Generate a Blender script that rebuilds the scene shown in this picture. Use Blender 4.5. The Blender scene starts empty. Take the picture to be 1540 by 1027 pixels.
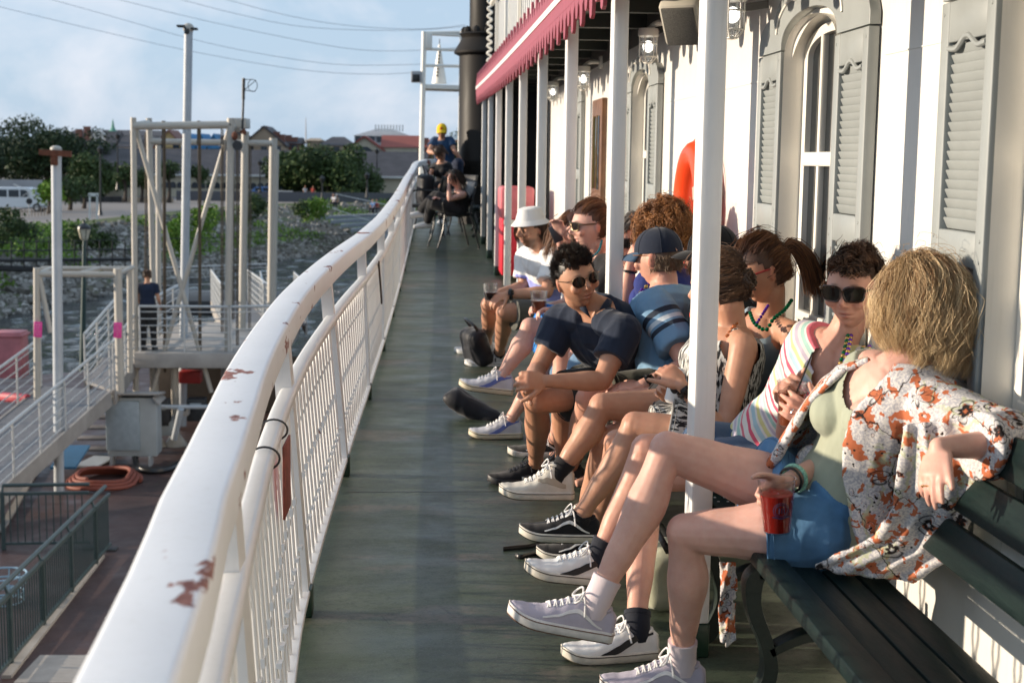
import bpy, bmesh, math, random
from math import sin, cos, tan, pi, sqrt, atan2, radians, exp
from mathutils import Vector, Matrix, Quaternion, noise
V = Vector
FPX = 2139.0; H = 1.42
YAW = math.atan((133.6/FPX)*cos(math.atan(274.8/FPX))); PITCH = math.atan(274.8/FPX); ROLL = 0.013
Fw = V((sin(YAW)*cos(PITCH), cos(YAW)*cos(PITCH), -sin(PITCH)))
R0 = V((cos(YAW), -sin(YAW), 0)); U0 = R0.cross(Fw)
# picture contents turned clockwise by ROLL
Rt = (R0*cos(ROLL) + U0*sin(ROLL)).normalized(); Up = (U0*cos(ROLL) - R0*sin(ROLL)).normalized()
CAM = V((0, 0, H))
def ray(px, py):
    return Fw + Rt*((px-770)/FPX) + Up*((513.5-py)/FPX)
def at(px, py, Y):
    d = ray(px, py); return CAM + d*(Y/d.y)
def atz(px, py, z):
    d = ray(px, py); return CAM + d*((z-H)/d.z)
def atx(px, py, X):
    d = ray(px, py); return CAM + d*(X/d.x)
def proj(p):
    d = V(p)-CAM; w = d.dot(Fw); return (770+FPX*d.dot(Rt)/w, 513.5-FPX*d.dot(Up)/w)
def zd(Y): return 0.00102*max(0, Y-3.5)**2        # the sheer of the deck
def deckpt(px, py, dz=0.0):
    z = 0
    for _ in range(40):
        p = atz(px, py, z+dz) if py > 240 else at(px, py, 22)
        Y = max(0.3, min(40, p.y)); z = z*0.5+0.5*zd(Y)
    return p
random.seed(7)
SC = bpy.context.scene; COL = SC.collection
def lerp(a, b, t): return a+(b-a)*t
def link(o, parent=None):
    COL.objects.link(o)
    if parent: o.parent = parent
    return o
def tag(o, label=None, cat=None, group=None, kind=None):
    if label: o['label'] = label
    if cat: o['category'] = cat
    if group: o['group'] = group
    if kind: o['kind'] = kind
    return o
def thing(name, label, cat, loc=(0, 0, 0), rz=0, group=None):
    o = bpy.data.objects.new(name, None); o.empty_display_size = .1; link(o)
    o.location = loc; o.rotation_euler = (0, 0, rz); return tag(o, label, cat, group)
def dup(root, loc=None, rz=None, label=None, group=None):
    def cp(o, par):
        c = o.copy(); COL.objects.link(c); c.parent = par
        for ch in list(o.children): cp(ch, c)
        return c
    r = cp(root, root.parent)
    if loc is not None: r.location = loc
    if rz is not None: r.rotation_euler = (0, 0, rz)
    if label: r['label'] = label
    if group: r['group'] = group
    return r
class MB:
    def __init__(s): s.v = []; s.f = []; s.c = None
    def add(s, vs, fs):
        n = len(s.v); s.v += [tuple(p) for p in vs]; s.f += [tuple(i+n for i in f) for f in fs]; return s
    def box(s, c, d, M=None):
        x, y, z = d[0]/2, d[1]/2, d[2]/2
        vs = [V((a*x, b*y, e*z)) for a, b, e in ((-1,-1,-1),(1,-1,-1),(1,1,-1),(-1,1,-1),(-1,-1,1),(1,-1,1),(1,1,1),(-1,1,1))]
        if M: vs = [M @ v for v in vs]
        c = V(c); return s.add([v+c for v in vs], [(0,3,2,1),(4,5,6,7),(0,1,5,4),(1,2,6,5),(2,3,7,6),(3,0,4,7)])
    def rbox(s, c, d, r=.01, M=None):               # box with chamfered edges
        x, y, z = d[0]/2, d[1]/2, d[2]/2; r = min(r, x*.95, y*.95, z*.95)
        bm = bmesh.new(); bmesh.ops.create_cube(bm, size=1)
        for v in bm.verts: v.co = V((v.co.x*2*x, v.co.y*2*y, v.co.z*2*z))
        bmesh.ops.bevel(bm, geom=list(bm.edges), offset=r, segments=2, profile=.5, affect='EDGES')
        c = V(c); bm.verts.index_update()
        s.add([(M @ v.co if M else v.co)+c for v in bm.verts], [[v.index for v in f.verts] for f in bm.faces]); bm.free(); return s
    def bar(s, a, b, w, h, up=(0, 0, 1)):            # rectangular bar from a to b, w sideways, h along up
        a = V(a); b = V(b); t = (b-a).normalized(); u = V(up)
        if abs(t.dot(u)) > .98: u = V((1, 0, 0))
        sd = t.cross(u).normalized(); u = sd.cross(t)
        vs = [p+sd*(i*w/2)+u*(j*h/2) for p in (a, b) for i, j in ((-1,-1),(1,-1),(1,1),(-1,1))]
        return s.add(vs, [(0,3,2,1),(4,5,6,7),(0,1,5,4),(1,2,6,5),(2,3,7,6),(3,0,4,7)])
    def tube(s, pts, r, n=8, cap=True, flat=1.0, up=None, closed=False):
        pts = [V(p) for p in pts]; m = len(pts)
        rs = r if isinstance(r, (list, tuple)) else [r]*m
        vs = []; u = None
        for i, p in enumerate(pts):
            if closed: t = pts[(i+1) % m]-pts[i-1]
            else: t = (pts[min(i+1, m-1)]-pts[max(i-1, 0)])
            t = t.normalized() if t.length > 1e-9 else V((0, 0, 1))
            if u is None:
                u = V(up) if up else (V((0, 0, 1)) if abs(t.z) < .9 else V((1, 0, 0)))
            u = (u-t*u.dot(t)); u = u.normalized() if u.length > 1e-6 else t.orthogonal().normalized()
            w = t.cross(u)
            for k in range(n):
                a = 2*pi*k/n; vs.append(p+(u*cos(a)+w*sin(a)*flat)*rs[i])
        fs = []
        for i in range(m if closed else m-1):
            j = (i+1) % m
            for k in range(n): fs.append((i*n+k, i*n+(k+1) % n, j*n+(k+1) % n, j*n+k))
        if cap and not closed: fs.append(tuple(range(n-1, -1, -1))); fs.append(tuple((m-1)*n+k for k in range(n)))
        return s.add(vs, fs)
    def cyl(s, a, b, r, r2=None, n=16): return s.tube([a, b], [r, r if r2 is None else r2], n)
    def ell(s, c, d, M=None, n=16, m=10):
        vs = []; fs = []
        for i in range(m+1):
            t = pi*i/m
            for k in range(n):
                a = 2*pi*k/n; p = V((d[0]*sin(t)*cos(a), d[1]*sin(t)*sin(a), d[2]*cos(t)))
                vs.append((M @ p if M else p)+V(c))
        for i in range(m):
            for k in range(n): fs.append((i*n+k, (i+1)*n+k, (i+1)*n+(k+1) % n, i*n+(k+1) % n))
        return s.add(vs, fs)
    def lathe(s, prof, c=(0, 0, 0), n=24, M=None):
        vs = []; fs = []; m = len(prof)
        for r, z in prof:
            for k in range(n):
                p = V((r*cos(2*pi*k/n), r*sin(2*pi*k/n), z)); vs.append((M @ p if M else p)+V(c))
        for i in range(m-1):
            for k in range(n): fs.append((i*n+k, i*n+(k+1) % n, (i+1)*n+(k+1) % n, (i+1)*n+k))
        return s.add(vs, fs)
    def prism(s, poly, fn, d0, d1):                 # polygon extruded; fn(u,v,d) -> point
        n = len(poly)
        vs = [fn(u, v, d0) for u, v in poly]+[fn(u, v, d1) for u, v in poly]
        return s.add(vs, [tuple(range(n)), tuple(range(2*n-1, n-1, -1))]+[(i, i+n, (i+1) % n+n, (i+1) % n) for i in range(n)])
    def loftgrid(s, rows, closed=False):
        n = len(rows[0]); fs = []
        for i in range(len(rows)-1):
            for k in range(n if closed else n-1): fs.append((i*n+k, i*n+(k+1) % n, (i+1)*n+(k+1) % n, (i+1)*n+k))
        return s.add([p for r in rows for p in r], fs)
    def mesh(s, name):
        me = bpy.data.meshes.new(name); me.from_pydata(s.v, [], s.f); me.validate(); me.update()
        bm = bmesh.new(); bm.from_mesh(me); bmesh.ops.recalc_face_normals(bm, faces=bm.faces); bm.to_mesh(me); bm.free(); return me
    def build(s, name, mat, parent=None, smooth=True, bevel=0, ang=35, off=None):
        me = s.mesh(name)
        if smooth:
            me.shade_smooth() if hasattr(me, 'shade_smooth') else None
            try: me.set_sharp_from_angle(angle=radians(ang))
            except Exception: pass
        o = bpy.data.objects.new(name, me); me.materials.append(mat); link(o, parent)
        if parent is not None and parent.type == 'EMPTY' and (parent.location.length > 1e-6 or abs(parent.rotation_euler.z) > 1e-6):
            # the shape was given in world coordinates: keep it there under its thing
            o.matrix_parent_inverse = (Matrix.Translation(parent.location) @ Matrix.Rotation(parent.rotation_euler.z, 4, 'Z')).inverted()
        if bevel:
            b = o.modifiers.new('b', 'BEVEL'); b.width = bevel; b.segments = 2; b.limit_method = 'ANGLE'
        return o
# ------------------------------------------------------------- materials
MATS = {}
class NT:
    def __init__(s, name):
        s.m = bpy.data.materials.new(name); s.m.use_nodes = True; s.t = s.m.node_tree; s.n = s.t.nodes; s.b = s.n['Principled BSDF']
    def node(s, ty, **k):
        n = s.n.new(ty)
        for a, v in k.items():
            if hasattr(n, a) and a not in n.inputs.keys(): setattr(n, a, v)
            else: s.put(n.inputs[a], v)
        return n
    def put(s, sock, v):
        if isinstance(v, bpy.types.NodeSocket): s.t.links.new(v, sock)
        elif isinstance(v, bpy.types.Node): s.t.links.new(v.outputs[0], sock)
        else: sock.default_value = v
    def set(s, **k):
        for a, v in k.items(): s.put(s.b.inputs[a.replace('_', ' ')], v)
        return s
    def coord(s, kind='Object', scale=None, rot=None):
        c = s.node('ShaderNodeTexCoord').outputs[kind]
        if scale is not None or rot is not None:
            m = s.node('ShaderNodeMapping'); s.put(m.inputs[0], c)
            if scale is not None: m.inputs['Scale'].default_value = scale if not isinstance(scale, (int, float)) else (scale,)*3
            if rot is not None: m.inputs['Rotation'].default_value = rot
            c = m.outputs[0]
        return c
    def attr(s, name, out='Vector'): return s.node('ShaderNodeAttribute', attribute_name=name).outputs[out]
    def noise(s, vec, scale=5, detail=4, rough=.55, out='Fac'):
        n = s.node('ShaderNodeTexNoise'); s.put(n.inputs['Vector'], vec); n.inputs['Scale'].default_value = scale
        n.inputs['Detail'].default_value = detail; n.inputs['Roughness'].default_value = rough; return n.outputs[out]
    def voro(s, vec, scale=5, feature='F1', out='Distance', rnd=1):
        n = s.node('ShaderNodeTexVoronoi'); n.feature = feature; s.put(n.inputs['Vector'], vec); n.inputs['Scale'].default_value = scale
        n.inputs['Randomness'].default_value = rnd; return n.outputs[out]
    def ramp(s, fac, stops, interp='LINEAR'):
        r = s.node('ShaderNodeValToRGB'); r.color_ramp.interpolation = interp; e = r.color_ramp.elements
        while len(e) < len(stops): e.new(.5)
        for i, (p, c) in enumerate(stops):
            e[i].position = p; e[i].color = (c if isinstance(c, (tuple, list)) else (c, c, c))[:3]+(1,) if not isinstance(c, (int, float)) else (c, c, c, 1)
        s.put(r.inputs[0], fac); return r.outputs[0]
    def mix(s, fac, a, b, blend='MIX'):
        m = s.node('ShaderNodeMix'); m.data_type = 'RGBA'; m.blend_type = blend
        def c4(v): return tuple(v)+(1,) if isinstance(v, (tuple, list)) and len(v) == 3 else v
        s.put(m.inputs[0], fac); s.put(m.inputs[6], c4(a)); s.put(m.inputs[7], c4(b)); return m.outputs[2]
    def math(s, op, a, b=0.0, c=None):
        m = s.node('ShaderNodeMath'); m.operation = op; s.put(m.inputs[0], a); s.put(m.inputs[1], b)
        if c is not None: s.put(m.inputs[2], c)
        return m.outputs[0]
    def sep(s, vec): return s.node('ShaderNodeSeparateXYZ', Vector=vec).outputs
    def bump(s, h, strength=.3, dist=.01, nrm=None):
        b = s.node('ShaderNodeBump'); s.put(b.inputs['Height'], h); b.inputs['Strength'].default_value = strength; b.inputs['Distance'].default_value = dist
        if nrm is not None: s.put(b.inputs['Normal'], nrm)
        s.put(s.b.inputs['Normal'], b.outputs[0]); return b.outputs[0]
def c4(c): return (c[0], c[1], c[2], 1)
def simple(name, col, rough=.5, metal=0, var=.12, vscale=8, bump=0, bscale=60, bd=.002, spec=.5, **k):
    if name in MATS: return MATS[name]
    n = NT(name); co = n.coord()
    if var:
        f = n.noise(co, vscale, 5, .6)
        cc = n.mix(n.ramp(f, [(.3, 0.), (.7, 1.)]), tuple(x*(1-var) for x in col), tuple(min(1, x*(1+var)) for x in col))
    else: cc = c4(col)
    n.set(Base_Color=cc, Roughness=rough, Metallic=metal); n.b.inputs['Specular IOR Level'].default_value = spec
    if bump: n.bump(n.noise(co, bscale, 6, .6), bump, bd)
    for a, v in k.items(): n.put(n.b.inputs[a.replace('_', ' ')], v)
    MATS[name] = n.m; return n.m
def catmull(ps, n=8):
    ps = [V(p) for p in ps]; out = []
    for i in range(len(ps)-1):
        p0 = ps[max(i-1, 0)]; p1 = ps[i]; p2 = ps[i+1]; p3 = ps[min(i+2, len(ps)-1)]
        for k in range(n):
            t = k/n; out.append(.5*((2*p1)+(p2-p0)*t+(2*p0-5*p1+4*p2-p3)*t*t+(3*p1-p0-3*p2+p3)*t**3))
    out.append(ps[-1]); return out
# ------------------------------------------------------------- camera, sun, sky
cam = bpy.data.objects.new('camera', bpy.data.cameras.new('camera')); link(cam)
cam.matrix_world = Matrix((( Rt.x, Up.x, -Fw.x, 0), (Rt.y, Up.y, -Fw.y, 0), (Rt.z, Up.z, -Fw.z, H), (0, 0, 0, 1)))
cam.data.sensor_width = 36; cam.data.lens = FPX/1540*36; cam.data.clip_start = .05; cam.data.clip_end = 6000
cam.data.dof.use_dof = True; cam.data.dof.focus_distance = 4.6; cam.data.dof.aperture_fstop = 6.3
SC.camera = cam
SUN_EL = radians(10.5); SUN_AZ = radians(7)
sdir = V((-cos(SUN_AZ)*cos(SUN_EL), sin(SUN_AZ)*cos(SUN_EL), sin(SUN_EL)))
sl = bpy.data.lights.new('sun', 'SUN'); sl.energy = 5.0; sl.angle = radians(.6); sl.color = (1, .85, .67)
so = bpy.data.objects.new('sun', sl); link(so); so.rotation_euler = sdir.to_track_quat('Z', 'Y').to_euler(); so.location = (-20, 0, 20)
w = bpy.data.worlds.new('World'); SC.world = w; w.use_nodes = True; nt = w.node_tree; N = nt.nodes; L = nt.links
sky = N.new('ShaderNodeTexSky'); sky.sky_type = 'NISHITA'; sky.sun_disc = False
sky.sun_elevation = radians(24); sky.sun_rotation = atan2(sdir.x, sdir.y); sky.dust_density = 1.6; sky.ozone_density = 1.5; sky.air_density = 1.0
tc = N.new('ShaderNodeTexCoord'); mp = N.new('ShaderNodeMapping'); mp.inputs['Scale'].default_value = (2.0, 2.0, 3.4); L.new(tc.outputs['Generated'], mp.inputs[0])
nz = N.new('ShaderNodeTexNoise'); nz.inputs['Scale'].default_value = 3.1; nz.inputs['Detail'].default_value = 7; nz.inputs['Roughness'].default_value = .55; nz.inputs['Distortion'].default_value = .3
L.new(mp.outputs[0], nz.inputs['Vector'])
cr = N.new('ShaderNodeValToRGB'); cr.color_ramp.elements[0].position = .52; cr.color_ramp.elements[1].position = .80; L.new(nz.outputs['Fac'], cr.inputs[0])
mm = N.new('ShaderNodeMath'); mm.operation = 'MULTIPLY'; mm.inputs[1].default_value = .62; L.new(cr.outputs[0], mm.inputs[0])
sk2 = N.new('ShaderNodeMix'); sk2.data_type = 'RGBA'; sk2.inputs[0].default_value = .72; L.new(sky.outputs[0], sk2.inputs[6]); sk2.inputs[7].default_value = (7.0, 9.2, 11.8, 1)   # thin high haze
mx = N.new('ShaderNodeMix'); mx.data_type = 'RGBA'; L.new(mm.outputs[0], mx.inputs[0]); L.new(sk2.outputs[2], mx.inputs[6]); mx.inputs[7].default_value = (13.5, 12.6, 12.8, 1)
bg = N['Background']; bg.inputs['Strength'].default_value = .064; L.new(mx.outputs[2], bg.inputs[0])
vs = SC.view_settings; vs.view_transform = 'Standard'; vs.look = 'None'; vs.gamma = 1; vs.exposure = .45
SC.cycles.max_bounces = 6; SC.cycles.transparent_max_bounces = 12; SC.cycles.caustics_reflective = False; SC.cycles.caustics_refractive = False
SC.cycles.use_denoising = True
# ------------------------------------------------------------- materials of the boat
def m_white(name, col=(.78, .77, .74), rough=.38, chips=0, axis=None, rustscale=9):
    if name in MATS: return MATS[name]
    n = NT(name); co = n.coord()
    g = n.noise(co, 3, 6, .65); c = n.mix(n.ramp(g, [(.35, 0.), (.75, .5)]), col, tuple(x*.84 for x in col))
    st = n.noise(n.coord(scale=(40, 40, 2)), 2, 3, .5); c = n.mix(n.ramp(st, [(.55, 0.), (.8, .18)]), c, (.45, .42, .36))
    h = n.noise(co, 90, 5, .7)
    if chips:
        v = n.noise(n.coord(scale=(1, .55, 1)), rustscale, 6, .62); k = n.ramp(v, [(chips, 0.), (chips+.012, 1.)])
        rc = n.mix(n.ramp(n.noise(co, 60, 3), [(.4, 0.), (.6, 1.)]), (.16, .055, .045), (.30, .13, .10))
        c = n.mix(k, c, rc); h = n.math('SUBTRACT', n.math('MULTIPLY', h, .25), n.math('MULTIPLY', k, .8)); n.set(Roughness=n.ramp(k, [(0, rough), (1, .8)]))
    else: n.set(Roughness=rough)
    n.set(Base_Color=c); n.bump(h, .35, .0012); MATS[name] = n.m; return n.m
M_RAIL = m_white('rail paint', (.74, .75, .76), .48, chips=.625, rustscale=7)
M_LAT = m_white('baluster paint', (.76, .75, .73), .32, chips=.70, rustscale=22)
M_POST = m_white('post paint', (.76, .75, .73), .45)
M_WALL = m_white('cabin wall paint', (.74, .72, .675), .4)
M_WIN = m_white('window paint', (.80, .77, .70), .35)
M_GREY = simple('shutter grey paint', (.285, .305, .300), .45, var=.08, vscale=5, bump=.15, bscale=80)
M_RED = simple('red trim paint', (.30, .045, .062), .45, var=.12, vscale=14)
M_BLACK = simple('black paint', (.012, .012, .013), .35)
M_DGRN = simple('dark green paint', (.012, .035, .02), .35)
M_GLASS = simple('window glass', (.012, .014, .016), .04, var=0, spec=.9)
M_CHROME = simple('steel', (.55, .55, .55), .3, metal=1, var=.05)
# deck: worn green paint with scuffs, bare patches and grain
def deck_mat():
    n = NT('green deck paint'); co = n.coord()
    a = n.noise(n.coord(scale=(1, .8, 1)), 1.3, 6, .6); b = n.noise(n.coord(scale=(1.0, 2.6, 1)), 2.2, 8, .7); f = n.noise(co, 38, 8, .75)
    c = n.mix(n.ramp(a, [(.3, 0.), (.7, 1.)]), (.036, .052, .032), (.086, .108, .070))
    c = n.mix(n.ramp(b, [(.45, 0.), (.66, .7)]), c, (.016, .026, .020))
    c = n.mix(n.ramp(f, [(.50, 0.), (.62, .6)]), c, (.012, .018, .014)); ff = n.noise(co, 150, 6, .8); c = n.mix(n.ramp(ff, [(.52, 0.), (.60, .45)]), c, (.12, .14, .12)); sc_ = n.voro(n.coord(scale=(1, .8, 1)), 9, 'DISTANCE_TO_EDGE'); c = n.mix(n.math('MULTIPLY', n.ramp(sc_, [(.004, .7), (.010, 0.)]), n.ramp(n.noise(co, 2.2, 2), [(.52, 0.), (.60, 1.)])), c, (.012, .016, .014))
    p = n.math('MULTIPLY', n.ramp(n.noise(n.coord(scale=(1, 1.9, 1)), 1.15, 7, .68), [(.55, 0.), (.60, 1.)]), n.ramp(f, [(.36, 1.), (.62, .25)]))
    c = n.mix(n.math('MULTIPLY', p, .8), c, (.13, .105, .085))
    g = n.ramp(n.noise(co, 1.7, 4, .5), [(.55, 0.), (.8, .6)]); c = n.mix(g, c, (.06, .08, .03))
    s = n.sep(co); 
    rr = n.ramp(n.noise(n.coord(scale=(1, 1.6, 1)), 3, 6, .6), [(.3, .30), (.7, .55)]); n.set(Base_Color=c, Roughness=rr)
    n.b.inputs['Specular IOR Level'].default_value = .38
    n.bump(n.math('ADD', n.math('MULTIPLY', f, .6), n.math('MULTIPLY', b, .5)), .3, .004); return n.m
M_DECK = deck_mat()
# rail line in plan (X of the rail's middle at distance Y)
RAILP = [(-2.5, -.10), (-1, -.18), (.4, -.22), (1.2, -.24), (1.8, -.255), (2.5, -.30), (3.5, -.352), (4.2, -.378), (5.9, -.368), (7.7, -.345), (11.2, -.30), (15.6, -.255), (18.5, -.225), (21, -.20), (22.6, -.165)]
RAILT = [(-2.5, -.12), (-1, -.19), (.4, -.235), (1.3, -.270), (1.6, -.290), (1.96, -.320), (2.48, -.352), (3.2, -.397), (3.9, -.427), (4.85, -.450), (5.84, -.445), (7.04, -.415), (8.3, -.362), (10.2, -.310), (13.6, -.268), (18, -.23), (22.6, -.165)]
def railx(Y, h=0):
    return _rx(Y, RAILP)*(1-h)+_rx(Y, RAILT)*h
def _rx(Y, RAILP):
    for (a, xa), (b, xb) in zip(RAILP, RAILP[1:]):
        if Y <= b: break
    i = RAILP.index((a, xa)); p = [V((RAILP[max(0, min(len(RAILP)-1, j))][1], RAILP[max(0, min(len(RAILP)-1, j))][0], 0)) for j in (i-1, i, i+1, i+2)]
    t = (Y-a)/(b-a); p0, p1, p2, p3 = [q.x for q in p]
    return .5*((2*p1)+(p2-p0)*t+(2*p0-5*p1+4*p2-p3)*t*t+(3*p1-p0-3*p2+p3)*t**3)
# deck sheet: follows the sheer, reaches from behind the camera to the bow
WX = 1.34; NY = 70
d = MB(); rows = []
for i in range(NY+1):
    Y = -3+29*i/NY; x0 = railx(min(Y, 22.6))-.13 if Y < 22.6 else railx(22.6)-.13+(Y-22.6)*.5
    rows.append([V((lerp(x0, 3.2, j/24), Y, zd(Y))) for j in range(25)])
d.loftgrid(rows); dk = d.build('deck', M_DECK); tag(dk, kind='structure'); dk['kind'] = 'structure'
e = MB()                                            # the deck's outer edge plate and hull side
r2 = []
for i in range(NY+1):
    Y = -3+29*i/NY; x0 = rows[i][0].x; r2.append([V((x0, Y, zd(Y))), V((x0-.03, Y, zd(Y)-.02)), V((x0-.03, Y, zd(Y)-.30)), V((x0+.05, Y, zd(Y)-.34)), V((x0+.3, Y, -6.5))])
e.loftgrid(r2); o = e.build('hull_side', M_WHITEHULL if 'M_WHITEHULL' in globals() else M_POST); tag(o, 'white steel side of the boat below the promenade deck', 'hull')
# seams where deck plates meet
for Y, xa, xb in ((5.95, -.33, 1.3), (3.25, -.3, 1.3), (10.3, -.3, 1.3), (14.9, -.25, 1.3), (19.5, -.2, 1.3)):
    s_ = MB(); s_.loftgrid([[V((lerp(xa, xb, k/12), Y+.012*(j*2-1)*.35+.012*(lerp(xa, xb, k/12)), zd(Y)+.0012)) for k in range(13)] for j in range(2)])
    tag(s_.build('deck_seam', M_BLACK), kind='structure')
# ------------------------------------------------------------- railing
rail = thing('deck_railing', 'white painted steel railing with chipped top rail running along the deck edge', 'railing', (railx(4), 4, 0))
RT = .95
ys = [-2+.18*i for i in range(137)]
ctr = [V((railx(Y, 1), Y, zd(Y)+RT-.042)) for Y in ys if Y <= 22.6]
def prof_sweep(pts, prof):
    m = MB(); rr = []
    for i, p in enumerate(pts):
        t = (pts[min(i+1, len(pts)-1)]-pts[max(i-1, 0)]).normalized(); s1 = t.cross(V((0, 0, 1))).normalized(); u = s1.cross(t)
        rr.append([p+s1*a+u*b for a, b in prof])
    m.loftgrid(rr, closed=True); n = len(prof); L0 = len(pts)-1
    m.f.append(tuple(range(n))); m.f.append(tuple(L0*n+k for k in range(n))); return m
def rprof(w, h, r, k=4):
    out = []
    for cx, cy, a0 in ((w/2-r, h/2-r, 0), (-w/2+r, h/2-r, 90), (-w/2+r, -h/2+r, 180), (w/2-r, -h/2+r, 270)):
        for j in range(k+1): a = radians(a0+90*j/k); out.append((cx+r*cos(a), cy+r*sin(a)))
    return out
bow = [V((-.15, 23.1, zd(23)+RT-.04)), V((-.08, 23.45, zd(23.4)+RT-.03)), V((.06, 23.7, zd(23.7)+RT-.02)), V((.3, 23.85, zd(23.8)+RT-.02)), V((.7, 23.95, zd(23.8)+RT-.02)), V((1.4, 24.05, zd(23.8)+RT-.02))]
full = ctr+catmull(bow, 5)
prof_sweep(full, rprof(.094, .086, .011, 4)).build('top_rail', M_RAIL, rail, ang=14)
mid = [V((p.x+.012+(railx(p.y, .78)-railx(p.y, 1) if p.y < 22.6 else 0), p.y, p.z-.205)) for p in full]
prof_sweep(mid, rprof(.050, .040, .014)).build('middle_rail', M_LAT, rail, ang=30)
low = [V((p.x+.012+(railx(p.y, .1)-railx(p.y, 1) if p.y < 22.6 else 0), p.y, p.z-.83)) for p in full]
prof_sweep(low, rprof(.045, .02, .004)).build('bottom_rail', M_LAT, rail, ang=60)
FEET = [4.33+1.935*k for k in range(-3, 10)]
for Y in FEET:
    if Y > 22.5: continue
    x = railx(Y); z = zd(Y)
    p = MB(); p.bar((x, Y, z+.08), (railx(Y, 1), Y, z+.90), .05, .085, up=(0, 1, 0)); p.build('rail_post', M_LAT, rail)
    q = MB(); q.rbox((x+.012, Y, z+.045), (.045, .075, .09), .006); q.build('post_foot', M_DGRN, rail)
# balusters: flat bars with a ring near the head and a swelling near the foot
def baluster(m, x, Y, z, nrm):
    xt = x+(railx(Y, .76)-railx(Y, .1) if nrm is None and Y < 22.6 else 0); zt = z+RT-.042-.205-.02; zb = z+RT-.042-.83+.01; hh = zt-zb; w = .009
    for s in (-1, 1):
        pts = []
        for t in (0, .05, .12, .19, .26, .5, .80, .86, .92, 1):
            off = {0: .0, .05: .016, .12: .019, .19: .010, .26: .0075, .5: .0075, .80: .0075, .86: .018, .92: .016, 1: .0}[t]
            pts.append(V((x+(xt-x)*t, Y+s*off, zb+hh*t)))
        m.tube(pts, .0056, 6)
    m.box((xt, Y, zt-hh*.22), (.012, .03, .012)); m.box((x, Y, zb+hh*.26), (.012, .03, .012)); m.box(((x+xt)/2, Y, zb+hh*.5), (.014, .026, .02))
YB = []; Y = .35
while Y < 22.5:
    if min(abs(Y-f) for f in FEET) > .06: YB.append(Y)
    Y += .125
near_b = [y for y in YB if y > 1.0][:100]; far_b = [y for y in YB if y not in near_b]
for Y in near_b:
    m = MB(); baluster(m, railx(Y, .1)+.012, Y, zd(Y), None); m.build('baluster', M_LAT, rail)
m = MB()
for Y in far_b: baluster(m, railx(Y, .1)+.012, Y, zd(Y), None)
for i in range(12): baluster(m, lerp(.1, 1.3, i/12), 23.8+.02*i, zd(23.8), None)
tag(m.build('baluster', M_LAT, rail), kind='stuff')
# corner mesh sheet at the bow bend and a brown tag hanging, black cable ties, a red sign plate hung on the rail
for Yt in (3.36, 3.72):
    pl = MB()
    c = V((railx(Yt, .78)+.012, Yt, zd(Yt)+RT-.247)); pl.tube([c+V((.036*cos(a), 0, .028*sin(a))) for a in [2*pi*k/20 for k in range(20)]], .0028, 6, closed=True)
    tag(pl.build('cable_tie', M_BLACK), ('nearer' if Yt < 3.5 else 'farther')+' of two black cable ties looped round the middle rail', 'cable tie', 'cable ties on the railing')
sg = MB(); sg.rbox((railx(3.6, .7)+.045, 3.62, .60), (.006, .16, .19), .002)
tag(sg.build('rusty_plate', simple('rust red plate', (.20, .045, .03), .7, var=.3, vscale=30)), 'rust red metal plate tied below the middle rail near the camera', 'plate')
sg = MB(); yy = 9.2; sg.bar((railx(yy, .7)+.04, yy-.12, zd(yy)+.72), (railx(yy, .5)+.05, yy+.12, zd(yy)+.44), .01, .03)
tag(sg.build('hanging_strap', simple('brown strap', (.05, .03, .02), .8)), 'dark brown strap hanging inside the white railing halfway along the deck', 'strap')
# ------------------------------------------------------------- cabin wall, windows, shutters
WEND = 15.4
cab = thing('boat_cabin', 'white steamboat cabin side with arched windows and grey shutters behind the benches', 'cabin', (WX, 6, 0))
WINS = [2.90, 4.90, 8.76, 12.75]                      # window centres
def wz(Y): return zd(Y)*.9
# wall sheet with window openings
wm = MB(); OW = .34; ZS = .50; ZA = 1.79
def wall_strip(y0, y1, z0, z1):
    n = max(1, int((y1-y0)/.5)); wm.loftgrid([[V((WX, lerp(y0, y1, i/n), z0(lerp(y0, y1, i/n)))) for i in range(n+1)], [V((WX, lerp(y0, y1, i/n), z1(lerp(y0, y1, i/n)))) for i in range(n+1)]])
prev = -3
for c in WINS:
    wall_strip(prev, c-OW, lambda y: wz(y)-.02, lambda y: 2.75)
    wall_strip(c-OW, c+OW, lambda y: wz(y)-.02, lambda y, c=c: wz(c)+ZS)
    n = 16                                            # above the arch
    lo = [V((WX, c-OW+2*OW*i/n, wz(c)+ZA+.13*sin(pi*i/n)**.8)) for i in range(n+1)]; hi = [V((WX, p.y, 2.75)) for p in lo]
    wm.loftgrid([lo, hi]); prev = c+OW
wall_strip(prev, WEND, lambda y: wz(y)-.02, lambda y: 2.75)
wm.build('wall_panel', M_WALL, cab)
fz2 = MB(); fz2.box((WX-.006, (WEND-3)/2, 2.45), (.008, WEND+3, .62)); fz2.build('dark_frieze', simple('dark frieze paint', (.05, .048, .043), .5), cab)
sm = MB()                                            # weld seams and a skirting moulding
for y0, y1, z in ((3.68, 4.15, 1.735), (5.6, 8.0, 1.74), (9.6, 10.4, 1.75)): sm = MB(); sm.box((WX-.001, (y0+y1)/2, z), (.004, y1-y0, .004)); sm.build('wall_seam', M_WALL, cab)
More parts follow.
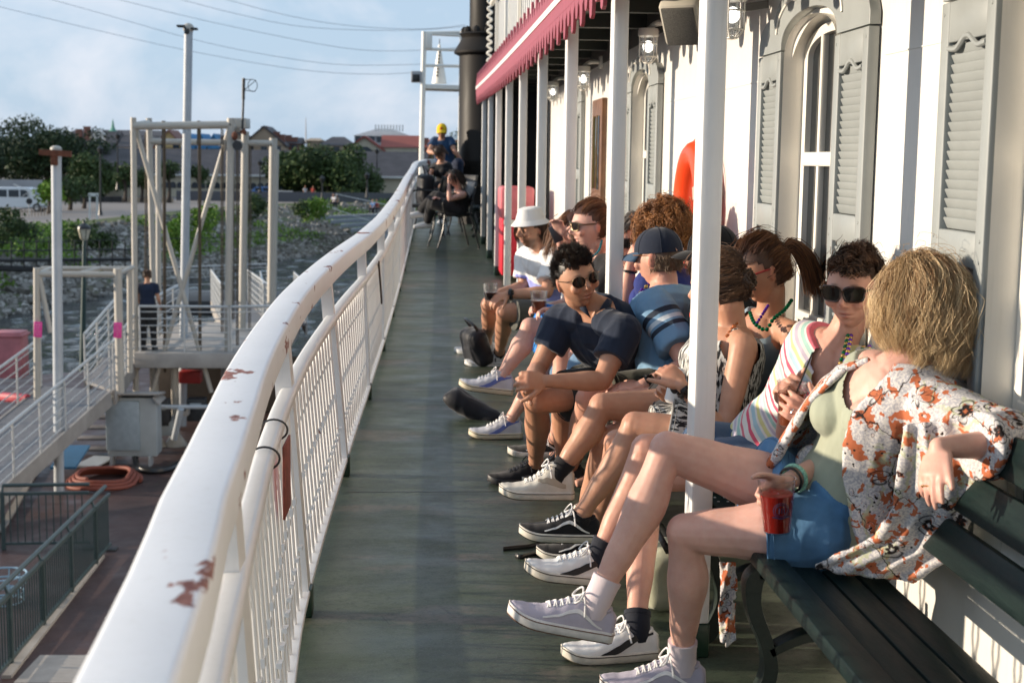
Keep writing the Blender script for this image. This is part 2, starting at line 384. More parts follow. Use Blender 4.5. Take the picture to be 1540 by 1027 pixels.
def shutter(yc, wd, dz, flip=1):
    f = MB(); x = WX-.022; z0 = .46+dz; z1 = 1.82+dz; sw = .052
    for s in (-1, 1): f.rbox((x, yc+s*(wd-sw)/2, (z0+z1)/2), (.036, sw, z1-z0), .004)
    for zc, hh in ((z0+.045, .09), (z0+.755, .085), (z1-.05, .10)): f.rbox((x+.001, yc, zc), (.033, wd-2*sw+.004, hh), .002)
    ww = (wd-2*sw)/2; f.tube(catmull([V((x-.014, yc+u*ww, z1-.102+v)) for u, v in ((-1, -.012), (-.6, -.016), (-.35, -.004), (-.12, .010), (.12, .010), (.35, -.004), (.6, -.016), (1, -.012))], 3), .008, 6)
    for zz in (z0+.03, z1-.03, z0+.78, z0+.73):
        for s in (-1, 1): f.cyl((x-.020, yc+s*(wd/2-.02), zz), (x-.017, yc+s*(wd/2-.02), zz), .005, n=8)
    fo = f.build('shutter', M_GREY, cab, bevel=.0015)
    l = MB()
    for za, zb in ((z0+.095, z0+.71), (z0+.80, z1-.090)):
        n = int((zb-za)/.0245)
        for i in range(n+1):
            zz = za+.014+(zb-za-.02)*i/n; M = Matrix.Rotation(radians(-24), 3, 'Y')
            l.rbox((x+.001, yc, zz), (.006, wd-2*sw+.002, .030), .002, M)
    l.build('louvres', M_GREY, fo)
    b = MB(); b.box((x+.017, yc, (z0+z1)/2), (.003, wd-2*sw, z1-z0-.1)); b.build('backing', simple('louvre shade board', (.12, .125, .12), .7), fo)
def arch_head(c, dz):
    # carved grey surround over the arch with scrolls and a crown
    m = MB(); x1 = WX-.004; z0 = ZA+.035+dz
    def P(u, v, d): return V((x1-d, c+u, z0+v*.62))
    R = OW+.02; out = [(-.70, .0), (-.70, .07), (-.67, .14), (-.60, .19), (-.52, .205), (-.46, .19), (-.44, .25), (-.38, .30), (-.30, .315), (-.22, .30), (-.15, .32), (-.10, .38), (-.06, .45), (0, .50)]
    out = out+[(-u, v) for u, v in out[::-1][1:]]
    inn = [(R*cos(pi-pi*k/24), .19*sin(pi*k/24)**.8) for k in range(25)]
    n = len(out); k2 = len(inn)
    ro = []; ri = []
    for i in range(60):                                 # resample both outlines evenly
        def smp(L, t): q = t*(len(L)-1); j = min(int(q), len(L)-2); return (lerp(L[j][0], L[j+1][0], q-j), lerp(L[j][1], L[j+1][1], q-j))
        ro.append(smp(out, i/59)); ri.append(smp(inn, i/59))
    ri[0] = (-R, 0); ri[-1] = (R, 0)
    m.loftgrid([[P(u, v, 0) for u, v in ro], [P(u, v, .034) for u, v in ro], [P(u, v, .034) for u, v in ri], [P(u, v, -.01) for u, v in ri]])
    for a in (ro, ri): pass
    m.add([P(*ro[0], 0), P(*ro[0], .034), P(*ri[0], .034), P(*ri[0], 0)], [(0, 1, 2, 3)]); m.add([P(*ro[-1], 0), P(*ro[-1], .034), P(*ri[-1], .034), P(*ri[-1], 0)], [(0, 1, 2, 3)])
    h = m.build('arch_trim', M_GREY, cab, bevel=.002)
    s = MB()
    for sg in (-1, 1):                                  # raised scroll lines
        s.tube(catmull([P(sg*.42, .10, .036), P(sg*.40, .17, .036), P(sg*.33, .235, .036), P(sg*.24, .27, .036), P(sg*.15, .265, .036), P(sg*.08, .285, .036), P(sg*.055, .255, .036), P(sg*.02, .285, .036)], 5), .006, 6)
        s.tube(catmull([P(sg*.10, .31, .036), P(sg*.05, .34, .036), P(sg*.06, .38, .036), P(sg*.01, .42, .036)], 5), .005, 6)
    s.build('scroll', M_WIN, h)
def window(c, dz):
    fr = MB(); x = WX+.045
    def arc(R, k, zz, n=20, hh=.11): return [V((x+k, c+R*cos(pi-pi*i/n), zz+hh*sin(pi*i/n)**.85)) for i in range(n+1)]
    zt = ZA+dz; z0 = ZS+dz
    # reveal (deep cream lining) then sash
    rv = MB(); o1 = [V((WX-.03, c-OW+.002, z0)), *[V((WX-.03, p.y, p.z)) for p in arc(OW-.002, 0, zt, hh=.13)], V((WX-.03, c+OW-.002, z0))]
    o2 = [V((WX+.09, p.y, p.z)) for p in o1]; rv.loftgrid([o1, o2]); rv.build('window_reveal', M_WIN, cab)
    def sweep(path, w, dpt, xx): 
        pts = path; inner = []
        m = []
        for p in pts:
            v = V((0, p.y-c, p.z-(zt-.3))); m.append(p)
        return m
    Ri = OW-.005; out = [V((x, c-Ri, z0)), *arc(Ri, 0, zt), V((x, c+Ri, z0))]
    Rj = Ri-.045; inn = [V((x, c-Rj, z0+.05)), *arc(Rj, 0, zt, hh=.075), V((x, c+Rj, z0+.05))]
    fr.loftgrid([[p+V((.03, 0, 0)) for p in out], out, inn, [p+V((.03, 0, 0)) for p in inn]])
    fr.rbox((x+.012, c, z0+.03), (.04, 2*Ri, .06), .004)
    for zz, hh in ((z0+.36, .035), (z0+.93, .05)): fr.rbox((x+.010, c, zz), (.034, 2*Rj+.01, hh), .004)
    for u in (-.105, .105):
        fr.rbox((x+.012, c+u, (z0+zt)/2+.04), (.026, .022, zt-z0+.10), .003)
    f = fr.build('window', M_WIN, cab, bevel=.002)
    g = MB(); g.add([V((x+.022, c-Rj, z0)), V((x+.022, c+Rj, z0)), V((x+.022, c+Rj, zt+.11)), V((x+.022, c-Rj, zt+.11))], [(0, 1, 2, 3)]); g.build('pane', M_GLASS, f)
for c in WINS:
    dz = wz(c)-.0
    window(c, dz); arch_head(c, dz)
    for s in (-1, 1): shutter(c+s*(OW+.185), .345, dz)
# a brass-fitted brown door between the second and third windows
dr = MB(); yc = 10.9; dz = wz(yc); dr.rbox((WX-.02, yc, .95+dz), (.04, .62, 1.75), .006)
do = dr.build('door', simple('varnished wood', (.16, .075, .035), .4, var=.35, vscale=12), cab)
dp = MB(); dp.rbox((WX-.042, yc, 1.42+dz), (.01, .40, .55), .004); dp.build('pane', M_GLASS, do)
for (u, z) in ((-.2, 1.30), (.2, 1.30)):
    t = MB(); t.bar((WX-.045, yc+u*.5, 1.15+dz), (WX-.045, yc+u*.5, 1.70+dz), .012, .02); t.build('glazing_bar', simple('brass', (.5, .36, .12), .35, metal=1), do)
hm = MB(); hm.cyl((WX-.05, yc+.24, .98+dz), (WX-.10, yc+.24, .98+dz), .022); hm.build('handle', MATS['brass'], do)
# end of the sunlit wall: return wall and dark passage beyond
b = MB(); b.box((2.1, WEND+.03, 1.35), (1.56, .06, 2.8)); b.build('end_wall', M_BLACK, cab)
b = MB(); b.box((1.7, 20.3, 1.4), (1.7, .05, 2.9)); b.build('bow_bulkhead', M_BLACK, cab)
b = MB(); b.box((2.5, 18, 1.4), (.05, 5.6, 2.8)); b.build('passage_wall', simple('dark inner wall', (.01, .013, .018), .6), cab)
# ------------------------------------------------------------- canopy roof with scalloped fascia
def zf(Y): return 2.085+.00048*max(0, Y-3)**2       # lower edge of the red band's teeth roots
FX = .70; FEND = 20.2
roof = thing('canopy_roof', 'dark ceiling of the upper deck overhang with red and white scalloped trim', 'canopy', (FX, 8, 2.3))
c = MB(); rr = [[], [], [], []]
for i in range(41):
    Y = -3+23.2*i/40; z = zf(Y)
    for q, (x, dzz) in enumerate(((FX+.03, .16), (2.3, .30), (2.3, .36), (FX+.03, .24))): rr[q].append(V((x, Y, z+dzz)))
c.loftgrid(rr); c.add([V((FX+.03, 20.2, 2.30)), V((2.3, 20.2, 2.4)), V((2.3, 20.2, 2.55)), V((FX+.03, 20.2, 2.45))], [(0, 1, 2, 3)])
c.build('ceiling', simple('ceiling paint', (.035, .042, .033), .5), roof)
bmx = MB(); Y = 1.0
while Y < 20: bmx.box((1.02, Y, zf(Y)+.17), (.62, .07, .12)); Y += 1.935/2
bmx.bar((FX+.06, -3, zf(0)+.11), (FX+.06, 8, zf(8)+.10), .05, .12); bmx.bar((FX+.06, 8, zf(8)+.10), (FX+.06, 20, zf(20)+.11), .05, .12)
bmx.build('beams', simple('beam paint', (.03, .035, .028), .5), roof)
def band(z0, z1, x, mat, name, th=.02):
    m = MB(); r = [[], [], [], []]
    for i in range(49):
        Y = -3+(FEND+3)*i/48; z = zf(Y)
        for q, (a, b_) in enumerate(((x, z0), (x, z1), (x+th, z1), (x+th, z0))): r[q].append(V((a, Y, z+b_)))
    m.loftgrid([r[0], r[1], r[2], r[3], r[0]]); m.build(name, mat, roof)
band(.075, .142, FX, M_RED, 'red_band'); band(.142, .180, FX-.006, M_WIN, 'white_band', .03); band(.180, .215, FX, M_RED, 'red_band')
def teeth(sign, zoff, name, L1, L2):
    m = MB(); Y = 1.5; k = 0; pitch = .195
    while Y < FEND-.05:
        z = zf(Y)+zoff; L = L1 if k % 2 else L2
        w = pitch*.5
        prof = [(-w, 0), (-w*.93, -L*.28), (-w*.82, -L*.42), (-w*.70, -L*.30), (-w*.60, -L*.30), (-w*.55, -L*.65), (-w*.38, -L*.92), (0, -L), (w*.38, -L*.92), (w*.55, -L*.65), (w*.60, -L*.30), (w*.70, -L*.30), (w*.82, -L*.42), (w*.93, -L*.28), (w, 0)]
        m.prism(prof, lambda u, v, d: V((FX+.001+d, Y+u, z-sign*(-v))) if sign > 0 else V((FX+.001+d, Y+u, z-v)), 0, .016)
        Y += pitch; k += 1
    m.build(name, M_RED, roof)
teeth(1, .077, 'scallop_fringe', .10, .15); teeth(-1, .213, 'upper_fringe', .08, .14)
# posts under the canopy
P0 = None
POSTL = ['nearest white square post beside the woman in the black and white dress', 'second white post, just behind the man in the navy polo shirt', 'third white post, in front of the red-haired woman in black', 'fourth white post, behind the man in the white bucket hat', 'fifth white post, at the left of the white bucket hat', 'sixth white post, before the red locker', 'seventh white post, at the left edge of the red locker', 'eighth white post along the deck, near the far chairs', 'ninth white post along the deck, near the far chairs', 'farthest white post, beside the black funnel']
for i in range(-1, 9):
    Y = 3.965+1.935*i+.0; z = zd(Y); x = .79
    lab = POSTL[i] if i >= 0 else 'white square post at the camera end of the canopy'
    if i == -1: continue
    t = thing('canopy_post', lab, 'post', (x, Y, z), group='white posts holding up the canopy')
    p = MB(); p.rbox((x, Y, (z+.1+zf(Y)+.14)/2), (.062, .105, zf(Y)+.14-z-.1), .007); p.build('shaft', M_POST, t)
    q = MB(); q.rbox((x, Y, z+.05), (.066, .109, .10), .006); q.build('foot', M_DGRN, t)
# upper deck rail above the fascia (white lattice panels)
ur = thing('upper_railing', 'white slatted railing of the deck above, over the red fringe', 'railing', (FX+.06, 12, 2.6))
u = MB(); z0 = .26
for i in range(60):
    Y = 3+13.6*i/59; u.box((FX+.10, Y, zf(Y)+z0+.35), (.012, .10, .70))
u.build('panel', M_WIN, ur)
for i in range(7): u = MB(); Y = 4.3+1.935*i; u.rbox((FX+.07, Y, zf(Y)+.62), (.03, .03, .8), .004); u.build('upright', M_WIN, ur)
u = MB(); u.tube([V((FX+.05, 3+13.6*i/30, zf(3+13.6*i/30)+1.0)) for i in range(31)], .03, 10); u.tube([V((FX+.06, 3+13.6*i/30, zf(3+13.6*i/30)+.32)) for i in range(31)], .016, 8); u.build('handrail', M_WIN, ur)
u = MB()
u.tube([V((FX+.03+.025*sin(i*.9), 16.7, zf(16.7)+.30+i*.012)) for i in range(64)], .014, 6)
u.build('scroll_end', M_WIN, ur)
# ------------------------------------------------------------- wall lamps, speaker, life ring, locker
M_LG = simple('lamp glass', (.75, .78, .8), .08, var=0, Transmission_Weight=.85, Alpha=.55)
me_ = NT('lamp glow'); me_.set(Base_Color=(1, 1, 1, 1), Emission_Color=(1, .95, .85, 1), Emission_Strength=3.0); M_GLOW = me_.m
LAMPL = ['caged bulkhead lamp above the grey arch of the second window', 'caged bulkhead lamp at the upper edge, right of the loudspeaker', 'caged bulkhead lamp over the brown door', 'small far caged lamp over the third window']
for k, (x, Y, z) in enumerate(((1.19, 7.72, 2.02), (1.17, 5.50, 1.97), (1.19, 10.9, 2.02), (1.19, 13.5, 2.04))):
    t = thing('bulkhead_lamp', LAMPL[k], 'lamp', (x, Y, z), group='caged lamps along the cabin wall')
    m = MB(); m.lathe([(0, .10), (.052, .10), (.056, .085), (.056, .06), (.042, .055), (.0, .055)], (x, Y, z)); m.tube(catmull([(x, Y, z+.09), (x+.05, Y, z+.13), (WX+.01, Y, z+.13)], 4), .016, 8); m.rbox((WX-.015, Y, z+.13), (.03, .09, .09), .006); m.build('housing', M_WIN, t)
    m = MB(); m.lathe([(.038, .058), (.040, .0), (.038, -.05), (.025, -.07), (0, -.074)], (x, Y, z)); m.build('glass', M_LG, t)
    m = MB(); m.ell((x, Y, z+.005), (.020, .020, .030)); m.build('bulb', M_GLOW, t)
    m = MB()
    for a in range(6): aa = a*pi/3; m.tube([(x+.047*cos(aa), Y+.047*sin(aa), z+.06), (x+.047*cos(aa), Y+.047*sin(aa), z-.05), (x+.02*cos(aa), Y+.02*sin(aa), z-.082)], .0035, 6)
    for zz, r in ((.02, .047), (-.05, .047), (-.082, .02)): m.tube([V((x+r*cos(a), Y+r*sin(a), z+zz)) for a in [2*pi*j/16 for j in range(16)]], .0035, 6, closed=True)
    m.build('cage', M_WIN, t)
t = thing('loudspeaker', 'beige box loudspeaker tilted down under the canopy', 'loudspeaker', (1.1, 6.6, 2.1))
c0 = at(1030, 26, 5.6); Mx = Matrix.Rotation(radians(-28), 3, 'Z') @ Matrix.Rotation(radians(38), 3, 'X')
m = MB(); m.rbox(c0, (.16, .13, .19), .02, Mx); m.build('case', simple('beige plastic', (.60, .56, .47), .5), t)
m = MB(); m.rbox(c0+Mx @ V((0, -.068, 0)), (.13, .012, .165), .005, Mx); m.build('grille', simple('speaker grille', (.10, .095, .085), .7, var=.3, vscale=200), t)
m = MB(); m.bar(c0, (WX, c0.y+.05, c0.z+.06), .03, .03); m.cyl(c0+V((-.085, 0, .02)), c0+V((-.09, 0, .02)), .02); m.build('bracket', simple('bracket grey', (.25, .24, .22), .5), t)
m = MB(); R = .275; cz = V((WX-.07, 6.66, 1.18))
pts = [V((cz.x, cz.y+R*cos(a), cz.z+R*sin(a))) for a in [2*pi*j/40 for j in range(40)]]
t = thing('life_ring', 'orange life ring hanging on the white wall behind the nearest post', 'life ring', cz)
m.tube(pts, .062, 14, closed=True, flat=1); m.build('ring', simple('orange vinyl', (.80, .07, .015), .35, var=.06), t)
for a in (-.35, 2.8, 4.4):
    m = MB(); q = V((cz.x, cz.y+R*cos(a), cz.z+R*sin(a))); tt = V((0, -sin(a), cos(a))); m.tube([q-tt*.03, q+tt*.03], .066, 14); m.build('band', simple('silver tape', (.55, .35, .28), .3), t)
m = MB(); m.tube([V((cz.x-.0, cz.y+(R+.075)*cos(a)*(1+.03*sin(8*a)), cz.z+(R+.075)*sin(a)*(1+.03*sin(8*a)))) for a in [2*pi*j/64 for j in range(64)]], .006, 6, closed=True); m.build('grab_line', simple('orange line', (.5, .10, .05), .7), t)
# red deck locker with white stripe, beyond the posts
t = thing('deck_locker', 'red and pink equipment locker behind the posts left of the white bucket hat', 'locker', (.96, 15.2, .1))
m = MB(); m.rbox((.96, 15.15, .50), (.33, .5, .62), .04); m.build('body', simple('locker red', (.60, .02, .04), .4), t)
m = MB(); m.rbox((.96, 15.15, .96), (.36, .54, .34), .04); m.build('lid', simple('locker pink', (.62, .16, .18), .4), t)
m = MB(); m.rbox((.96, 14.88, .76), (.28, .02, .05), .004); m.build('stripe', M_WIN, t)
# ------------------------------------------------------------- black funnel at the bow
fx, fy = .965, 23.0; t = thing('smokestack', 'tall black funnel with a flared collar standing at the end of the deck', 'funnel', (fx, fy, .3))
nm = NT('sooty black steel'); co = nm.coord(scale=(1, 1, .25)); nm.set(Base_Color=nm.mix(nm.noise(co, 4, 6), (.010, .009, .008), (.026, .022, .019)), Roughness=nm.ramp(nm.noise(co, 3, 5), [(.3, .42), (.7, .6)])); nm.b.inputs['Specular IOR Level'].default_value = .15; M_STK = nm.m
m = MB(); m.lathe([(.44, .2), (.44, 1.36), (.443, 1.37), (.443, 1.385), (.44, 1.40), (.44, 3.05)], (fx, fy, 0), 48); m.build('barrel', M_STK, t)
m = MB(); m.lathe([(.44, 3.02), (.52, 3.06), (.525, 3.09), (.42, 3.26), (.40, 3.30), (.42, 3.34), (.44, 3.36), (.42, 3.38)], (fx, fy, 0), 48); m.build('collar', M_STK, t)
m = MB(); m.lathe([(.28, 3.3), (.28, 4.8)], (fx, fy, 0), 40)
for k in range(12): a = 2*pi*k/12; m.ell((fx+.36*cos(a), fy+.36*sin(a), 3.40), (.06, .06, .08), None, 8, 6)
m.build('upper_pipe', M_STK, t)
# white steel frame with a light and a cone beyond the bow rail
t = thing('mast_frame', 'white tubular frame with a small platform behind the man in the yellow cap', 'frame', (0, 26, .4))
Yq = 26.; A = at(634, 240, Yq); B = at(693, 236, Yq)
def pp(x, y, Y=Yq): return at(x, y, Y)
m = MB(); m.cyl(at(633, 270, Yq), at(638, 48, Yq), .045, n=12); m.build('leg', M_WIN, t)
m = MB(); m.cyl(at(692, 262, Yq), at(695.5, 48, Yq), .05, n=12); m.build('leg', M_WIN, t)
for (y0, y1) in ((50, 49), (51, 54), (74, 76), (99, 100)):
    m = MB(); m.cyl(pp(638, y0), pp(697, y1), .028, n=10); m.build('crossbar', M_WIN, t)
m = MB(); a, b_ = pp(633, 127), pp(697, 129); m.add([a, b_, b_+V((0, 1, 0)), a+V((0, 1, 0)), a+V((0, 0, -.07)), b_+V((0, 0, -.07)), b_+V((0, 1, -.07)), a+V((0, 1, -.07))], [(0, 1, 2, 3), (4, 5, 6, 7), (0, 1, 5, 4), (1, 2, 6, 5), (2, 3, 7, 6), (3, 0, 4, 7)]); m.build('platform', M_WIN, t)
m = MB(); m.rbox(pp(645, 62), (.12, .1, .27), .01); m.build('box', M_WIN, t)
t2 = thing('white_cone', 'white cone with a spike on the platform of the white frame', 'cone', pp(661, 127)+V((0, .5, 0)))
q = pp(661, 124)+V((0, .5, 0)); m = MB(); m.lathe([(0, .72), (.02, .70), (.03, .62), (.14, .0), (0, 0)], q, 20); m.build('body', M_WIN, t2)
m = MB(); m.cyl(q+V((0, 0, .68)), q+V((0, 0, .80)), .008); 
for i in range(8): m.box(q+V((-.02-.006*i+.02, -.05-.011*i, .56-.06*i)), (.035, .03, .028))
m.build('marking', M_BLACK, t2)
t3 = thing('floodlight', 'grey square floodlight clamped to the left leg of the white frame', 'floodlight', pp(626, 117))
m = MB(); m.rbox(pp(626, 116), (.19, .16, .20), .02); m.build('case', simple('alu grey', (.35, .35, .36), .4), t3)
m = MB(); m.rbox(pp(626, 118)+V((0, -.085, 0)), (.13, .02, .13), .01); m.build('lens', M_BLACK, t3)
# ------------------------------------------------------------- river, dock, gangways
WZ = -6.4; DZ = -5.1
n = NT('river water'); co = n.coord(); a = n.noise(n.coord(scale=(1, .4, 1)), .6, 9, .75); b_ = n.noise(n.coord(scale=(1, .6, 1)), .35, 4, .5)
n.set(Base_Color=(.015, .022, .024, 1), Roughness=.04); n.b.inputs['Specular IOR Level'].default_value = .6
n.bump(n.math('ADD', a, n.math('MULTIPLY', b_, .6)), 1.0, 2.6); M_WATER = n.m
m = MB(); m.add([(-400, -30, WZ), (400, -30, WZ), (400, 400, WZ), (-400, 400, WZ)], [(0, 1, 2, 3)]); tag(m.build('river_water', M_WATER), kind='structure')
m = MB(); m.loftgrid([[V((x_, y_, WZ+.07+.085*noise.noise(V((x_*.55, y_*.42, 0)))+.06*noise.noise(V((x_*1.5, y_*1.2, 5)))+.03*noise.noise(V((x_*3.6, y_*3, 9))))) for x_ in [-48+.42*i for i in range(118)]] for y_ in [40+.42*j for j in range(190)]]); tag(m.build('river_waves', M_WATER, ang=180), kind='structure')
M_PIPE = m_white('galvanised cream pipe', (.42, .39, .34), .45); M_GALV = simple('galvanised rail', (.46, .47, .47), .4, metal=.2, var=.1)
M_PIPEG = simple('pale grey pole paint', (.38, .41, .44), .45, var=.1, vscale=2); M_RUST = simple('rust', (.12, .04, .02), .85, var=.4, vscale=10)
M_GFEN = simple('green grey fence paint', (.035, .055, .055), .4); M_CONC = simple('stained concrete', (.30, .28, .26), .8, var=.25, vscale=1.5, bump=.3, bscale=20)
M_DARK = simple('dark machinery', (.02, .022, .025), .6, var=.3)
n = NT('dock red deck paint'); co = n.coord(); n.set(Base_Color=n.mix(n.ramp(n.noise(co, .8, 8, .7), [(.35, 0.), (.7, 1.)]), (.035, .018, .016), (.075, .038, .032)), Roughness=n.ramp(n.noise(co, 2, 5), [(.3, .35), (.7, .7)])); n.bump(n.noise(co, 25, 6), .3, .01); M_DOCK = n.m
def G(px, py, z=DZ): return atz(px, py, z)
m = MB(); q = [V((-26, 6, DZ)), V((-1.5, 6, DZ)), V((-1.5, 42, DZ)), V((-6.2, 46, DZ)), V((-26, 32, DZ))]
m.add(q+[p-V((0, 0, .9)) for p in q], [(0, 1, 2, 3, 4), (5, 9, 8, 7, 6)]+[(i, i+5, (i+1) % 5+5, (i+1) % 5) for i in range(5)]); tag(m.build('dock', M_DOCK), kind='structure')
# concrete patch strips on the dock
for a_, b_ in ((G(10, 1020), G(152, 838)), (G(0, 800), G(60, 700))):
    m = MB(); m.bar(a_+V((0, 0, .02)), b_+V((0, 0, .02)), .12, .05); tag(m.build('kerb', M_CONC), kind='structure')
m = MB(); pts = [G(20, 1027), G(300, 1027), G(330, 985), G(60, 985)]; m.add([p+V((0, 0, .006)) for p in pts], [(0, 1, 2, 3)]); tag(m.build('dock_patch', M_CONC), kind='structure')
# ---- dark green fence around the stair hatch
def picket_fence(label, pts, top=1.07):
    t = thing('dock_fence', label, 'fence', pts[0], group='dark green dock fences')
    for a, b in zip(pts, pts[1:]):
        L = (b-a).length; u = V((0, 0, 1)); sd = (b-a).normalized().cross(u)
        m = MB(); m.cyl(a+u*top-sd*.06, b+u*top-sd*.06, .032, n=10); m.build('handrail', M_GFEN, t)
        m = MB(); m.bar(a+u*(top-.13), b+u*(top-.13), .05, .05); m.bar(a+u*.10, b+u*.10, .05, .04); m.build('frame_bar', M_GFEN, t)
        m = MB(); k = int(L/.11)
        for i in range(1, k): p = lerp(a, b, i/k); m.bar(p+u*.1, p+u*(top-.14), .018, .018, up=sd)
        tag(m.build('pickets', M_GFEN, t), kind='stuff')
        for i in range(int(L/1.5)+1):
            p = lerp(a, b, min(1, i*1.5/L)); m = MB(); m.bar(p, p+u*(top-.1), .06, .06, up=sd); m.bar(p+u*(top-.14), p+u*top-sd*.06, .03, .03); m.build('post', M_GFEN, t)
    m = MB(); m.rbox(pts[-1]+V((0, 0, .012)), (.22, .22, .024), .004); m.build('foot_plate', M_DARK, t)
ca = G(166, 826)
picket_fence('dark green picket fence running to the lower left corner of the dock', [G(-110, 1150), ca])
cb = G(6, 826); picket_fence('dark green picket fence section behind, across the hatch on the dock', [cb, ca+V((-.35, .1, 0))])
t = thing('lattice_basket', 'pale blue plastic lattice basket at the left edge of the picture', 'basket', G(8, 905)); m = MB()
c0 = G(5, 905)+V((0, 0, .22))
for i in range(12): a = 2*pi*i/12; m.bar(c0+V((.28*cos(a), .28*sin(a), -.2)), c0+V((.34*cos(a), .34*sin(a), .2)), .03, .012); 
for z, r in ((-.2, .28), (-.07, .30), (.07, .32), (.2, .34)): m.tube([c0+V((r*cos(a), r*sin(a), z)) for a in [2*pi*j/20 for j in range(20)]], .014, 6, closed=True)
m.build('weave', simple('pale blue plastic', (.25, .38, .48), .4), t)
# ---- poles
def pole(name, label, px0, py_b, px1, py_t, r, Y, mat, group=None):
    a = at(px0, py_b, Y); b = at(px1, py_t, Y); t = thing(name, label, 'pole', a, group=group); m = MB(); m.tube([a, lerp(a, b, .5), b], r, 20); m.build('shaft', mat, t); return t, a, b
YP = 27.4; t, a, b = pole('mooring_pole', 'tall pale grey pole with a rusty cross bar rising from the dock at the left', 89, 755, 84.5, 232, .095, YP, M_PIPEG)
m = MB(); m.cyl(b, b+V((0, 0, .10)), .108, n=20); m.ell(b+V((0, 0, .10)), (.108, .108, .06), n=20); m.build('cap', M_PIPE, t)
m = MB(); m.bar(at(62, 229, YP)-V((0, .13, 0)), at(110, 232, YP)-V((0, .13, 0)), .09, .11); m.rbox(at(84, 240, YP)-V((0, .11, 0)), (.12, .09, .22), .01); m.build('cross_bar', M_RUST, t)
YQ = 34.; t, a, b = pole('mooring_pole', 'tallest grey pole with dark lamp arms at its top, rising through the gantry', 274, 640, 283.5, 45, .10, YQ, M_PIPEG)
m = MB(); m.ell(b+V((0, 0, .03)), (.13, .13, .12)); m.cyl(b-V((0, 0, .2)), b, .08); m.build('cap', M_PIPE, t)
m = MB(); m.rbox(at(273, 40, YQ), (.20, .24, .05), .015); m.rbox(at(292, 44, YQ), (.16, .22, .05), .015); m.rbox(at(282, 47, YQ), (.12, .25, .16), .02); m.bar(at(270, 40, YQ), at(297, 45, YQ), .06, .04); m.build('lamp_arms', M_BLACK, t)
# ---- gantry: two portal frames with cross braces, chains and ropes
YG = 31.6; YH = 35.5
gt = thing('gangway_gantry', 'cream steel pipe gantry with crossed braces holding the gangway', 'gantry', at(270, 600, YG))
def pipe(p0, p1, r, name='leg', mat=None, par=None): m = MB(); m.cyl(p0, p1, r, n=14); return m.build(name, mat or M_PIPE, par or gt)
pipe(at(205, 650, YG), at(200.5, 177, YG), .065); pipe(at(341, 690, YG), at(347, 178, YG), .085)
pipe(at(201, 190, YG), at(350, 188, YG), .085, 'beam'); 
pipe(at(236, 640, YH), at(224, 178, YH), .075); pipe(at(239, 600, YH+2), at(238, 219, YH+2), .07)
pipe(at(362, 600, YH), at(369, 198, YH), .095); pipe(at(407, 500, YH+1), at(411, 208, YH+1), .10); pipe(at(411, 500, YH), at(416, 225, YH), .06)
pipe(at(226, 213, YH), at(410, 216, YH), .075, 'beam'); pipe(at(201, 188, YG), at(224, 184, YH), .06, 'beam'); pipe(at(349, 190, YG), at(369, 200, YH), .06, 'beam')
pipe(at(204, 192, YG+.1), at(318, 590, YG), .052, 'brace'); pipe(at(345, 192, YG+.1), at(226, 600, YG), .052, 'brace')
m = MB(); m.rbox(at(361, 186, YG+1), (.36, .8, .22), .01); m.build('head_plate', M_PIPE, gt)
m = MB(); m.cyl(at(364.5, 195, YG), at(366, 150, YG), .025); m.cyl(at(366, 150, YG), at(366.5, 118, YG), .035); m.build('antenna', M_BLACK, gt)
m = MB(); c0 = at(380, 129, YG); m.tube([c0+V((.10*cos(a), 0, .13*sin(a))) for a in [2*pi*j/16 for j in range(16)]], .008, 5, closed=True); m.cyl(at(366.5, 120, YG), at(382, 120, YG), .008); m.cyl(at(366, 136, YG), at(384, 138, YG), .008); m.cyl(at(366, 137, YG), at(385, 121, YG), .008); m.build('hoop', M_DARK, gt)
m = MB(); m.tube([at(364+2*k % 3, 196+k*3, YG-.1) for k in range(3)], .07, 10); m.ell(at(353, 205, YG-.2), (.07, .07, .10)); m.build('rusty_clamp', M_RUST, gt)
m = MB(); m.lathe([(.0, -.04), (.10, -.04), (.11, 0), (.10, .04), (0, .04)], at(357, 219, YG-.3), 20, Matrix.Rotation(pi/2, 3, 'X')); m.build('pulley', M_DARK, gt)
for (x0, x1, y0, y1, Y) in ((246, 247, 190, 560, YG), (299, 300, 190, 540, YG), (356, 356, 222, 520, YG), (349, 350, 225, 480, YG), (375, 374, 205, 520, YH), (219, 218, 200, 470, YH), (333, 333, 190, 500, YG)):
    m = MB(); r = .014 if x0 not in (246, 299) else .024
    if x0 in (246, 299): m.cyl(at(x0, 182, Y), at(x0, 212, Y), .04); m.ell(at(x0, 214, Y), (.05, .05, .09))
    m.cyl(at(x0, y0, Y), at(x1, y1, Y), r, n=6); m.cyl(at(x0+2.5, y0+5, Y), at(x1+2.5, y1, Y), .012, n=6); m.build('hoist_rope', simple('weathered rope', (.10, .075, .05), .85), gt)
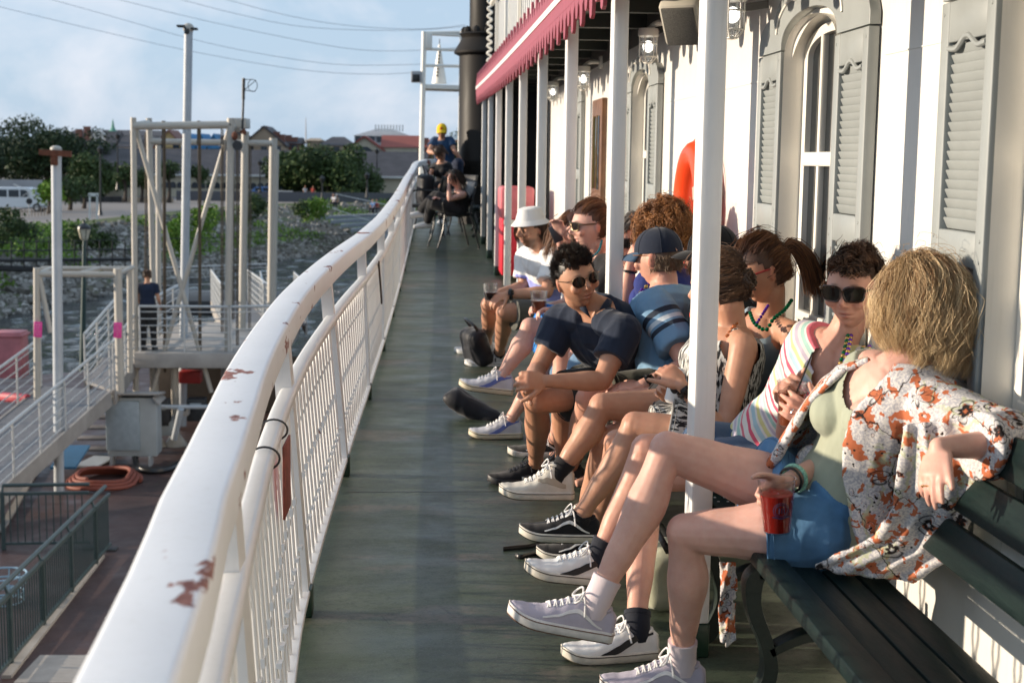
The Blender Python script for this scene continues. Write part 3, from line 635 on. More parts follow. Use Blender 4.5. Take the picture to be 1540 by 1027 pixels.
# ---- platform and railings
def railpanel(par, A, B, h=1.0, bars=6, post=1.0, mat=None, top=.03):
    mat = mat or M_GALV; u = V((0, 0, 1)); L = (B-A).length
    m = MB(); m.cyl(A+u*h, B+u*h, top, n=8); m.build('handrail', mat, par)
    for i in range(bars-1):
        m = MB(); z = h*(.12+.76*i/(bars-2)); m.cyl(A+u*z, B+u*z, .014, n=6); m.build('rail_bar', mat, par)
    k = max(1, round(L/post))
    for i in range(k+1): p = lerp(A, B, i/k); m = MB(); m.cyl(p, p+u*h, .022, n=8); m.build('rail_post', mat, par)
pf = thing('landing_platform', 'grey landing platform where the crew member stands inside the gantry', 'platform', at(275, 540, 33))
a0 = at(203, 529, YG-.2); a1 = at(347, 529, YG-.2); fz = a0.z
x0, x1 = a0.x, a1.x+1.0
m = MB(); m.rbox(((x0+x1)/2, YG+2.6, fz-.17), (x1-x0, 5.9, .34), .02); m.build('slab', M_CONC, pf)
railpanel(pf, V((x0+.1, YG-.15, fz)), V((x1-1.05, YG-.15, fz)), 1.0, 7, .95)
railpanel(pf, V((x1-1.0, YG-.15, fz)), V((x1-.05, YG+.1, fz)), 1.0, 4, .9)
railpanel(pf, V((x0+.05, YG+.2, fz)), V((x0+.05, YG+5.4, fz)), 1.0, 6, 1.1)
for (x, y) in ((x0+.3, YG+.3), (x1-1.2, YG+.3), (-5.6, YG+.4), (x0+.3, YG+5), (x1-.3, YG+5)):
    m = MB(); m.cyl((x, y, DZ), (x, y, fz-.3), .09, n=12); m.lathe([(.28, 0), (.10, .25)], (x, y, DZ), 14); m.build('column', M_PIPE, pf)
def gangway(label, FA, FB, wdir, wd, bars=6):
    t = thing('gangway', label, 'gangway', FA, group='aluminium gangways'); w_ = V(wdir).normalized()*wd
    m = MB(); m.add([FA, FB, FB+w_, FA+w_, FA-V((0, 0, .06)), FB-V((0, 0, .06)), FB+w_-V((0, 0, .06)), FA+w_-V((0, 0, .06))], [(0, 1, 2, 3), (7, 6, 5, 4), (0, 4, 5, 1), (1, 5, 6, 2), (2, 6, 7, 3), (3, 7, 4, 0)]); m.build('walkway', simple('grating', (.14, .14, .15), .6, var=.3, vscale=20), t)
    for o_ in (V((0, 0, 0)), w_): m = MB(); m.bar(FA+o_-V((0, 0, .15)), FB+o_-V((0, 0, .15)), .05, .32); m.build('stringer', M_CONC, t)
    railpanel(t, FA, FB, 1.0, bars, 1.0); railpanel(t, FA+w_, FB+w_, 1.0, bars, 1.0); return t
# near ramp rising from the left edge to the landing; second ramp beyond the portal
A = at(-70, 800, 23.2); B = at(166, 588, 29.4); gangway('aluminium gangway ramp rising from the left edge of the dock to the pink-signed portal', A, B, (-1, .42, 0), 1.7)
A2 = B+V((.05, .1, 0)); B2 = V((x0, YG+1.2, fz)); gangway('short level gangway between the pink-signed portal and the platform', A2, B2, (-.55, .8, 0), 1.55)
A3 = V((x0+.8, YG+5.4, fz)); B3 = at(318, 452, 47); gangway('gangway leading away from the platform towards the shore, left one', A3+V((.3, 0, 0)), B3, (1, 0, 0), 1.2)
A4 = V((x1-.9, YG+5.4, fz)); B4 = at(392, 455, 47); gangway('gangway leading away from the platform towards the shore, right one', A4, B4, (1, 0, 0), 1.1)
sp = thing('shore_pontoon', 'dark low pontoon with a pipe rail where the gangways end', 'pontoon', at(330, 440, 48))
m = MB(); m.rbox(at(325, 455, 50), (4.6, 4, .5), .03); m.build('deck_slab', M_DARK, sp); railpanel(sp, at(242, 446, 50), at(402, 440, 50), 1.0, 5, 1.0)
# portal with pink signs
pt = thing('gangway_portal', 'cream pipe portal frame over the gangway carrying two pink signs', 'portal', at(118, 590, 28.6)); YT = 28.8
for (xa, ya, xb, yb, r, nm) in ((56, 600, 55.5, 403, .07, 'leg'), (181, 590, 177, 404, .085, 'leg'), (56, 412, 180, 413, .06, 'beam'), (62, 404, 197, 404, .05, 'beam2'), (58, 410, 76, 500, .05, 'brace')):
    Y2 = YT+(1.4 if nm == 'beam2' else 0); pipe(at(xa, ya, Y2), at(xb, yb, Y2), r, nm.strip('2'), None, pt)
pipe(at(56, 412, YT), at(80, 403, YT+1.4), .045, 'beam', None, pt); pipe(at(178, 412, YT), at(200, 402, YT+1.4), .045, 'beam', None, pt); pipe(at(196, 560, YT+1.4), at(195, 404, YT+1.4), .06, 'leg', None, pt); pipe(at(120, 411, YT), at(150, 404, YT+1.4), .045, 'beam', None, pt)
M_PINK = simple('pink sign', (.80, .05, .30), .5, var=0)
for k, (px, py) in enumerate(((57, 495.5), (177, 496.5))):
    c0 = at(px, py, YT-.14); t = thing('pink_sign', ('left' if k == 0 else 'right')+' of two small pink signs with white lines of text on the portal legs', 'sign', c0, group='pink signs on the portal')
    m = MB(); m.rbox(c0, (.16, .012, .31), .003, Matrix.Rotation(radians(3), 3, 'Y')); m.build('plate', M_PINK, t)
    for i in range(5):
        m = MB(); w_ = .10-.02*((i*7+k) % 3); m.tube([c0+V((-w_/2+w_*j/14, -.010, .10-.05*i+.006*(-1)**j)) for j in range(15)], .0035, 4); m.build('text_line', M_WIN, t)
# cabinet, boxes, hoses
c0 = G(196, 700); t = thing('electrical_cabinet', 'grey steel electrical cabinet with a sloping lid on the dock', 'cabinet', c0)
M_CAB = simple('cabinet grey', (.33, .36, .37), .5, var=.12, vscale=2)
m = MB(); m.rbox(c0+V((.05, .3, .82)), (1.02, .6, 1.25), .02); m.build('body', M_CAB, t)
m = MB(); m.rbox(c0+V((-.13, -.03, .86)), (.70, .06, 1.05), .015); m.build('door', simple('door blue grey', (.30, .36, .40), .45), t)
m = MB(); m.rbox(c0+V((.07, .25, 1.50)), (1.14, .85, .05), .01, Matrix.Rotation(radians(-7), 3, 'X')); m.rbox(c0+V((.58, .25, 1.40)), (.20, .8, .04), .01, Matrix.Rotation(radians(50), 3, 'Y')); m.build('lid', M_CONC, t)
for dx in (-.38, .42): m = MB(); m.box(c0+V((dx, .05, .10)), (.05, .3, .22)); m.build('leg', M_GALV, t)
rnd = random.Random(3)
c0 = G(155, 735); t = thing('hose_coil', 'orange hose lying in a flat coil beside the tall pole', 'hose', c0); m = MB(); pts = []
for i in range(90):
    a = i*.26; r = .66-.22*(i/90); pts.append(c0+V((r*cos(a)*1.1-.1, r*sin(a)*1.3+.5, .05+.05*(i//24)+.02*sin(a*3))))
m.tube(pts, .04, 8); m.build('hose', simple('orange hose', (.20, .05, .03), .7), t)
m = MB(); pts = catmull([G(205, 690)+V((0, 0, .4)), G(204, 702)+V((0, 0, .1)), G(215, 711)+V((0, 0, .06)), G(250, 710)+V((0, 0, .06)), G(285, 690)+V((0, 0, .06)), G(310, 660)+V((0, 0, .08))], 6); m.tube(pts, .07, 8)
tag(m.build('black_hose', M_BLACK), 'thick black hose curling from the grey cabinet across the dock', 'hose')
m = MB(); m.bar(G(95, 722)+V((0, 0, .25)), G(118, 695)+V((0, 0, .35)), .5, .05); tag(m.build('blue_tarp', simple('blue tarp', (.03, .14, .28), .6)), 'blue folded tarp at the foot of the tall pole', 'tarp')
m = MB(); m.bar(G(128, 705)+V((0, 0, .05)), G(158, 690)+V((0, 0, .05)), .5, .03); tag(m.build('hatch_plate', M_GALV), 'small grey steel plate lying on the dock beside the cabinet', 'plate')
t = thing('dock_steps', 'dark wooden steps on the dock left of the cabinet', 'steps', G(140, 680))
for i in range(5): m = MB(); m.rbox(G(140, 690)+V((0, .5+.35*i, .12+.17*i)), (1.0, .34, .05), .01); m.build('tread', simple('grey boards', (.16, .14, .13), .7, var=.3, vscale=6), t)
# machinery under the platform
LB = ['black equipment box under the platform beside the brace', 'dark equipment box under the platform at the right', 'small pale box on the pipe under the platform']
for k, (px, py, wd, hh, mt) in enumerate(((243, 617, .38, .5, M_DARK), (296, 615, .40, .5, M_DARK), (277, 617, .22, .2, M_CONC), (248, 640, .4, .4, M_CAB))):
    c0 = at(px, py, 31.2+.3*(k % 2)); t = thing('equipment_box', (LB+['grey-blue junction box behind the cabinet'])[k], 'box', c0)
    m = MB(); m.rbox(c0, (wd, .35, hh), .02); m.build('case', mt, t); m = MB(); m.rbox(c0+V((0, -.18, hh*.2)), (wd*.6, .03, hh*.25), .01); m.build('panel', M_CAB if mt is M_DARK else M_DARK, t)
m = MB(); m.cyl(at(225, 612, 31), at(335, 612, 31), .05); m.cyl(at(262, 660, 31), at(272, 615, 30.8), .07); tag(m.build('dock_pipe', M_PIPEG), 'grey pipe run under the platform beside the boxes', 'pipe')
m = MB(); m.rbox((-4.6, 36.5, DZ+.7), (4.4, .3, 1.4), .02); tag(m.build('storage_bin', simple('brown bin', (.10, .07, .045), .7)), 'brown timber storage bin in the shade under the platform', 'bin')
m = MB(); m.rbox(at(287, 566, 33.5), (.5, .4, .28), .02); tag(m.build('red_crate', simple('red plastic', (.35, .02, .02), .5)), 'red crate in the shade under the platform', 'crate')
m = MB(); m.rbox(at(17, 532, 33), (.62, .62, 1.05), .02); m.rbox(at(17, 503, 33), (.70, .70, .06), .02); tag(m.build('pink_box', simple('faded pink steel', (.38, .13, .15), .6, var=.25, vscale=3)), 'faded pink steel box beside the water at the left edge', 'box')
m = MB(); m.tube(catmull([at(-20, 600, 30), at(0, 597, 30), at(20, 598, 29.6), at(42, 600, 29.4)], 5), .10, 10); tag(m.build('red_float', simple('red float', (.40, .04, .06), .5)), 'red rubber float behind the ramp railing at the left edge', 'float')
# green lamp post with lantern, standing in the water behind the ramp
YL = 46; b0 = at(124, 560, YL); b1 = at(127, 362, YL); t = thing('lantern_post', 'dark green lamp post with a glass lantern in front of the rocks', 'lamp post', b0)
m = MB(); m.tube([b0, lerp(b0, b1, .5), b1], [.10, .08, .055], 12); m.build('post', simple('lamp green', (.02, .05, .045), .5), t)
m = MB(); m.lathe([(.05, 0), (.13, .06), (.21, .36), (.20, .37)], b1, 6); m.build('glass', simple('lantern glass', (.62, .58, .45), .3, Transmission_Weight=.3), t)
m = MB(); m.lathe([(.22, .37), (.20, .45), (.10, .52), (.04, .56), (.03, .64), (0, .68)], b1, 12); 
for a in range(6): aa = a*pi/3; m.cyl(b1+V((.13*cos(aa), .13*sin(aa), .06)), b1+V((.21*cos(aa), .21*sin(aa), .37)), .012, n=5)
m.build('hood', M_BLACK, t)
# dark pontoon rail line in front of the rocks
t = thing('pontoon_rail', 'black low steel structure along the foot of the rocks', 'railing', at(80, 400, 58))
m = MB(); m.cyl(at(-40, 392, 58), at(205, 390, 58), .07, n=6); m.cyl(at(-40, 378, 58), at(205, 375, 58), .03, n=6)
for i in range(14): m.cyl(at(-40+19*i, 402, 58), at(-40+19*i, 362, 58), .03, n=6)
m.cyl(at(-40, 402, 58), at(60, 405, 58), .12, n=6); m.cyl(at(-40, 366, 58), at(560, 352, 66), .018, n=5)
m.build('rails', M_BLACK, t)
# ------------------------------------------------------------- levee, riprap, promenade
LZ = -3.6
def curve_pts(L, z, xs):
    out = []
    for x in xs:
        for (a, ya), (b, yb) in zip(L, L[1:]):
            if x <= b: break
        t = (x-a)/(b-a); out.append(atz(x, ya+(yb-ya)*t, z))
    return out
XS = [-500+25*i for i in range(60)]
SH = [(-500, 640), (0, 483), (150, 452), (300, 424), (420, 397), (480, 386), (551, 373), (620, 362), (700, 352), (1000, 340)]
TP = [(-500, 400), (0, 349), (120, 341), (250, 325), (380, 312), (470, 309), (560, 306), (700, 300), (1000, 295)]
s0 = curve_pts(SH, WZ-.05, XS); s1 = curve_pts(TP, LZ, XS); rows = []
for k in range(13):
    t = k/12; rows.append([V(lerp(a, b, t)[:])+V((0, 0, .22*noise.noise(V((a.x*.3+k, a.y*.3, k*.5)))*(1 if 0 < k < 12 else 0))) for a, b in zip(s0, s1)])
n = NT('bank soil and moss'); co = n.coord(); n.set(Base_Color=n.mix(n.ramp(n.noise(co, .16, 6, .6), [(.45, 0.), (.58, 1.)]), (.12, .10, .075), (.06, .085, .03)), Roughness=.95); n.bump(n.noise(co, 6, 6), .8, .1)
m = MB(); m.loftgrid(rows); tag(m.build('river_bank', n.m), kind='structure')
far = [p+(p-V((0, 0, p.z))).normalized()*2500 for p in s1]; far = [V((p.x, p.y, LZ)) for p in far]; mid_ = [V((lerp(a, b, .012).x, lerp(a, b, .012).y, LZ)) for a, b in zip(s1, far)]
n = NT('grass verge'); co = n.coord(); n.set(Base_Color=n.mix(n.noise(co, .5, 6, .65), (.035, .055, .012), (.09, .12, .03)), Roughness=.95); n.bump(n.noise(co, 8, 4), .6, .05); M_VERGE = n.m
v2 = [V((lerp(a, b, .0032).x, lerp(a, b, .0032).y, LZ+.02)) for a, b in zip(s1, far)]
m = MB(); m.loftgrid([s1, v2]); tag(m.build('grass_verge', M_VERGE), kind='structure')
n = NT('promenade paving'); co = n.coord(); n.set(Base_Color=n.mix(n.noise(co, .3, 7, .6), (.17, .15, .14), (.26, .23, .21)), Roughness=.85)
m = MB(); m.loftgrid([[p-V((0, 0, .012)) for p in v2], [V((p.x, p.y, LZ)) for p in far]]); tag(m.build('promenade_ground', n.m), kind='structure')
# riprap rocks: far more than anyone could count
rnd = random.Random(11); m = MB()
n = NT('limestone riprap'); oi = n.attr('shade', 'Fac'); co = n.coord(); n.set(Base_Color=n.mix(n.ramp(oi, [(0, 0.), (1, 1.)]), (.10, .09, .075), (.40, .38, .35)), Roughness=.9); n.bump(n.noise(co, 5, 5), .5, .05); M_ROCK = n.m
base = [(-1,-1,-1),(1,-1,-1),(1,1,-1),(-1,1,-1),(-1,-1,1),(1,-1,1),(1,1,1),(-1,1,1)]
bf = [(0,3,2,1),(4,5,6,7),(0,1,5,4),(1,2,6,5),(2,3,7,6),(3,0,4,7)]; shades = []
for i in range(10500):
    k = rnd.randrange(14, 47); t = rnd.random()**.9; f = rnd.random()
    k2 = min(k+1, len(XS)-1); p = lerp(lerp(s0[k], s0[k2], f), lerp(s1[k], s1[k2], f), t)
    if t > .42 and noise.noise(V((p.x*.13, p.y*.13, 3.3))) > .12+.25*rnd.random(): continue
    r = rnd.uniform(.06, .17)*(1+1.0*(rnd.random() > .95)); M = Matrix.Rotation(rnd.uniform(0, 6.3), 3, V((rnd.random()-.5, rnd.random()-.5, rnd.random()-.5)).normalized())
    m.add([p+V((0, 0, r*.2))+M @ V((a*r*rnd.uniform(.5, 1.1), b*r*rnd.uniform(.5, 1.0), c*r*rnd.uniform(.35, .8))) for a, b, c in base], bf); shades.append(rnd.random()**1.3)
o = m.build('riprap', M_ROCK, smooth=False); tag(o, 'pale grey riprap rocks heaped along the river bank', 'rocks', kind='stuff')
at_ = o.data.attributes.new('shade', 'FLOAT', 'FACE'); fv = [s for s in shades for _ in range(6)]
at_.data.foreach_set('value', fv[:len(o.data.polygons)]+[0.5]*max(0, len(o.data.polygons)-len(fv)))
# ------------------------------------------------------------- trees and shrubs
def leaf_mat(name, a, b):
    n = NT(name); s = n.attr('shade', 'Fac'); n.set(Base_Color=n.mix(s, a, b), Roughness=.6); n.b.inputs['Specular IOR Level'].default_value = .25
    n.put(n.b.inputs['Subsurface Weight'], 0); return n.m
M_LEAF = leaf_mat('oak leaves', (.018, .034, .012), (.062, .095, .026)); M_LEAFD = leaf_mat('dark leaves', (.012, .024, .012), (.04, .062, .022)); M_LEAFB = leaf_mat('fresh leaves', (.06, .12, .012), (.16, .27, .03))
M_BARK = simple('bark', (.06, .045, .035), .9)
def leaves(par, c, R, cnt, mat, size, rnd, name='crown', squash=.8, blobs=14):
    m = MB(); sh = []; bl = []
    for i in range(blobs):
        d = V((rnd.gauss(0, 1), rnd.gauss(0, 1), rnd.gauss(0, .8))).normalized()*rnd.uniform(.25, .8); bl.append((V((d.x*R, d.y*R, d.z*R*squash)), rnd.uniform(.28, .5)*R, rnd.uniform(.0, .6)))
    for i in range(cnt):
        bc, br, bs = bl[rnd.randrange(blobs)]; d = V((rnd.gauss(0, 1), rnd.gauss(0, 1), rnd.gauss(0, 1))).normalized()*(br*rnd.uniform(.6, 1.08))
        p = V(c)+bc+d; a = V((rnd.gauss(0, 1), rnd.gauss(0, 1), rnd.gauss(0, 1))).normalized()*size*rnd.uniform(.6, 1.3); b = a.orthogonal().normalized()*size*rnd.uniform(.4, 1)
        m.add([p-a, p+b, p+a, p-b], [(0, 1, 2, 3)]); sh.append(min(1, max(0, bs+rnd.uniform(0, .5))))
    o = m.build(name, mat, par, smooth=False)
    A_ = o.data.attributes.new('shade', 'FLOAT', 'FACE'); A_.data.foreach_set('value', (sh+[.5]*10)[:len(o.data.polygons)]); return o
def tree(label, px, py, Y, R, hgt, mat, seed, name='oak_tree', cnt=7000, size=.20, group=None):
    rnd = random.Random(seed); b = at(px, py, Y); b.z = LZ; t = thing(name, label, 'tree', b, group=group)
    m = MB(); top = b+V((0, 0, hgt-R*1.1)); m.tube([b, lerp(b, top, .5)+V((.1, 0, 0)), top], [.22, .16, .12], 8)
    for k in range(5): a = k*1.3; m.tube([lerp(b, top, .75), top+V((R*.5*cos(a), R*.5*sin(a), R*.5))], [.10, .04], 6)
    m.build('trunk', M_BARK, t); leaves(t, b+V((0, 0, hgt-R*.8)), R, cnt, mat, size, rnd, blobs=18)
rnd = random.Random(77); m = MB(); sh = []
for i in range(16000):
    k = rnd.randrange(14, 47); t = rnd.uniform(.25, 1.0); f = rnd.random(); p = lerp(lerp(s0[k], s0[k+1], f), lerp(s1[k], s1[k+1], f), t)
    if noise.noise(V((p.x*.13, p.y*.13, 3.3))) < .02+.2*rnd.random(): continue
    a = V((rnd.gauss(0, 1), rnd.gauss(0, 1), rnd.gauss(0, 1)+.6)).normalized()*rnd.uniform(.07, .20); b = a.orthogonal().normalized()*rnd.uniform(.04, .10); q = p+V((0, 0, rnd.uniform(.15, .55))); m.add([q-a, q+b, q+a, q-b], [(0, 1, 2, 3)]); sh.append(rnd.random()**1.5)
o = m.build('bank_weeds', M_LEAFB, smooth=False); tag(o, 'green weeds growing in patches between the rocks of the bank', 'weeds', kind='stuff'); A_ = o.data.attributes.new('shade', 'FLOAT', 'FACE'); A_.data.foreach_set('value', (sh+[.5]*10)[:len(o.data.polygons)])
GT = 'trees along the promenade'
for i, (px, Y, R, h, mt, lab) in enumerate(((-25, 185, 5.5, 8.2, M_LEAFD, 'dense dark tree cut by the left edge of the picture'), (35, 200, 6, 9.8, M_LEAFD, 'dense dark tree behind the stairway at the left'), (70, 170, 5, 8.6, M_LEAFD, 'tall dark tree directly left of the rusty-barred pole'), (118, 180, 5.4, 8.6, M_LEAFD, 'big dark tree right of the rusty-barred pole'), (150, 165, 3.6, 5.6, M_LEAF, 'lower tree in front of the slate roof end'),
    (448, 165, 4.4, 6.7, M_LEAF, 'leftmost oak of the clump in front of the shed'), (492, 162, 4.8, 7.2, M_LEAF, 'tallest oak in the middle of the promenade clump'), (526, 165, 3.6, 4.8, M_LEAF, 'right oak of the promenade clump'), (558, 175, 2.2, 3.0, M_LEAF, 'small oak below the red roofed hall'), (622, 190, 4.0, 5.2, M_LEAF, 'dark oak between the hall and the bow railing'), (690, 200, 5, 8.4, M_LEAFD, 'dark tree behind the man in the yellow cap'))):
    tree(lab, px, 300, Y, R, h, mt, 20+i, group=GT)
for i, (px, Y, R, h, mt, lab) in enumerate(((73, 120, 1.5, 3.1, M_LEAFB, 'bright green young tree beside the grey wall'), (105, 128, 1.5, 3.0, M_LEAF, 'round reddish-green young tree by the sign'), (126, 132, 1.5, 3.1, M_LEAF, 'small round tree beside the dark lamp post'), (188, 150, 1.3, 3.9, M_LEAF, 'slim young tree left of the gantry'), (213, 150, 1.3, 3.6, M_LEAF, 'slim young tree seen between the left gantry legs'), (254, 150, 1.3, 4.3, M_LEAF, 'slim young tree seen through the gantry, left of the tall pole'), (300, 150, 1.3, 3.9, M_LEAF, 'slim young tree seen through the gantry, right of the tall pole'))):
    tree(lab, px, 300, Y, R, h, mt, 50+i, name='young_tree', cnt=900, size=.15, group='young trees in the promenade planters')
for i, (px, py, Y, R, lab) in enumerate(((480, 330, 112, 1.7, 'bright green bush growing among the rocks near the steps'), (384, 322, 106, 1.5, 'darker green bush at the top of the bank beside the gantry'), (455, 322, 111, 1.0, 'small low bush left of the bright green bush'), (300, 345, 88, 1.5, 'green weeds on the bank behind the tall pole'), (270, 372, 82, 1.6, 'green weeds low on the bank inside the gantry'), (125, 372, 76, 1.3, 'green weeds on the bank behind the lantern'), (20, 358, 80, 1.6, 'green weeds at the top of the bank at the left'), (160, 376, 76, 1.0, 'small weeds on the bank right of the lantern'))):
    b = at(px, py, Y); t = thing('bush', lab, 'bush', b, group='bushes on the river bank'); leaves(t, b+V((0, 0, R*.4)), R, 1300 if R > 1.4 else 600, M_LEAFB if i in (0, 3, 4) else M_LEAF, .10, random.Random(80+i), 'foliage', .62, 9)
# ------------------------------------------------------------- buildings
def bm_(name, col, **k): return simple(name, col, .8, var=.12, vscale=.4, **k)
B_CREAM = bm_('cream stucco', (.50, .44, .33)); B_SLATE = simple('slate roof', (.05, .045, .05), .7, var=.3, vscale=.6); B_RED = bm_('red tile roof', (.28, .07, .05)); B_TAN = bm_('tan stucco', (.36, .28, .20)); B_BRICK = bm_('brick', (.22, .10, .075)); B_GREYW = bm_('grey wall', (.33, .33, .34)); B_BLUE = bm_('blue tarpaulin roof', (.06, .22, .42)); B_YEL = bm_('ochre gable', (.52, .36, .16)); B_WHITE = bm_('white trim', (.66, .65, .62)); B_PANE = simple('dark pane', (.03, .04, .05), .15, var=0); B_TEAL = bm_('teal frames', (.10, .22, .20))
def block(par, x0, x1, yt, Y, dep, mat, name='wall', yb=None):
    a = at(x0, yt, Y); b = at(x1, yt, Y); z0 = LZ if yb is None else at(x0, yb, Y).z; z1 = (a.z+b.z)/2
    m = MB(); m.box(((a.x+b.x)/2, Y+dep/2, (z0+z1)/2), (b.x-a.x, dep, z1-z0)); return m.build(name, mat, par, smooth=False), a.x, b.x, z1
def gable(par, x0, x1, ze, zr, Y, dep, mat, wmat, side=True, hip=0):
    m = MB(); o = .3
    if side:   # ridge parallel to X
        h = hip; P = [V((x0-o, Y-o, ze)), V((x1+o, Y-o, ze)), V((x1+o, Y+dep+o, ze)), V((x0-o, Y+dep+o, ze)), V((x0-o+h, Y+dep/2, zr)), V((x1+o-h, Y+dep/2, zr))]
        m.add(P, [(0, 1, 5, 4), (3, 4, 5, 2), (0, 4, 3), (1, 2, 5), (0, 3, 2, 1)])
    else:
        xm = (x0+x1)/2; P = [V((x0-o, Y-o, ze)), V((xm, Y-o, zr)), V((x1+o, Y-o, ze)), V((x0-o, Y+dep, ze)), V((xm, Y+dep, zr)), V((x1+o, Y+dep, ze))]
        m.add(P+[p-V((0, 0, .25)) for p in P], [(0, 1, 4, 3), (1, 2, 5, 4), (6, 9, 10, 7), (7, 10, 11, 8), (0, 6, 7, 1), (1, 7, 8, 2), (0, 3, 9, 6), (2, 8, 11, 5)])
        g = MB(); g.add([V((x0, Y, ze-.1)), V((x1, Y, ze-.1)), V((xm, Y, zr-.15))], [(0, 1, 2)]); g.build('gable', wmat, par, smooth=False)
    return m.build('roof', mat, par, smooth=False)
def windows(par, xs, zc, w, h, Y, mat=None, arch=False):
    for x in xs:
        m = MB(); m.box((x, Y-.04, zc), (w, .08, h))
        if arch: m.prism([(w/2*cos(pi*k/8), w/2*sin(pi*k/8)) for k in range(9)], lambda u, v, d: V((x+u, Y-.08+d, zc+h/2+v)), 0, .08)
        m.build('window', mat or B_PANE, par, smooth=False)
# long market shed
t = thing('market_shed', 'long cream market shed with a slate roof and small arched windows', 'building', at(340, 292, 172)); Y = 172
_, xa, xb, ze = block(t, 108, 640, 263, Y, 16, B_CREAM); r = gable(t, xa, xb, ze, at(340, 225, Y+8).z, Y, 16, B_SLATE, B_CREAM)
m = MB(); m.box(((xa+xb)/2, Y-.35, ze-.1), (xb-xa+.6, .5, .22)); m.build('gutter', B_WHITE, t, smooth=False)
windows(t, [at(x, 278, Y).x for x in range(150, 560, 11)], at(300, 281, Y).z, .75, .35, Y, arch=True)
m = MB(); m.box((at(170, 275, Y).x, Y-.6, at(170, 274, Y).z), (2.1, 1.2, .8)); m.build('awning', simple('green awning', (.02, .11, .07), .6), t, smooth=False)
# village of roofs behind
def house(label, x0, x1, y_e, y_r, Y, dep, wmat, rmat, side=True, hip=0, wins=0, chim=(), name='town_house', wy=None, cmat=None):
    t = thing(name, label, 'building', at((x0+x1)/2, 290, Y)); _, xa, xb, ze = block(t, x0, x1, y_e, Y, dep, wmat); zr = at((x0+x1)/2, y_r, Y+dep/2 if side else Y).z
    r = gable(t, xa, xb, ze, zr, Y, dep, rmat, wmat, side, hip)
    if wins: windows(t, [lerp(xa, xb, (i+.5)/wins) for i in range(wins)], at(x0, wy or (y_e+7), Y).z, .9, 1.1, Y)
    for (px, pt) in chim:
        p = at(px, pt, Y+1.5); m = MB(); m.box((p.x, Y+1.5, p.z-.9), (.9, .7, 1.9)); m.box((p.x, Y+1.5, p.z+.08), (1.05, .85, .14)); m.build('chimney', cmat or B_BRICK, r, smooth=False)
    return t, xa, xb, ze
t, xa, xb, ze = house('dark slate roofed house with a brick chimney and white dormer left of the cupola', 98, 168, 222, 197, 215, 12, B_GREYW, B_SLATE, chim=((131, 192), (119, 196)), wins=3)
m = MB(); p = at(150, 214, 214); m.box(p, (1.5, 1.2, 2.0)); m.prism([(-.9, 0), (.9, 0), (0, .9)], lambda u, v, d: V((p.x+u, p.y-.7+d, p.z+1+v)), 0, 1.4); m.build('dormer', B_WHITE, t, smooth=False)
m = MB(); m.box(p+V((0, -.62, -.1)), (.8, .08, 1.3)); m.build('window', B_PANE, t, smooth=False)
t = thing('cupola_tower', 'small tan tower with a green pointed copper roof', 'tower', at(168, 290, 222)); p = at(170.5, 222, 222)
m = MB(); m.lathe([(1.25, -9), (1.25, 1.2), (1.5, 1.35), (1.5, 1.6)], p, 8); m.build('shaft', B_TAN, t, smooth=False); m = MB(); m.lathe([(1.6, 1.6), (1.1, 2.2), (.45, 2.6), (.25, 3.0), (.05, 4.2), (0, 4.3)], p, 8); m.build('roof', bm_('verdigris', (.12, .30, .22)), t, smooth=False)
for a in range(8): m = MB(); aa = a*pi/4+pi/8; m.box(p+V((1.2*cos(aa), 1.2*sin(aa), .3)), (.35, .35, 1.3)); m.build('window', B_PANE, t, smooth=False)
house('low white dormered house right of the cupola', 178, 206, 222, 207, 214, 9, B_WHITE, B_SLATE, wins=2)
house('pale flat-topped building rising behind the gantry', 100, 112, 200, 196, 260, 8, B_WHITE, B_GREYW, hip=1)
house('wide grey roofed block behind the cupola', 140, 240, 204, 196, 250, 14, B_GREYW, B_SLATE)
house('ochre gabled house seen through the gantry', 232, 276, 222, 195, 206, 8, B_YEL, B_BRICK, side=False, wins=2, wy=217)
for i, (a, b) in enumerate(((276, 296), (294, 312), (311, 332))): house(['left', 'middle', 'right'][i]+' of three blue tarpaulin gables seen through the gantry', a, b, 224, 201, 205, 8, B_BLUE, B_BLUE, side=False)
house('pinkish house with a dark gable behind the right gantry legs', 330, 372, 214, 191, 208, 10, B_TAN, B_SLATE, side=False, wins=2, chim=((352, 193),))
house('large dark stepped roof with brick chimneys right of the gantry', 366, 428, 218, 189, 212, 12, B_TAN, B_SLATE, side=False, wins=3, chim=((398, 192), (416, 200), (424, 204)))
house('brick house with a dark roof beyond the stepped roof', 405, 450, 216, 207, 218, 9, B_BRICK, B_SLATE, chim=((434, 205), (443, 208)), wins=3)
house('small tan flat house left of the hipped roof', 461, 482, 212, 208, 225, 8, B_TAN, B_TAN, hip=.6)
house('tan house with a grey hipped roof left of the red roofed hall', 480, 532, 219, 206, 222, 10, B_TAN, B_SLATE, hip=2, wins=3)
house('brick red roofed house at the right of the hall', 625, 700, 222, 210, 232, 10, B_BRICK, B_RED, chim=((628, 211), (640, 209)), wins=4)
t, xa, xb, ze = house('long grey office block with a flat top behind the red roofed hall', 533, 618, 205, 194, 262, 20, B_GREYW, B_GREYW, hip=4, wins=8, wy=209)
m = MB()
for i in range(10): p = at(565+4.5*i, 193, 265); m.box(p, (.25, .25, 1.2)); 
m.build('roof_vents', B_WHITE, t, smooth=False)
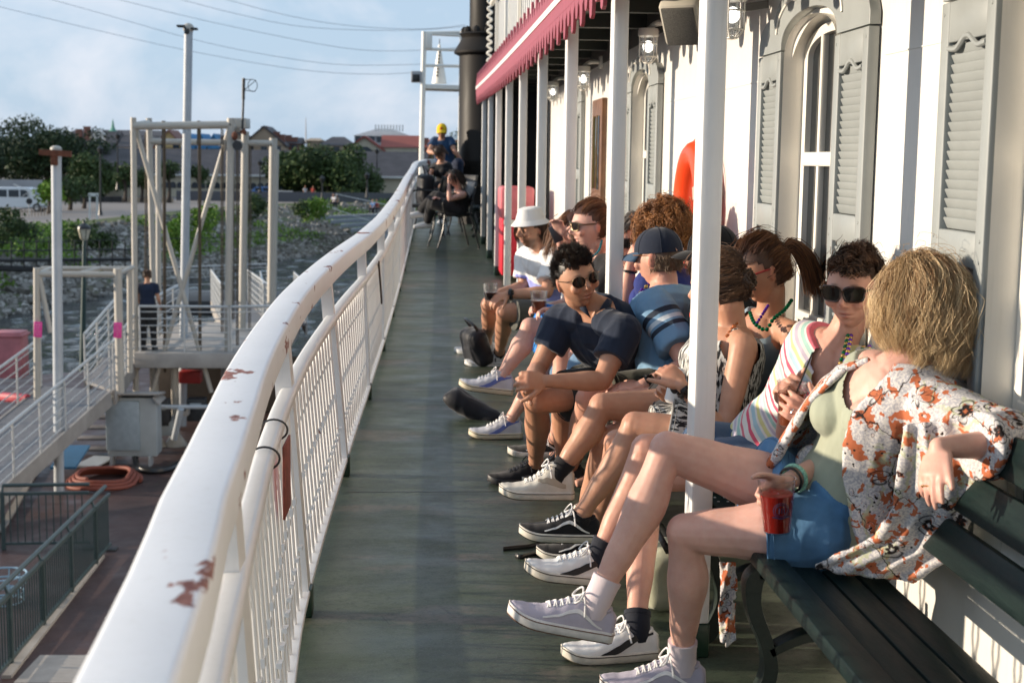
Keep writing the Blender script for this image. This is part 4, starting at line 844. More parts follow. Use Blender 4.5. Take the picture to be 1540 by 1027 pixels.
# red roofed hall with the big arched window
Y = 186; t = thing('arched_hall', 'cream hall with a red tiled roof and a large arched window', 'building', at(560, 292, Y)); 
_, xa, xb, ze = block(t, 520, 576, 226, Y, 12, B_CREAM); gable(t, xa, xb, ze, at(548, 204, Y).z, Y, 12, B_RED, B_CREAM, side=False)
_, xc, xd, ze2 = block(t, 576, 628, 222, Y+1.0, 10, B_CREAM); gable(t, xc, xd, ze2, at(600, 204, Y+6).z, Y+1, 10, B_RED, B_CREAM)
xm = at(549, 230, Y).x; zb = at(549, 236, Y).z; m = MB(); R = 1.05
m.box((xm, Y-.05, zb-.55), (2*R, .1, 1.6)); m.prism([(R*cos(pi*k/12), R*sin(pi*k/12)) for k in range(13)], lambda u, v, d: V((xm+u, Y-.10+d, zb+.25+v)), 0, .1); w_ = m.build('window', B_PANE, t, smooth=False)
for u in (-.7, -.35, 0, .35, .7): m = MB(); m.box((xm+u, Y-.13, zb-.4), (.07, .06, 1.3)); m.build('mullion', B_TEAL, w_)
m = MB(); m.box((xm, Y-.13, zb+.22), (2*R, .06, .09)); m.build('mullion', B_TEAL, w_)
for k in range(3): windows(t, [at(580+9.5*k, 240, Y+1).x], at(580, 240, Y+1).z, .6, 1.4, Y+1, arch=True)
m = MB(); m.box((at(588, 246, Y).x, Y-.4, at(588, 246, Y).z), (2.8, 1.2, .5)); m.build('balcony', B_WHITE, t, smooth=False)
# radio mast and power lines
Y = 600; b0 = at(460, 216, Y); t = thing('radio_mast', 'thin lattice radio mast on the skyline', 'mast', b0); m = MB(); m.tube([b0, at(460, 177, Y)], [.35, .12], 4); m.build('lattice', B_GREYW, t)
wl = simple('wire', (.40, .42, .45), .6)
WL = ((((-40, 2), (0, 11), (150, 47), (300, 80), (450, 105), (560, 112), (640, 108)), 'lowest power line across the sky'), (((60, -5), (150, 20), (300, 62), (420, 86), (520, 98), (640, 97)), 'second power line from the bottom'), (((160, -5), (280, 25), (400, 51), (520, 73), (600, 77), (690, 72)), 'third power line from the bottom'), (((255, -5), (350, 20), (450, 40), (560, 46), (640, 45), (700, 40)), 'fourth power line from the bottom'), (((325, -5), (400, 16), (480, 33), (560, 42), (640, 44), (700, 38)), 'highest power line, thin against the clouds'))
for pts, lab in WL:
    m = MB(); m.tube(catmull([at(x, y, 150) for x, y in pts], 8), .026, 5); tag(m.build('power_line', wl), lab, 'power line', 'power lines over the river')
# ------------------------------------------------------------- promenade furniture
def lampost(label, px, yb, yt, Y):
    b = at(px, yb, Y); tp = at(px, yt, Y); t = thing('street_lamp', label, 'street lamp', b, group='street lamps on the promenade')
    m = MB(); m.tube([b, tp], [.09, .06], 8); m.lathe([(.22, 0), (.12, .5), (.09, .9)], b, 10); m.build('post', M_BLACK, t); m = MB(); m.lathe([(.05, 0), (.20, .12), (.26, .45), (.14, .55), (0, .75)], tp, 8); m.build('lantern', M_BLACK, t)
lampost('black street lamp right of the white sign frame', 151, 325, 232, 118); lampost('black street lamp behind the short end of the shed', 177, 285, 210, 150); lampost('black street lamp right of the gantry legs', 391, 290, 250, 150); lampost('black street lamp beside the couple near the steps', 552, 297, 270, 140); lampost('black street lamp in front of the red roofed hall', 567, 280, 232, 165); lampost('black street lamp near the person at the top of the steps', 484.5, 304, 275, 140)
Y = 100; t = thing('sign_frame', 'white rectangular sign frame on two legs by the path', 'sign', at(141, 330, Y))
for a, b, c_, d in ((135, 330, 135, 293), (146, 330, 146, 293)): m = MB(); m.bar(at(a, b, Y), at(c_, d, Y), .10, .10); m.build('leg', B_WHITE, t)
m = MB(); m.bar(at(133, 293, Y), at(148, 293, Y), .1, .22); m.build('board', B_WHITE, t)
def van(c):
    t = thing('passenger_van', 'white passenger van parked at the left edge of the promenade', 'van', c); M_CAR = simple('white car paint', (.70, .72, .74), .2, var=0)
    P = [(-2.8, .35), (-2.8, 1.1), (-2.7, 1.9), (-2.55, 2.05), (1.0, 2.05), (1.35, 1.95), (1.95, 1.2), (2.7, 1.0), (2.85, .8), (2.85, .35)]
    m = MB(); m.prism(P, lambda u, v, d: c+V((u, d, v)), -.95, .95); m.build('body', M_CAR, t, bevel=.05)
    for u, w in ((-2.1, .8), (-1.1, .85), (-.1, .85), (.75, .6)): m = MB(); m.box(c+V((u, -.96, 1.55)), (w, .03, .6)); m.build('window', B_PANE, t)
    m = MB(); m.add([c+V((1.4, -.85, 1.92)), c+V((1.4, .85, 1.92)), c+V((1.96, .85, 1.24)), c+V((1.96, -.85, 1.24))], [(0, 1, 2, 3)]); m.build('windscreen', B_PANE, t)
    for u in (-1.9, 1.8):
        for s in (-.9, .9): m = MB(); m.cyl(c+V((u, s-.1, .36)), c+V((u, s+.1, .36)), .36, n=20); wo = m.build('wheel', M_BLACK, t); m = MB(); m.cyl(c+V((u, s-.11, .36)), c+V((u, s+.11, .36)), .2, n=16); m.build('rim', M_CHROME, wo)
van(atz(28, 318, LZ))
def car(c, label, col):
    t = thing('parked_car', label, 'car', c); m = MB(); m.prism([(-2.2, .3), (-2.25, .8), (-1.5, .95), (-.9, 1.42), (.5, 1.45), (1.2, .98), (2.15, .8), (2.2, .3)], lambda u, v, d: c+V((u, d, v)), -.85, .85); m.build('body', simple('car '+label[:5], col, .25, var=0), t, bevel=.05)
    for u in (-.6, .3): m = MB(); m.box(c+V((u, -.86, 1.15)), (.75, .03, .34)); m.build('window', B_PANE, t)
    for u in (-1.4, 1.4): m = MB(); m.cyl(c+V((u, -.9, .32)), c+V((u, -.65, .32)), .32, n=16); m.build('wheel', M_BLACK, t)
car(atz(398, 300, LZ), 'blue and white car partly hidden by the gantry leg', (.10, .22, .50))
t = thing('crossing_signal', 'white crossed railway crossing sign with red lights beside the van', 'sign', atz(43, 320, LZ)); p = at(43, 289, 118)
for s in (-1, 1): m = MB(); m.bar(p+V((-.55, 0, s*.38)), p+V((.55, 0, -s*.38)), .03, .16, up=(0, 1, 0)); m.build('crossbuck_board', B_WHITE, t)
m = MB(); m.cyl((p.x, p.y+.05, LZ), p, .05); m.build('mast', M_GALV, t); m = MB(); m.cyl(p+V((.05, -.1, -.75)), p+V((.05, -.05, -.75)), .25); m.build('signal_head', M_BLACK, t)
# grey flood wall and stair at the left, low walls, fence on the promenade
t = thing('flood_wall', 'long grey concrete flood wall behind the van', 'wall', at(80, 300, 150))
_, a, b, z = block(t, -120, 62, 270, 148, .4, B_GREYW)
m = MB()
for i in range(8): p = at(2+9*i, 282+4*i, 147); m.box((p.x, 147, (p.z+LZ)/2), (.8, .6, p.z-LZ))
m.build('stairway', M_CONC, t, smooth=False)
m = MB(); m.cyl(at(0, 281, 146), at(66, 306, 146), .05); m.cyl(at(20, 277, 146), at(70, 299, 146), .05); m.build('stair_rail', B_WHITE, t)
t = thing('promenade_fence', 'black iron fence along the path at the left', 'fence', at(80, 325, 112)); m = MB()
m.cyl(at(-30, 322, 108), at(85, 308, 118), .04, n=5)
for i in range(24): p = lerp(at(-30, 322, 108), at(85, 308, 118), i/23); m.cyl(p, V((p.x, p.y, LZ)), .03, n=4)
m.build('pickets', M_BLACK, t)
t = thing('low_wall', 'low brown concrete wall with panels behind the promenade', 'wall', at(180, 300, 150)); block(t, 90, 260, 297, 150, .4, B_TAN)
m = MB()
for i in range(6): p = at(105+14*i, 303, 149.5); m.box((p.x, 149.7, (p.z+LZ)/2), (1.0, .1, p.z-LZ+1))
m.build('dark_panel', M_BLACK, t, smooth=False)
t = thing('planter_wall', 'long dark planter wall in front of the shed', 'wall', at(420, 292, 155)); block(t, 265, 620, 289, 158, .5, simple('dark stone', (.10, .10, .11), .8))
t = thing('plaque_monument', 'pale stone block with a brown plaque near the gantry', 'monument', atz(429, 302, LZ)); p = atz(429, 302, LZ); m = MB(); m.prism([(-1.0, 0), (-.85, 1.1), (.85, 1.1), (1.1, 0)], lambda u, v, d: p+V((u, d, v)), -.3, .4); m.build('stone', B_WHITE, t, smooth=False); m = MB(); m.box(p+V((-.05, -.33, .6)), (.95, .05, .6)); m.build('plaque', M_RUST, t)
t = thing('river_steps', 'broad grey concrete steps going down from the promenade to the river', 'steps', at(540, 320, 118))
tl = at(484, 306, 121); tr = at(600, 300, 132)
for i in range(10):
    m = MB(); a = tl+V((.9*i, -1.4*i, 0)); b = tr+V((1.5, -1.4*i, 0)); z = LZ+.04-.27*i
    m.add([V((a.x, a.y, z)), V((b.x, b.y, z)), V((b.x, b.y-1.45, z)), V((a.x, a.y-1.45, z)), V((a.x, a.y-1.45, z-.27)), V((b.x, b.y-1.45, z-.27))], [(0, 3, 2, 1), (3, 4, 5, 2)]); m.build('step', simple('step concrete', (.22, .24, .26), .8, var=.2), t, smooth=False)
m = MB()
for x0_, y0_, x1_, y1_ in ((490, 318, 575, 347), (505, 300, 590, 318)): m.cyl(at(x0_, y0_-8, 116), at(x1_, y1_-8, 116), .03, n=5); m.cyl(at(x0_, y0_, 116), at(x0_, y0_-8, 116), .03, n=5); m.cyl(at(x1_, y1_, 116), at(x1_, y1_-8, 116), .03, n=5)
m.build('handrail', B_WHITE, t)
# ------------------------------------------------------------- people: engine
import numpy as np
def remesh(mb, voxel, smooth=4, fac=.5):
    me = mb.mesh('tmp'); o = bpy.data.objects.new('tmp', me); COL.objects.link(o)
    r = o.modifiers.new('r', 'REMESH'); r.mode = 'VOXEL'; r.voxel_size = voxel; r.use_smooth_shade = True
    s = o.modifiers.new('s', 'SMOOTH'); s.factor = fac; s.iterations = smooth
    dg = bpy.context.evaluated_depsgraph_get(); dg.update(); out = bpy.data.meshes.new_from_object(o.evaluated_get(dg))
    bpy.data.objects.remove(o); bpy.data.meshes.remove(me); out.shade_smooth(); return out
def co_of(me): a = np.empty(len(me.vertices)*3, np.float32); me.vertices.foreach_get('co', a); return a.reshape(-1, 3)
def set_co(me, a): me.vertices.foreach_set('co', a.astype(np.float32).ravel()); me.update()
def nrm_of(me): a = np.empty(len(me.vertices)*3, np.float32); me.vertices.foreach_get('normal', a); return a.reshape(-1, 3)
def set_attr(me, name, arr, ty='FLOAT_VECTOR'):
    at_ = me.attributes.new(name, ty, 'POINT')
    if ty == 'FLOAT_VECTOR': at_.data.foreach_set('vector', arr.astype(np.float32).ravel())
    elif ty == 'FLOAT': at_.data.foreach_set('value', arr.astype(np.float32).ravel())
    else: at_.data.foreach_set('color', arr.astype(np.float32).ravel())
def obj_from(me, name, mat, parent=None):
    o = bpy.data.objects.new(name, me); me.materials.clear(); me.materials.append(mat); link(o, parent)
    if parent is not None and parent.type == 'EMPTY':
        o.matrix_parent_inverse = (Matrix.Translation(parent.location) @ Matrix.Rotation(parent.rotation_euler.z, 4, 'Z')).inverted()
    return o
def snoise(c, s, seed=0):
    x, y, z = c[:, 0]*s+seed, c[:, 1]*s+seed*1.7, c[:, 2]*s-seed
    return (np.sin(x+1.3*np.sin(y*1.1+z*.7))+np.sin(y*1.3+1.7*np.sin(z*.9+x*.6))+np.sin(z*1.2+1.1*np.sin(x*1.4-y)))/3
# materials
n = NT('skin'); a_ = n.attr('skin', 'Color'); co = n.coord(); f = n.noise(co, 55, 5, .6)
n.set(Base_Color=n.mix(n.ramp(f, [(.3, 0.), (.75, .35)]), a_, n.mix(1.0, a_, (.90, .62, .55), 'MULTIPLY')), Roughness=n.ramp(n.noise(co, 30, 3), [(.3, .42), (.7, .58)])); n.b.inputs['Subsurface Weight'].default_value = .12
n.b.inputs['Subsurface Radius'].default_value = (.012, .004, .002); n.b.inputs['Subsurface Scale'].default_value = .6; n.b.inputs['Specular IOR Level'].default_value = .4; n.bump(n.noise(co, 260, 4, .6), .25, .0007); M_SKIN = n.m
def cloth(name, col, var=.10, rough=.85, weave=500):
    if name in MATS: return MATS[name]
    n = NT(name); co = n.coord(); w_ = n.noise(co, weave, 2); g = n.noise(co, 9, 5)
    n.set(Base_Color=n.mix(n.ramp(g, [(.3, 0.), (.7, 1.)]), tuple(c*(1-var) for c in col), tuple(min(1, c*(1+var)) for c in col)), Roughness=rough); n.b.inputs['Specular IOR Level'].default_value = .25
    n.b.inputs['Sheen Weight'].default_value = .15
    f2 = n.noise(n.coord(scale=(1, 1, .5)), 14, 5, .5); n.bump(n.math('ADD', n.math('MULTIPLY', w_, .08), f2), .5, .008); MATS[name] = n.m; return n.m
def hair_mat(name, dark, light):
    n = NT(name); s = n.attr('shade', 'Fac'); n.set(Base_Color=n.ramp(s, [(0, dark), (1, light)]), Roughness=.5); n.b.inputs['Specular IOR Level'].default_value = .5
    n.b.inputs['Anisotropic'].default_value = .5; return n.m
class Frame:
    def __init__(s, o, fwd, up=(0, 0, 1)):
        s.o = V(o); s.f = V(fwd).normalized(); u = V(up); s.r = s.f.cross(u).normalized(); s.u = s.r.cross(s.f).normalized()
    def p(s, x, y, z): return s.o+s.r*x+s.f*y+s.u*z
    def M(s): return Matrix((s.r, s.f, s.u)).transposed()
    def local(s, c):
        d = c-np.array(s.o); return np.stack([d@np.array(s.r), d@np.array(s.f), d@np.array(s.u)], 1)
def limb(m, pts, rs, n=16): 
    m.tube(catmull(pts, 4) if len(pts) > 2 else pts, catr(rs, 4) if len(pts) > 2 else rs, n)
    for p, r in ((pts[0], rs[0]), (pts[-1], rs[-1])): m.ell(p, (r, r, r), n=12, m=8)
def catr(rs, n):
    out = []
    for i in range(len(rs)-1):
        for k in range(n): t = k/n; t = t*t*(3-2*t); out.append(lerp(rs[i], rs[i+1], t))
    return out+[rs[-1]]
def lerpv(a, b, t): return V(a)+(V(b)-V(a))*t
def leg_tubes(m, hip, knee, ankle, k=1.0, inf=0, upto=None, fat=1.0):
    th = knee-hip; sh = ankle-knee
    bk = (hip-knee).normalized()+(ankle-knee).normalized()   # towards the inside of the bent knee
    bk = bk.normalized() if bk.length > .1 else V((0, 0, 0))
    limb(m, [hip, lerpv(hip, knee, .33), lerpv(hip, knee, .7), knee], [.090*k*fat+inf, .083*k*fat+inf, .064*k*fat+inf, .053*k+inf])
    pts = [knee+V((0, 0, 0)), lerpv(knee, ankle, .14)+bk*.006, lerpv(knee, ankle, .33)+bk*.014, lerpv(knee, ankle, .62)+bk*.006, lerpv(knee, ankle, .86), ankle]
    limb(m, pts, [.050*k, .049*k, .056*k*fat, .044*k, .033*k, .035*k])
    m.ell(knee-bk*.012, (.040*k,)*3)
def hand(m, wrist, d, nrm, thumb, curl=(30, 30, 30, 30), spread=0.0, k=1.0, tcurl=20, tout=45, flatp=1.0):
    """palm from the wrist along d, palm side facing nrm; thumb=+1/-1 picks the side"""
    d = V(d).normalized(); nn = V(nrm); nn = (nn-d*nn.dot(d)).normalized(); s = d.cross(nn)*thumb      # s points to the thumb side
    M = Matrix((s, d, nn)).transposed()
    m.ell(wrist+d*.012*k, (.025*k, .022*k, .019*k), M); m.ell(wrist+d*.045*k, (.040*k, .048*k, .0155*k), M); m.ell(wrist+d*.072*k, (.040*k, .022*k, .0135*k), M)
    m.ell(wrist+d*.035*k+s*.024*k+nn*.008*k, (.016*k, .030*k, .014*k), M)
    for i, (off, L, r) in enumerate(((.030, .070, .0088), (.010, .078, .0092), (-.0105, .072, .0088), (-.030, .057, .0078))):
        p = wrist+d*(.084-.004*abs(i-1.2))*k+s*off*k; dd = (d+s*spread*off*12).normalized(); c = radians(curl[i]); pts = [p-dd*.02*k, p]; q = p; ang = 0
        for seg, fr in ((.44, 0.8), (.32, 1.1), (.24, .7)):
            ang += c*fr; v = dd*cos(ang)+nn*sin(ang); q = q+v*L*seg*k; pts.append(q)
        m.tube(pts, [r*.95*k, r*1.02*k, r*1.0*k, r*.92*k, r*.72*k], 8); m.ell(pts[-1], (r*.74*k,)*3, n=8, m=6)
    p = wrist+d*.022*k+s*.026*k+nn*.004*k; to = radians(tout); v = d*cos(to)+s*sin(to); pts = [p]; q = p; ang = 0
    for seg in (.042, .032, .024): q = q+(v*cos(ang)+(nn*.7+d*.5).normalized()*sin(ang)).normalized()*seg*k; pts.append(q); ang += radians(tcurl)
    m.tube(pts, [.0135*k, .0112*k, .0102*k, .0078*k], 8); m.ell(pts[-1], (.008*k,)*3, n=8, m=6)
def torso(m, pel, neck, latP, latS, k=1.0, inf=0, sex='m', t0=-.12, t1=1.0, bend=.03, depth=1.0, belly=0, pad=0, n=28):
    ax = (neck-pel); L = ax.length; ax = ax.normalized(); rows = []
    S = [(-.14, .09, .085), (-.05, .145, .11), (.08, .165, .122), (.22, .155, .118), (.40, .140 if sex == 'm' else .122, .104), (.58, .152 if sex == 'm' else .130, .112), (.75, .170 if sex == 'm' else .145, .115), (.86, .165 if sex == 'm' else .142, .100), (.94, .12, .078), (1.0, .070, .060), (1.03, .055, .05)]
    if sex == 'f': S[2] = (.08, .175, .125); S[3] = (.22, .150, .112)
    ts = [s[0] for s in S]
    N_ = 22
    for i in range(N_+1):
        t = lerp(max(t0, S[0][0]), min(t1, S[-1][0]), i/N_); j = max(0, min(len(S)-2, sum(1 for q in ts if q <= t)-1)); f = (t-ts[j])/(ts[j+1]-ts[j]); f = f*f*(3-2*f)
        w = lerp(S[j][1], S[j+1][1], f)*k+inf; d = lerp(S[j][2], S[j+1][2], f)*k*depth+inf
        lat = lerpv(latP, latS, max(0, min(1, t))).normalized(); lat = (lat-ax*lat.dot(ax)).normalized(); fw = ax.cross(lat)  # lat = person's right; fw = up x right
        c = pel+ax*(L*t)-fw*(bend*sin(pi*max(0, min(1, t))))*1.0
        bl = belly*exp(-((t-.22)/.22)**2)
        rows.append([c+lat*(w+bl*.4)*(abs(cos(a))**.85)*(1 if cos(a) > 0 else -1)+fw*(d+(bl if sin(a) > 0 else 0))*sin(a) for a in [2*pi*q/n for q in range(n)]])
    b = MB(); b.loftgrid(rows, closed=True); b.f.append(tuple(range(n-1, -1, -1))); b.f.append(tuple(N_*n+q for q in range(n))); m.add(b.v, b.f)
HEADS = (.0755, .096, .117)
def head_mesh(m, F, k=1.0, jaw=1.0, nose=1.0):
    n, mm = 40, 30; vs = []; fs = []
    for i in range(mm+1):
        t = pi*i/mm
        for q in range(n):
            a = 2*pi*q/n; x, y, z = sin(t)*cos(a), sin(t)*sin(a), cos(t)
            lo = max(0, -z-.05); wx = 1-.42*lo**1.3*jaw; X = x*HEADS[0]*wx; Y = y*HEADS[1]; Z = z*HEADS[2]
            if y < 0: Y *= (1-.55*lo); 
            else: Y *= (1-.10*max(0, z)-.10*lo)
            if y > .2: Y += .004*exp(-((Z+.100)/.016)**2)*exp(-(X/.03)**2)*y
            Y += .006 if z > .1 and y < 0 else 0
            vs.append(F.p(X*k, Y*k, Z*k))
    for i in range(mm):
        for q in range(n): fs.append((i*n+q, (i+1)*n+q, (i+1)*n+(q+1) % n, i*n+(q+1) % n))
    m.add(vs, fs)
    m.tube([F.p(0, .086*k, .016*k), F.p(0, .096*k, -.002*k), F.p(0, (.098+.012*nose)*k, -.018*k), F.p(0, (.092+.010*nose)*k, -.030*k)], [.007*k, .0085*k, .0105*k, .009*k], 10)
    for s in (-1, 1):
        m.ell(F.p(s*.010*k, .094*k, -.028*k), (.0075*k, .009*k, .007*k), F.M()); 
        m.ell(F.p(s*.077*k, -.010*k, -.006*k), (.007*k, .017*k, .030*k), F.M() @ Matrix.Rotation(radians(12), 3, 'X') @ Matrix.Rotation(s*radians(-22), 3, 'Z'))
        m.ell(F.p(s*.040*k, .070*k, -.022*k), (.024*k, .018*k, .02*k), F.M())
def g2(x, z, cx, cz, sx, sz): return np.exp(-((x-cx)/sx)**2-((z-cz)/sz)**2)
def finish_body(me, F, k, skin, beard=0, lips=(.55, .17, .15), brow=(.08, .045, .03), blush=.5, joints=(), smile=0):
    c = co_of(me); L = F.local(c)/k; x, y, z = L[:, 0], L[:, 1], L[:, 2]; fr = np.clip((y-.03)/.03, 0, 1)*(np.abs(x) < .09)*(np.abs(z) < .135)
    mz = -.060+smile*np.clip(np.abs(x)/.03, 0, 1)**2
    dy = -.0085*(g2(x, z, .032, .010, .015, .010)+g2(x, z, -.032, .010, .015, .010))+.0045*(g2(x, z, .030, .027, .018, .007)+g2(x, z, -.030, .027, .018, .007))
    dy += .0055*g2(x, z-mz, 0, .007, .021, .0048)+.0062*g2(x, z-mz, 0, -.0075, .018, .0056)-.0045*g2(x, z-mz, 0, 0, .023, .0018)-.005*g2(x, z, 0, -.079, .018, .006)+.004*g2(x, z, 0, -.098, .016, .010)
    dy += -.003*(g2(x, z, .026, -.045, .006, .012)+g2(x, z, -.026, -.045, .006, .012))
    c = c+np.outer(dy*fr*k, np.array(F.f)); 
    col = np.tile(np.array(skin, np.float64), (len(c), 1)); v = snoise(c, 90, 1.3)*.05+snoise(c, 30, 2.3)*.06+snoise(c, 11, 4)*.06; col *= (1+v)[:, None]
    def blend(mask, colr):
        nonlocal col; col = col*(1-mask[:, None])+np.array(colr)*mask[:, None]
    red = np.clip(.30*blush*(g2(x, z, .042, -.022, .022, .018)+g2(x, z, -.042, -.022, .022, .018)+1.2*g2(x, z, 0, -.022, .012, .018))*fr, 0, 1); blend(red, (skin[0]*.98, skin[1]*.55, skin[2]*.5))
    ear = np.clip((np.abs(x)-.074)/.008, 0, 1)*(np.abs(z+.006) < .035)*(np.abs(y+.01) < .03)*.45; blend(ear, (skin[0]*.95, skin[1]*.5, skin[2]*.45))
    lp = np.clip((g2(x, z-mz, 0, .0055, .022, .0045)+g2(x, z-mz, 0, -.007, .018, .0052))*1.3-.35, 0, 1)*fr; blend(lp*.8, lips); blend(np.clip(g2(x, z-mz, 0, 0, .022, .0016)*1.2-.2, 0, 1)*fr*.8, (.12, .03, .03))
    bw = np.clip((g2(x, z-.032+.10*np.abs(np.abs(x)-.028), .030, 0, .016, .0042)+g2(x, z-.032+.10*np.abs(np.abs(x)-.028), -.030, 0, .016, .0042))*1.4-.3, 0, 1)*fr; blend(bw*.85, brow)
    if beard:
        bd = np.clip(np.clip((-z-.042)/.02, 0, 1)*np.clip((y+.02)/.04, 0, 1)*(1-np.clip(lp*3, 0, 1)), 0, 1)*(np.abs(x) < .085)*(z > -.14); bd = np.maximum(bd, g2(x, z, 0, -.047, .022, .006)*fr); blend(bd*beard, (brow[0]*1.1, brow[1]*1.1, brow[2]*1.1))
    for (p, r, s) in joints:
        d = np.linalg.norm(c-np.array(p), axis=1); blend(np.exp(-(d/r)**2)*s, (skin[0]*.95, skin[1]*.60, skin[2]*.55))
    set_co(me, c); set_attr(me, 'skin', np.clip(np.concatenate([col, np.ones((len(c), 1))], 1), 0, 1), 'FLOAT_COLOR')
def wrinkle(me, amp=.004, sc=16, seed=0, axis=None):
    c = co_of(me); nn = nrm_of(me); a = snoise(c*np.array([1, 1, .45]), sc*2.2, seed); b = snoise(c, sc*1.0, seed+5); d = amp*(1-np.abs(a)*1.6)*.7+amp*b*.9
    set_co(me, c+nn*d[:, None])
def bonecoord(me, segs):
    c = co_of(me).astype(np.float64); best = np.full(len(c), 9.); out = np.zeros((len(c), 3))
    for i, (a, b, r, lat) in enumerate(segs):
        a = np.array(a); b = np.array(b); L = np.linalg.norm(b-a); t = (b-a)/L; s = (c-a)@t; q = a+np.outer(np.clip(s, 0, L), t); rv = c-q; d = np.linalg.norm(rv, axis=1)/r; l_ = np.array(lat); l_ = l_-t*(l_@t); l_ /= np.linalg.norm(l_); w_ = np.cross(t, l_)
        ang = np.arctan2(rv@w_, rv@l_); k = d < best; best[k] = d[k]; out[k] = np.stack([s, ang*r, np.full(len(c), i*7.0)], 1)[k]
    set_attr(me, 'bone', out)
# ------------------------------------------------------------- shoes
def shoe(par, ankle, fdir, up, L=.285, W=.098, upper=None, sole=None, hi=0, laces=True, mark=None, markmat=None, lacemat=None, tread=None, sock=None, sockh=.06, shin=None, k=1.0, name='shoe'):
    f = V(fdir).normalized(); u = V(up); u = (u-f*u.dot(f)).normalized(); s = f.cross(u); A = V(ankle)-u*.085*k-f*.065*k      # sole plane, heel
    def P(x, y, z): return A+s*x+f*y+u*z
    def hw(t): return W/2*k*(.72+.28*sin(pi*min(1, max(0, (t-.1)/.95)))**1+.08*exp(-((t-.72)/.16)**2))*min(1, (t/.05+.35)**.5)*(1 if t < .86 else max(.30, 1-((t-.86)/.14)**2.2*.70))
    Lk = L*k; ns = 26
    def ring(z, ex, tt=None): return [(sg*(hw(t)+ex), t*Lk) for sg, seq in ((1, range(ns+1)), (-1, range(ns, -1, -1))) for t in [j/ns for j in seq]]
    toe = lambda y: .018*k*max(0, (y/Lk-.72)/.28)**2
    def rr(z, ex): return [P(x, y, z*k+toe(y)) for x, y in ring(z, ex)]
    m = MB(); rows = [rr(0, -.004), rr(.003, 0), rr(.026, .002), rr(.029, -.001), rr(.029, -.012)]; m.loftgrid(rows, closed=True); nn = len(rows[0])
    m.f.append(tuple(range(nn))); m.f.append(tuple(4*nn+q for q in range(nn))); so_ = m.build(name, sole, par, ang=50)
    if tread:
        m = MB(); m.loftgrid([rr(-.003, -.006), rr(.0005, -.003)], closed=True); m.f.append(tuple(range(nn))); m.build('outsole', tread, so_)
        m = MB(); pts = [P((hw(t)+.0028)*sg, t*Lk, .023*k+toe(t*Lk)) for sg, seq in ((1, range(ns+1)), (-1, range(ns, -1, -1))) for t in [j/ns for j in seq]]; m.tube(pts, .0014, 4, closed=True); m.build('foxing_line', tread, so_)
    tp = .085*k+hi*k
    def hgt(t):
        pts = [(0, tp*.80), (.06, tp*.98), (.16, tp*1.02), (.28, tp*1.16), (.36, .098*k+hi*.7*k), (.46, .086*k+hi*.25*k), (.58, .070*k), (.72, .055*k), (.86, .046*k), (.96, .038*k), (1.0, .028*k)]
        for (a, ya), (b, yb) in zip(pts, pts[1:]):
            if t <= b: q = (t-a)/(b-a); return lerp(ya, yb, q*q*(3-2*q))
        return .03*k
    def S(t, ph):                      # surface point, ph 0..pi over the foot
        w_ = hw(t)-.003; h = hgt(t)-.020*k; narrow = 1-.10*max(0, .5-t)
        c_ = cos(ph); x = w_*narrow*(abs(c_)**.8)*(1 if c_ > 0 else -1); z = .020*k+h*sin(ph)**.62
        x *= 1-.22*max(0, sin(ph))**2*(1 if t > .35 else .6)
        y = t*Lk*(1-.012)+.002 
        return P(x, y, z+toe(y))
    m = MB(); rows = [[S(.002+.996*i/34, pi*j/20) for j in range(21)] for i in range(35)]; m.loftgrid(rows); m.f.append(tuple(range(21))); m.f.append(tuple(34*21+q for q in range(21))); m.f.append(tuple([i*21 for i in range(35)]+[i*21+20 for i in range(34, -1, -1)]))
    up_ = m.build('upper', upper, so_, ang=60)
    m = MB(); cc = [S(t, ph) for t, ph in [(.075, pi*.5), (.09, pi*.36), (.17, pi*.30), (.27, pi*.33), (.335, pi*.42), (.345, pi*.5), (.335, pi*.58), (.27, pi*.67), (.17, pi*.70), (.09, pi*.64)]]; m.tube([p+u*.001 for p in catmull(cc+[cc[0]], 3)[:-1]], .0065*k, 8, closed=True); m.build('collar', upper, up_)
    if laces:
        m = MB(); lo = .36; 
        for i in range(6):
            t = lo+.055*i; w0 = .22; m.tube([S(t, pi*(.5-w0*.8)), S(t+.012, pi*.5)+u*.004, S(t+.024, pi*(.5+w0*.8))], .0028*k, 6); m.tube([S(t+.024, pi*(.5-w0*.8)), S(t+.012, pi*.5)+u*.006, S(t, pi*(.5+w0*.8))], .0028*k, 6)
        for sg in (-1, 1):
            b = S(lo, pi*.5)+u*.008; m.tube(catmull([b, b+s*sg*.022*k+u*.012*k, b+s*sg*.045*k-u*.005*k+f*.01*k, b+s*sg*.030*k-u*.018*k+f*.02*k, b], 4), .0026*k, 6); m.tube(catmull([b, b+s*sg*.03*k-u*.01*k-f*.005*k, b+s*sg*.052*k-u*.045*k-f*.01*k], 4), .0026*k, 6)
        m.build('laces', lacemat or sole, up_)
        m = MB(); rows = [[S(t, pi*(.5+w_))+u*.0022 for w_ in (-.10, -.05, 0, .05, .10)] for t in [.34+.045*i for i in range(8)]]; m.loftgrid(rows); m.build('tongue', upper, up_)
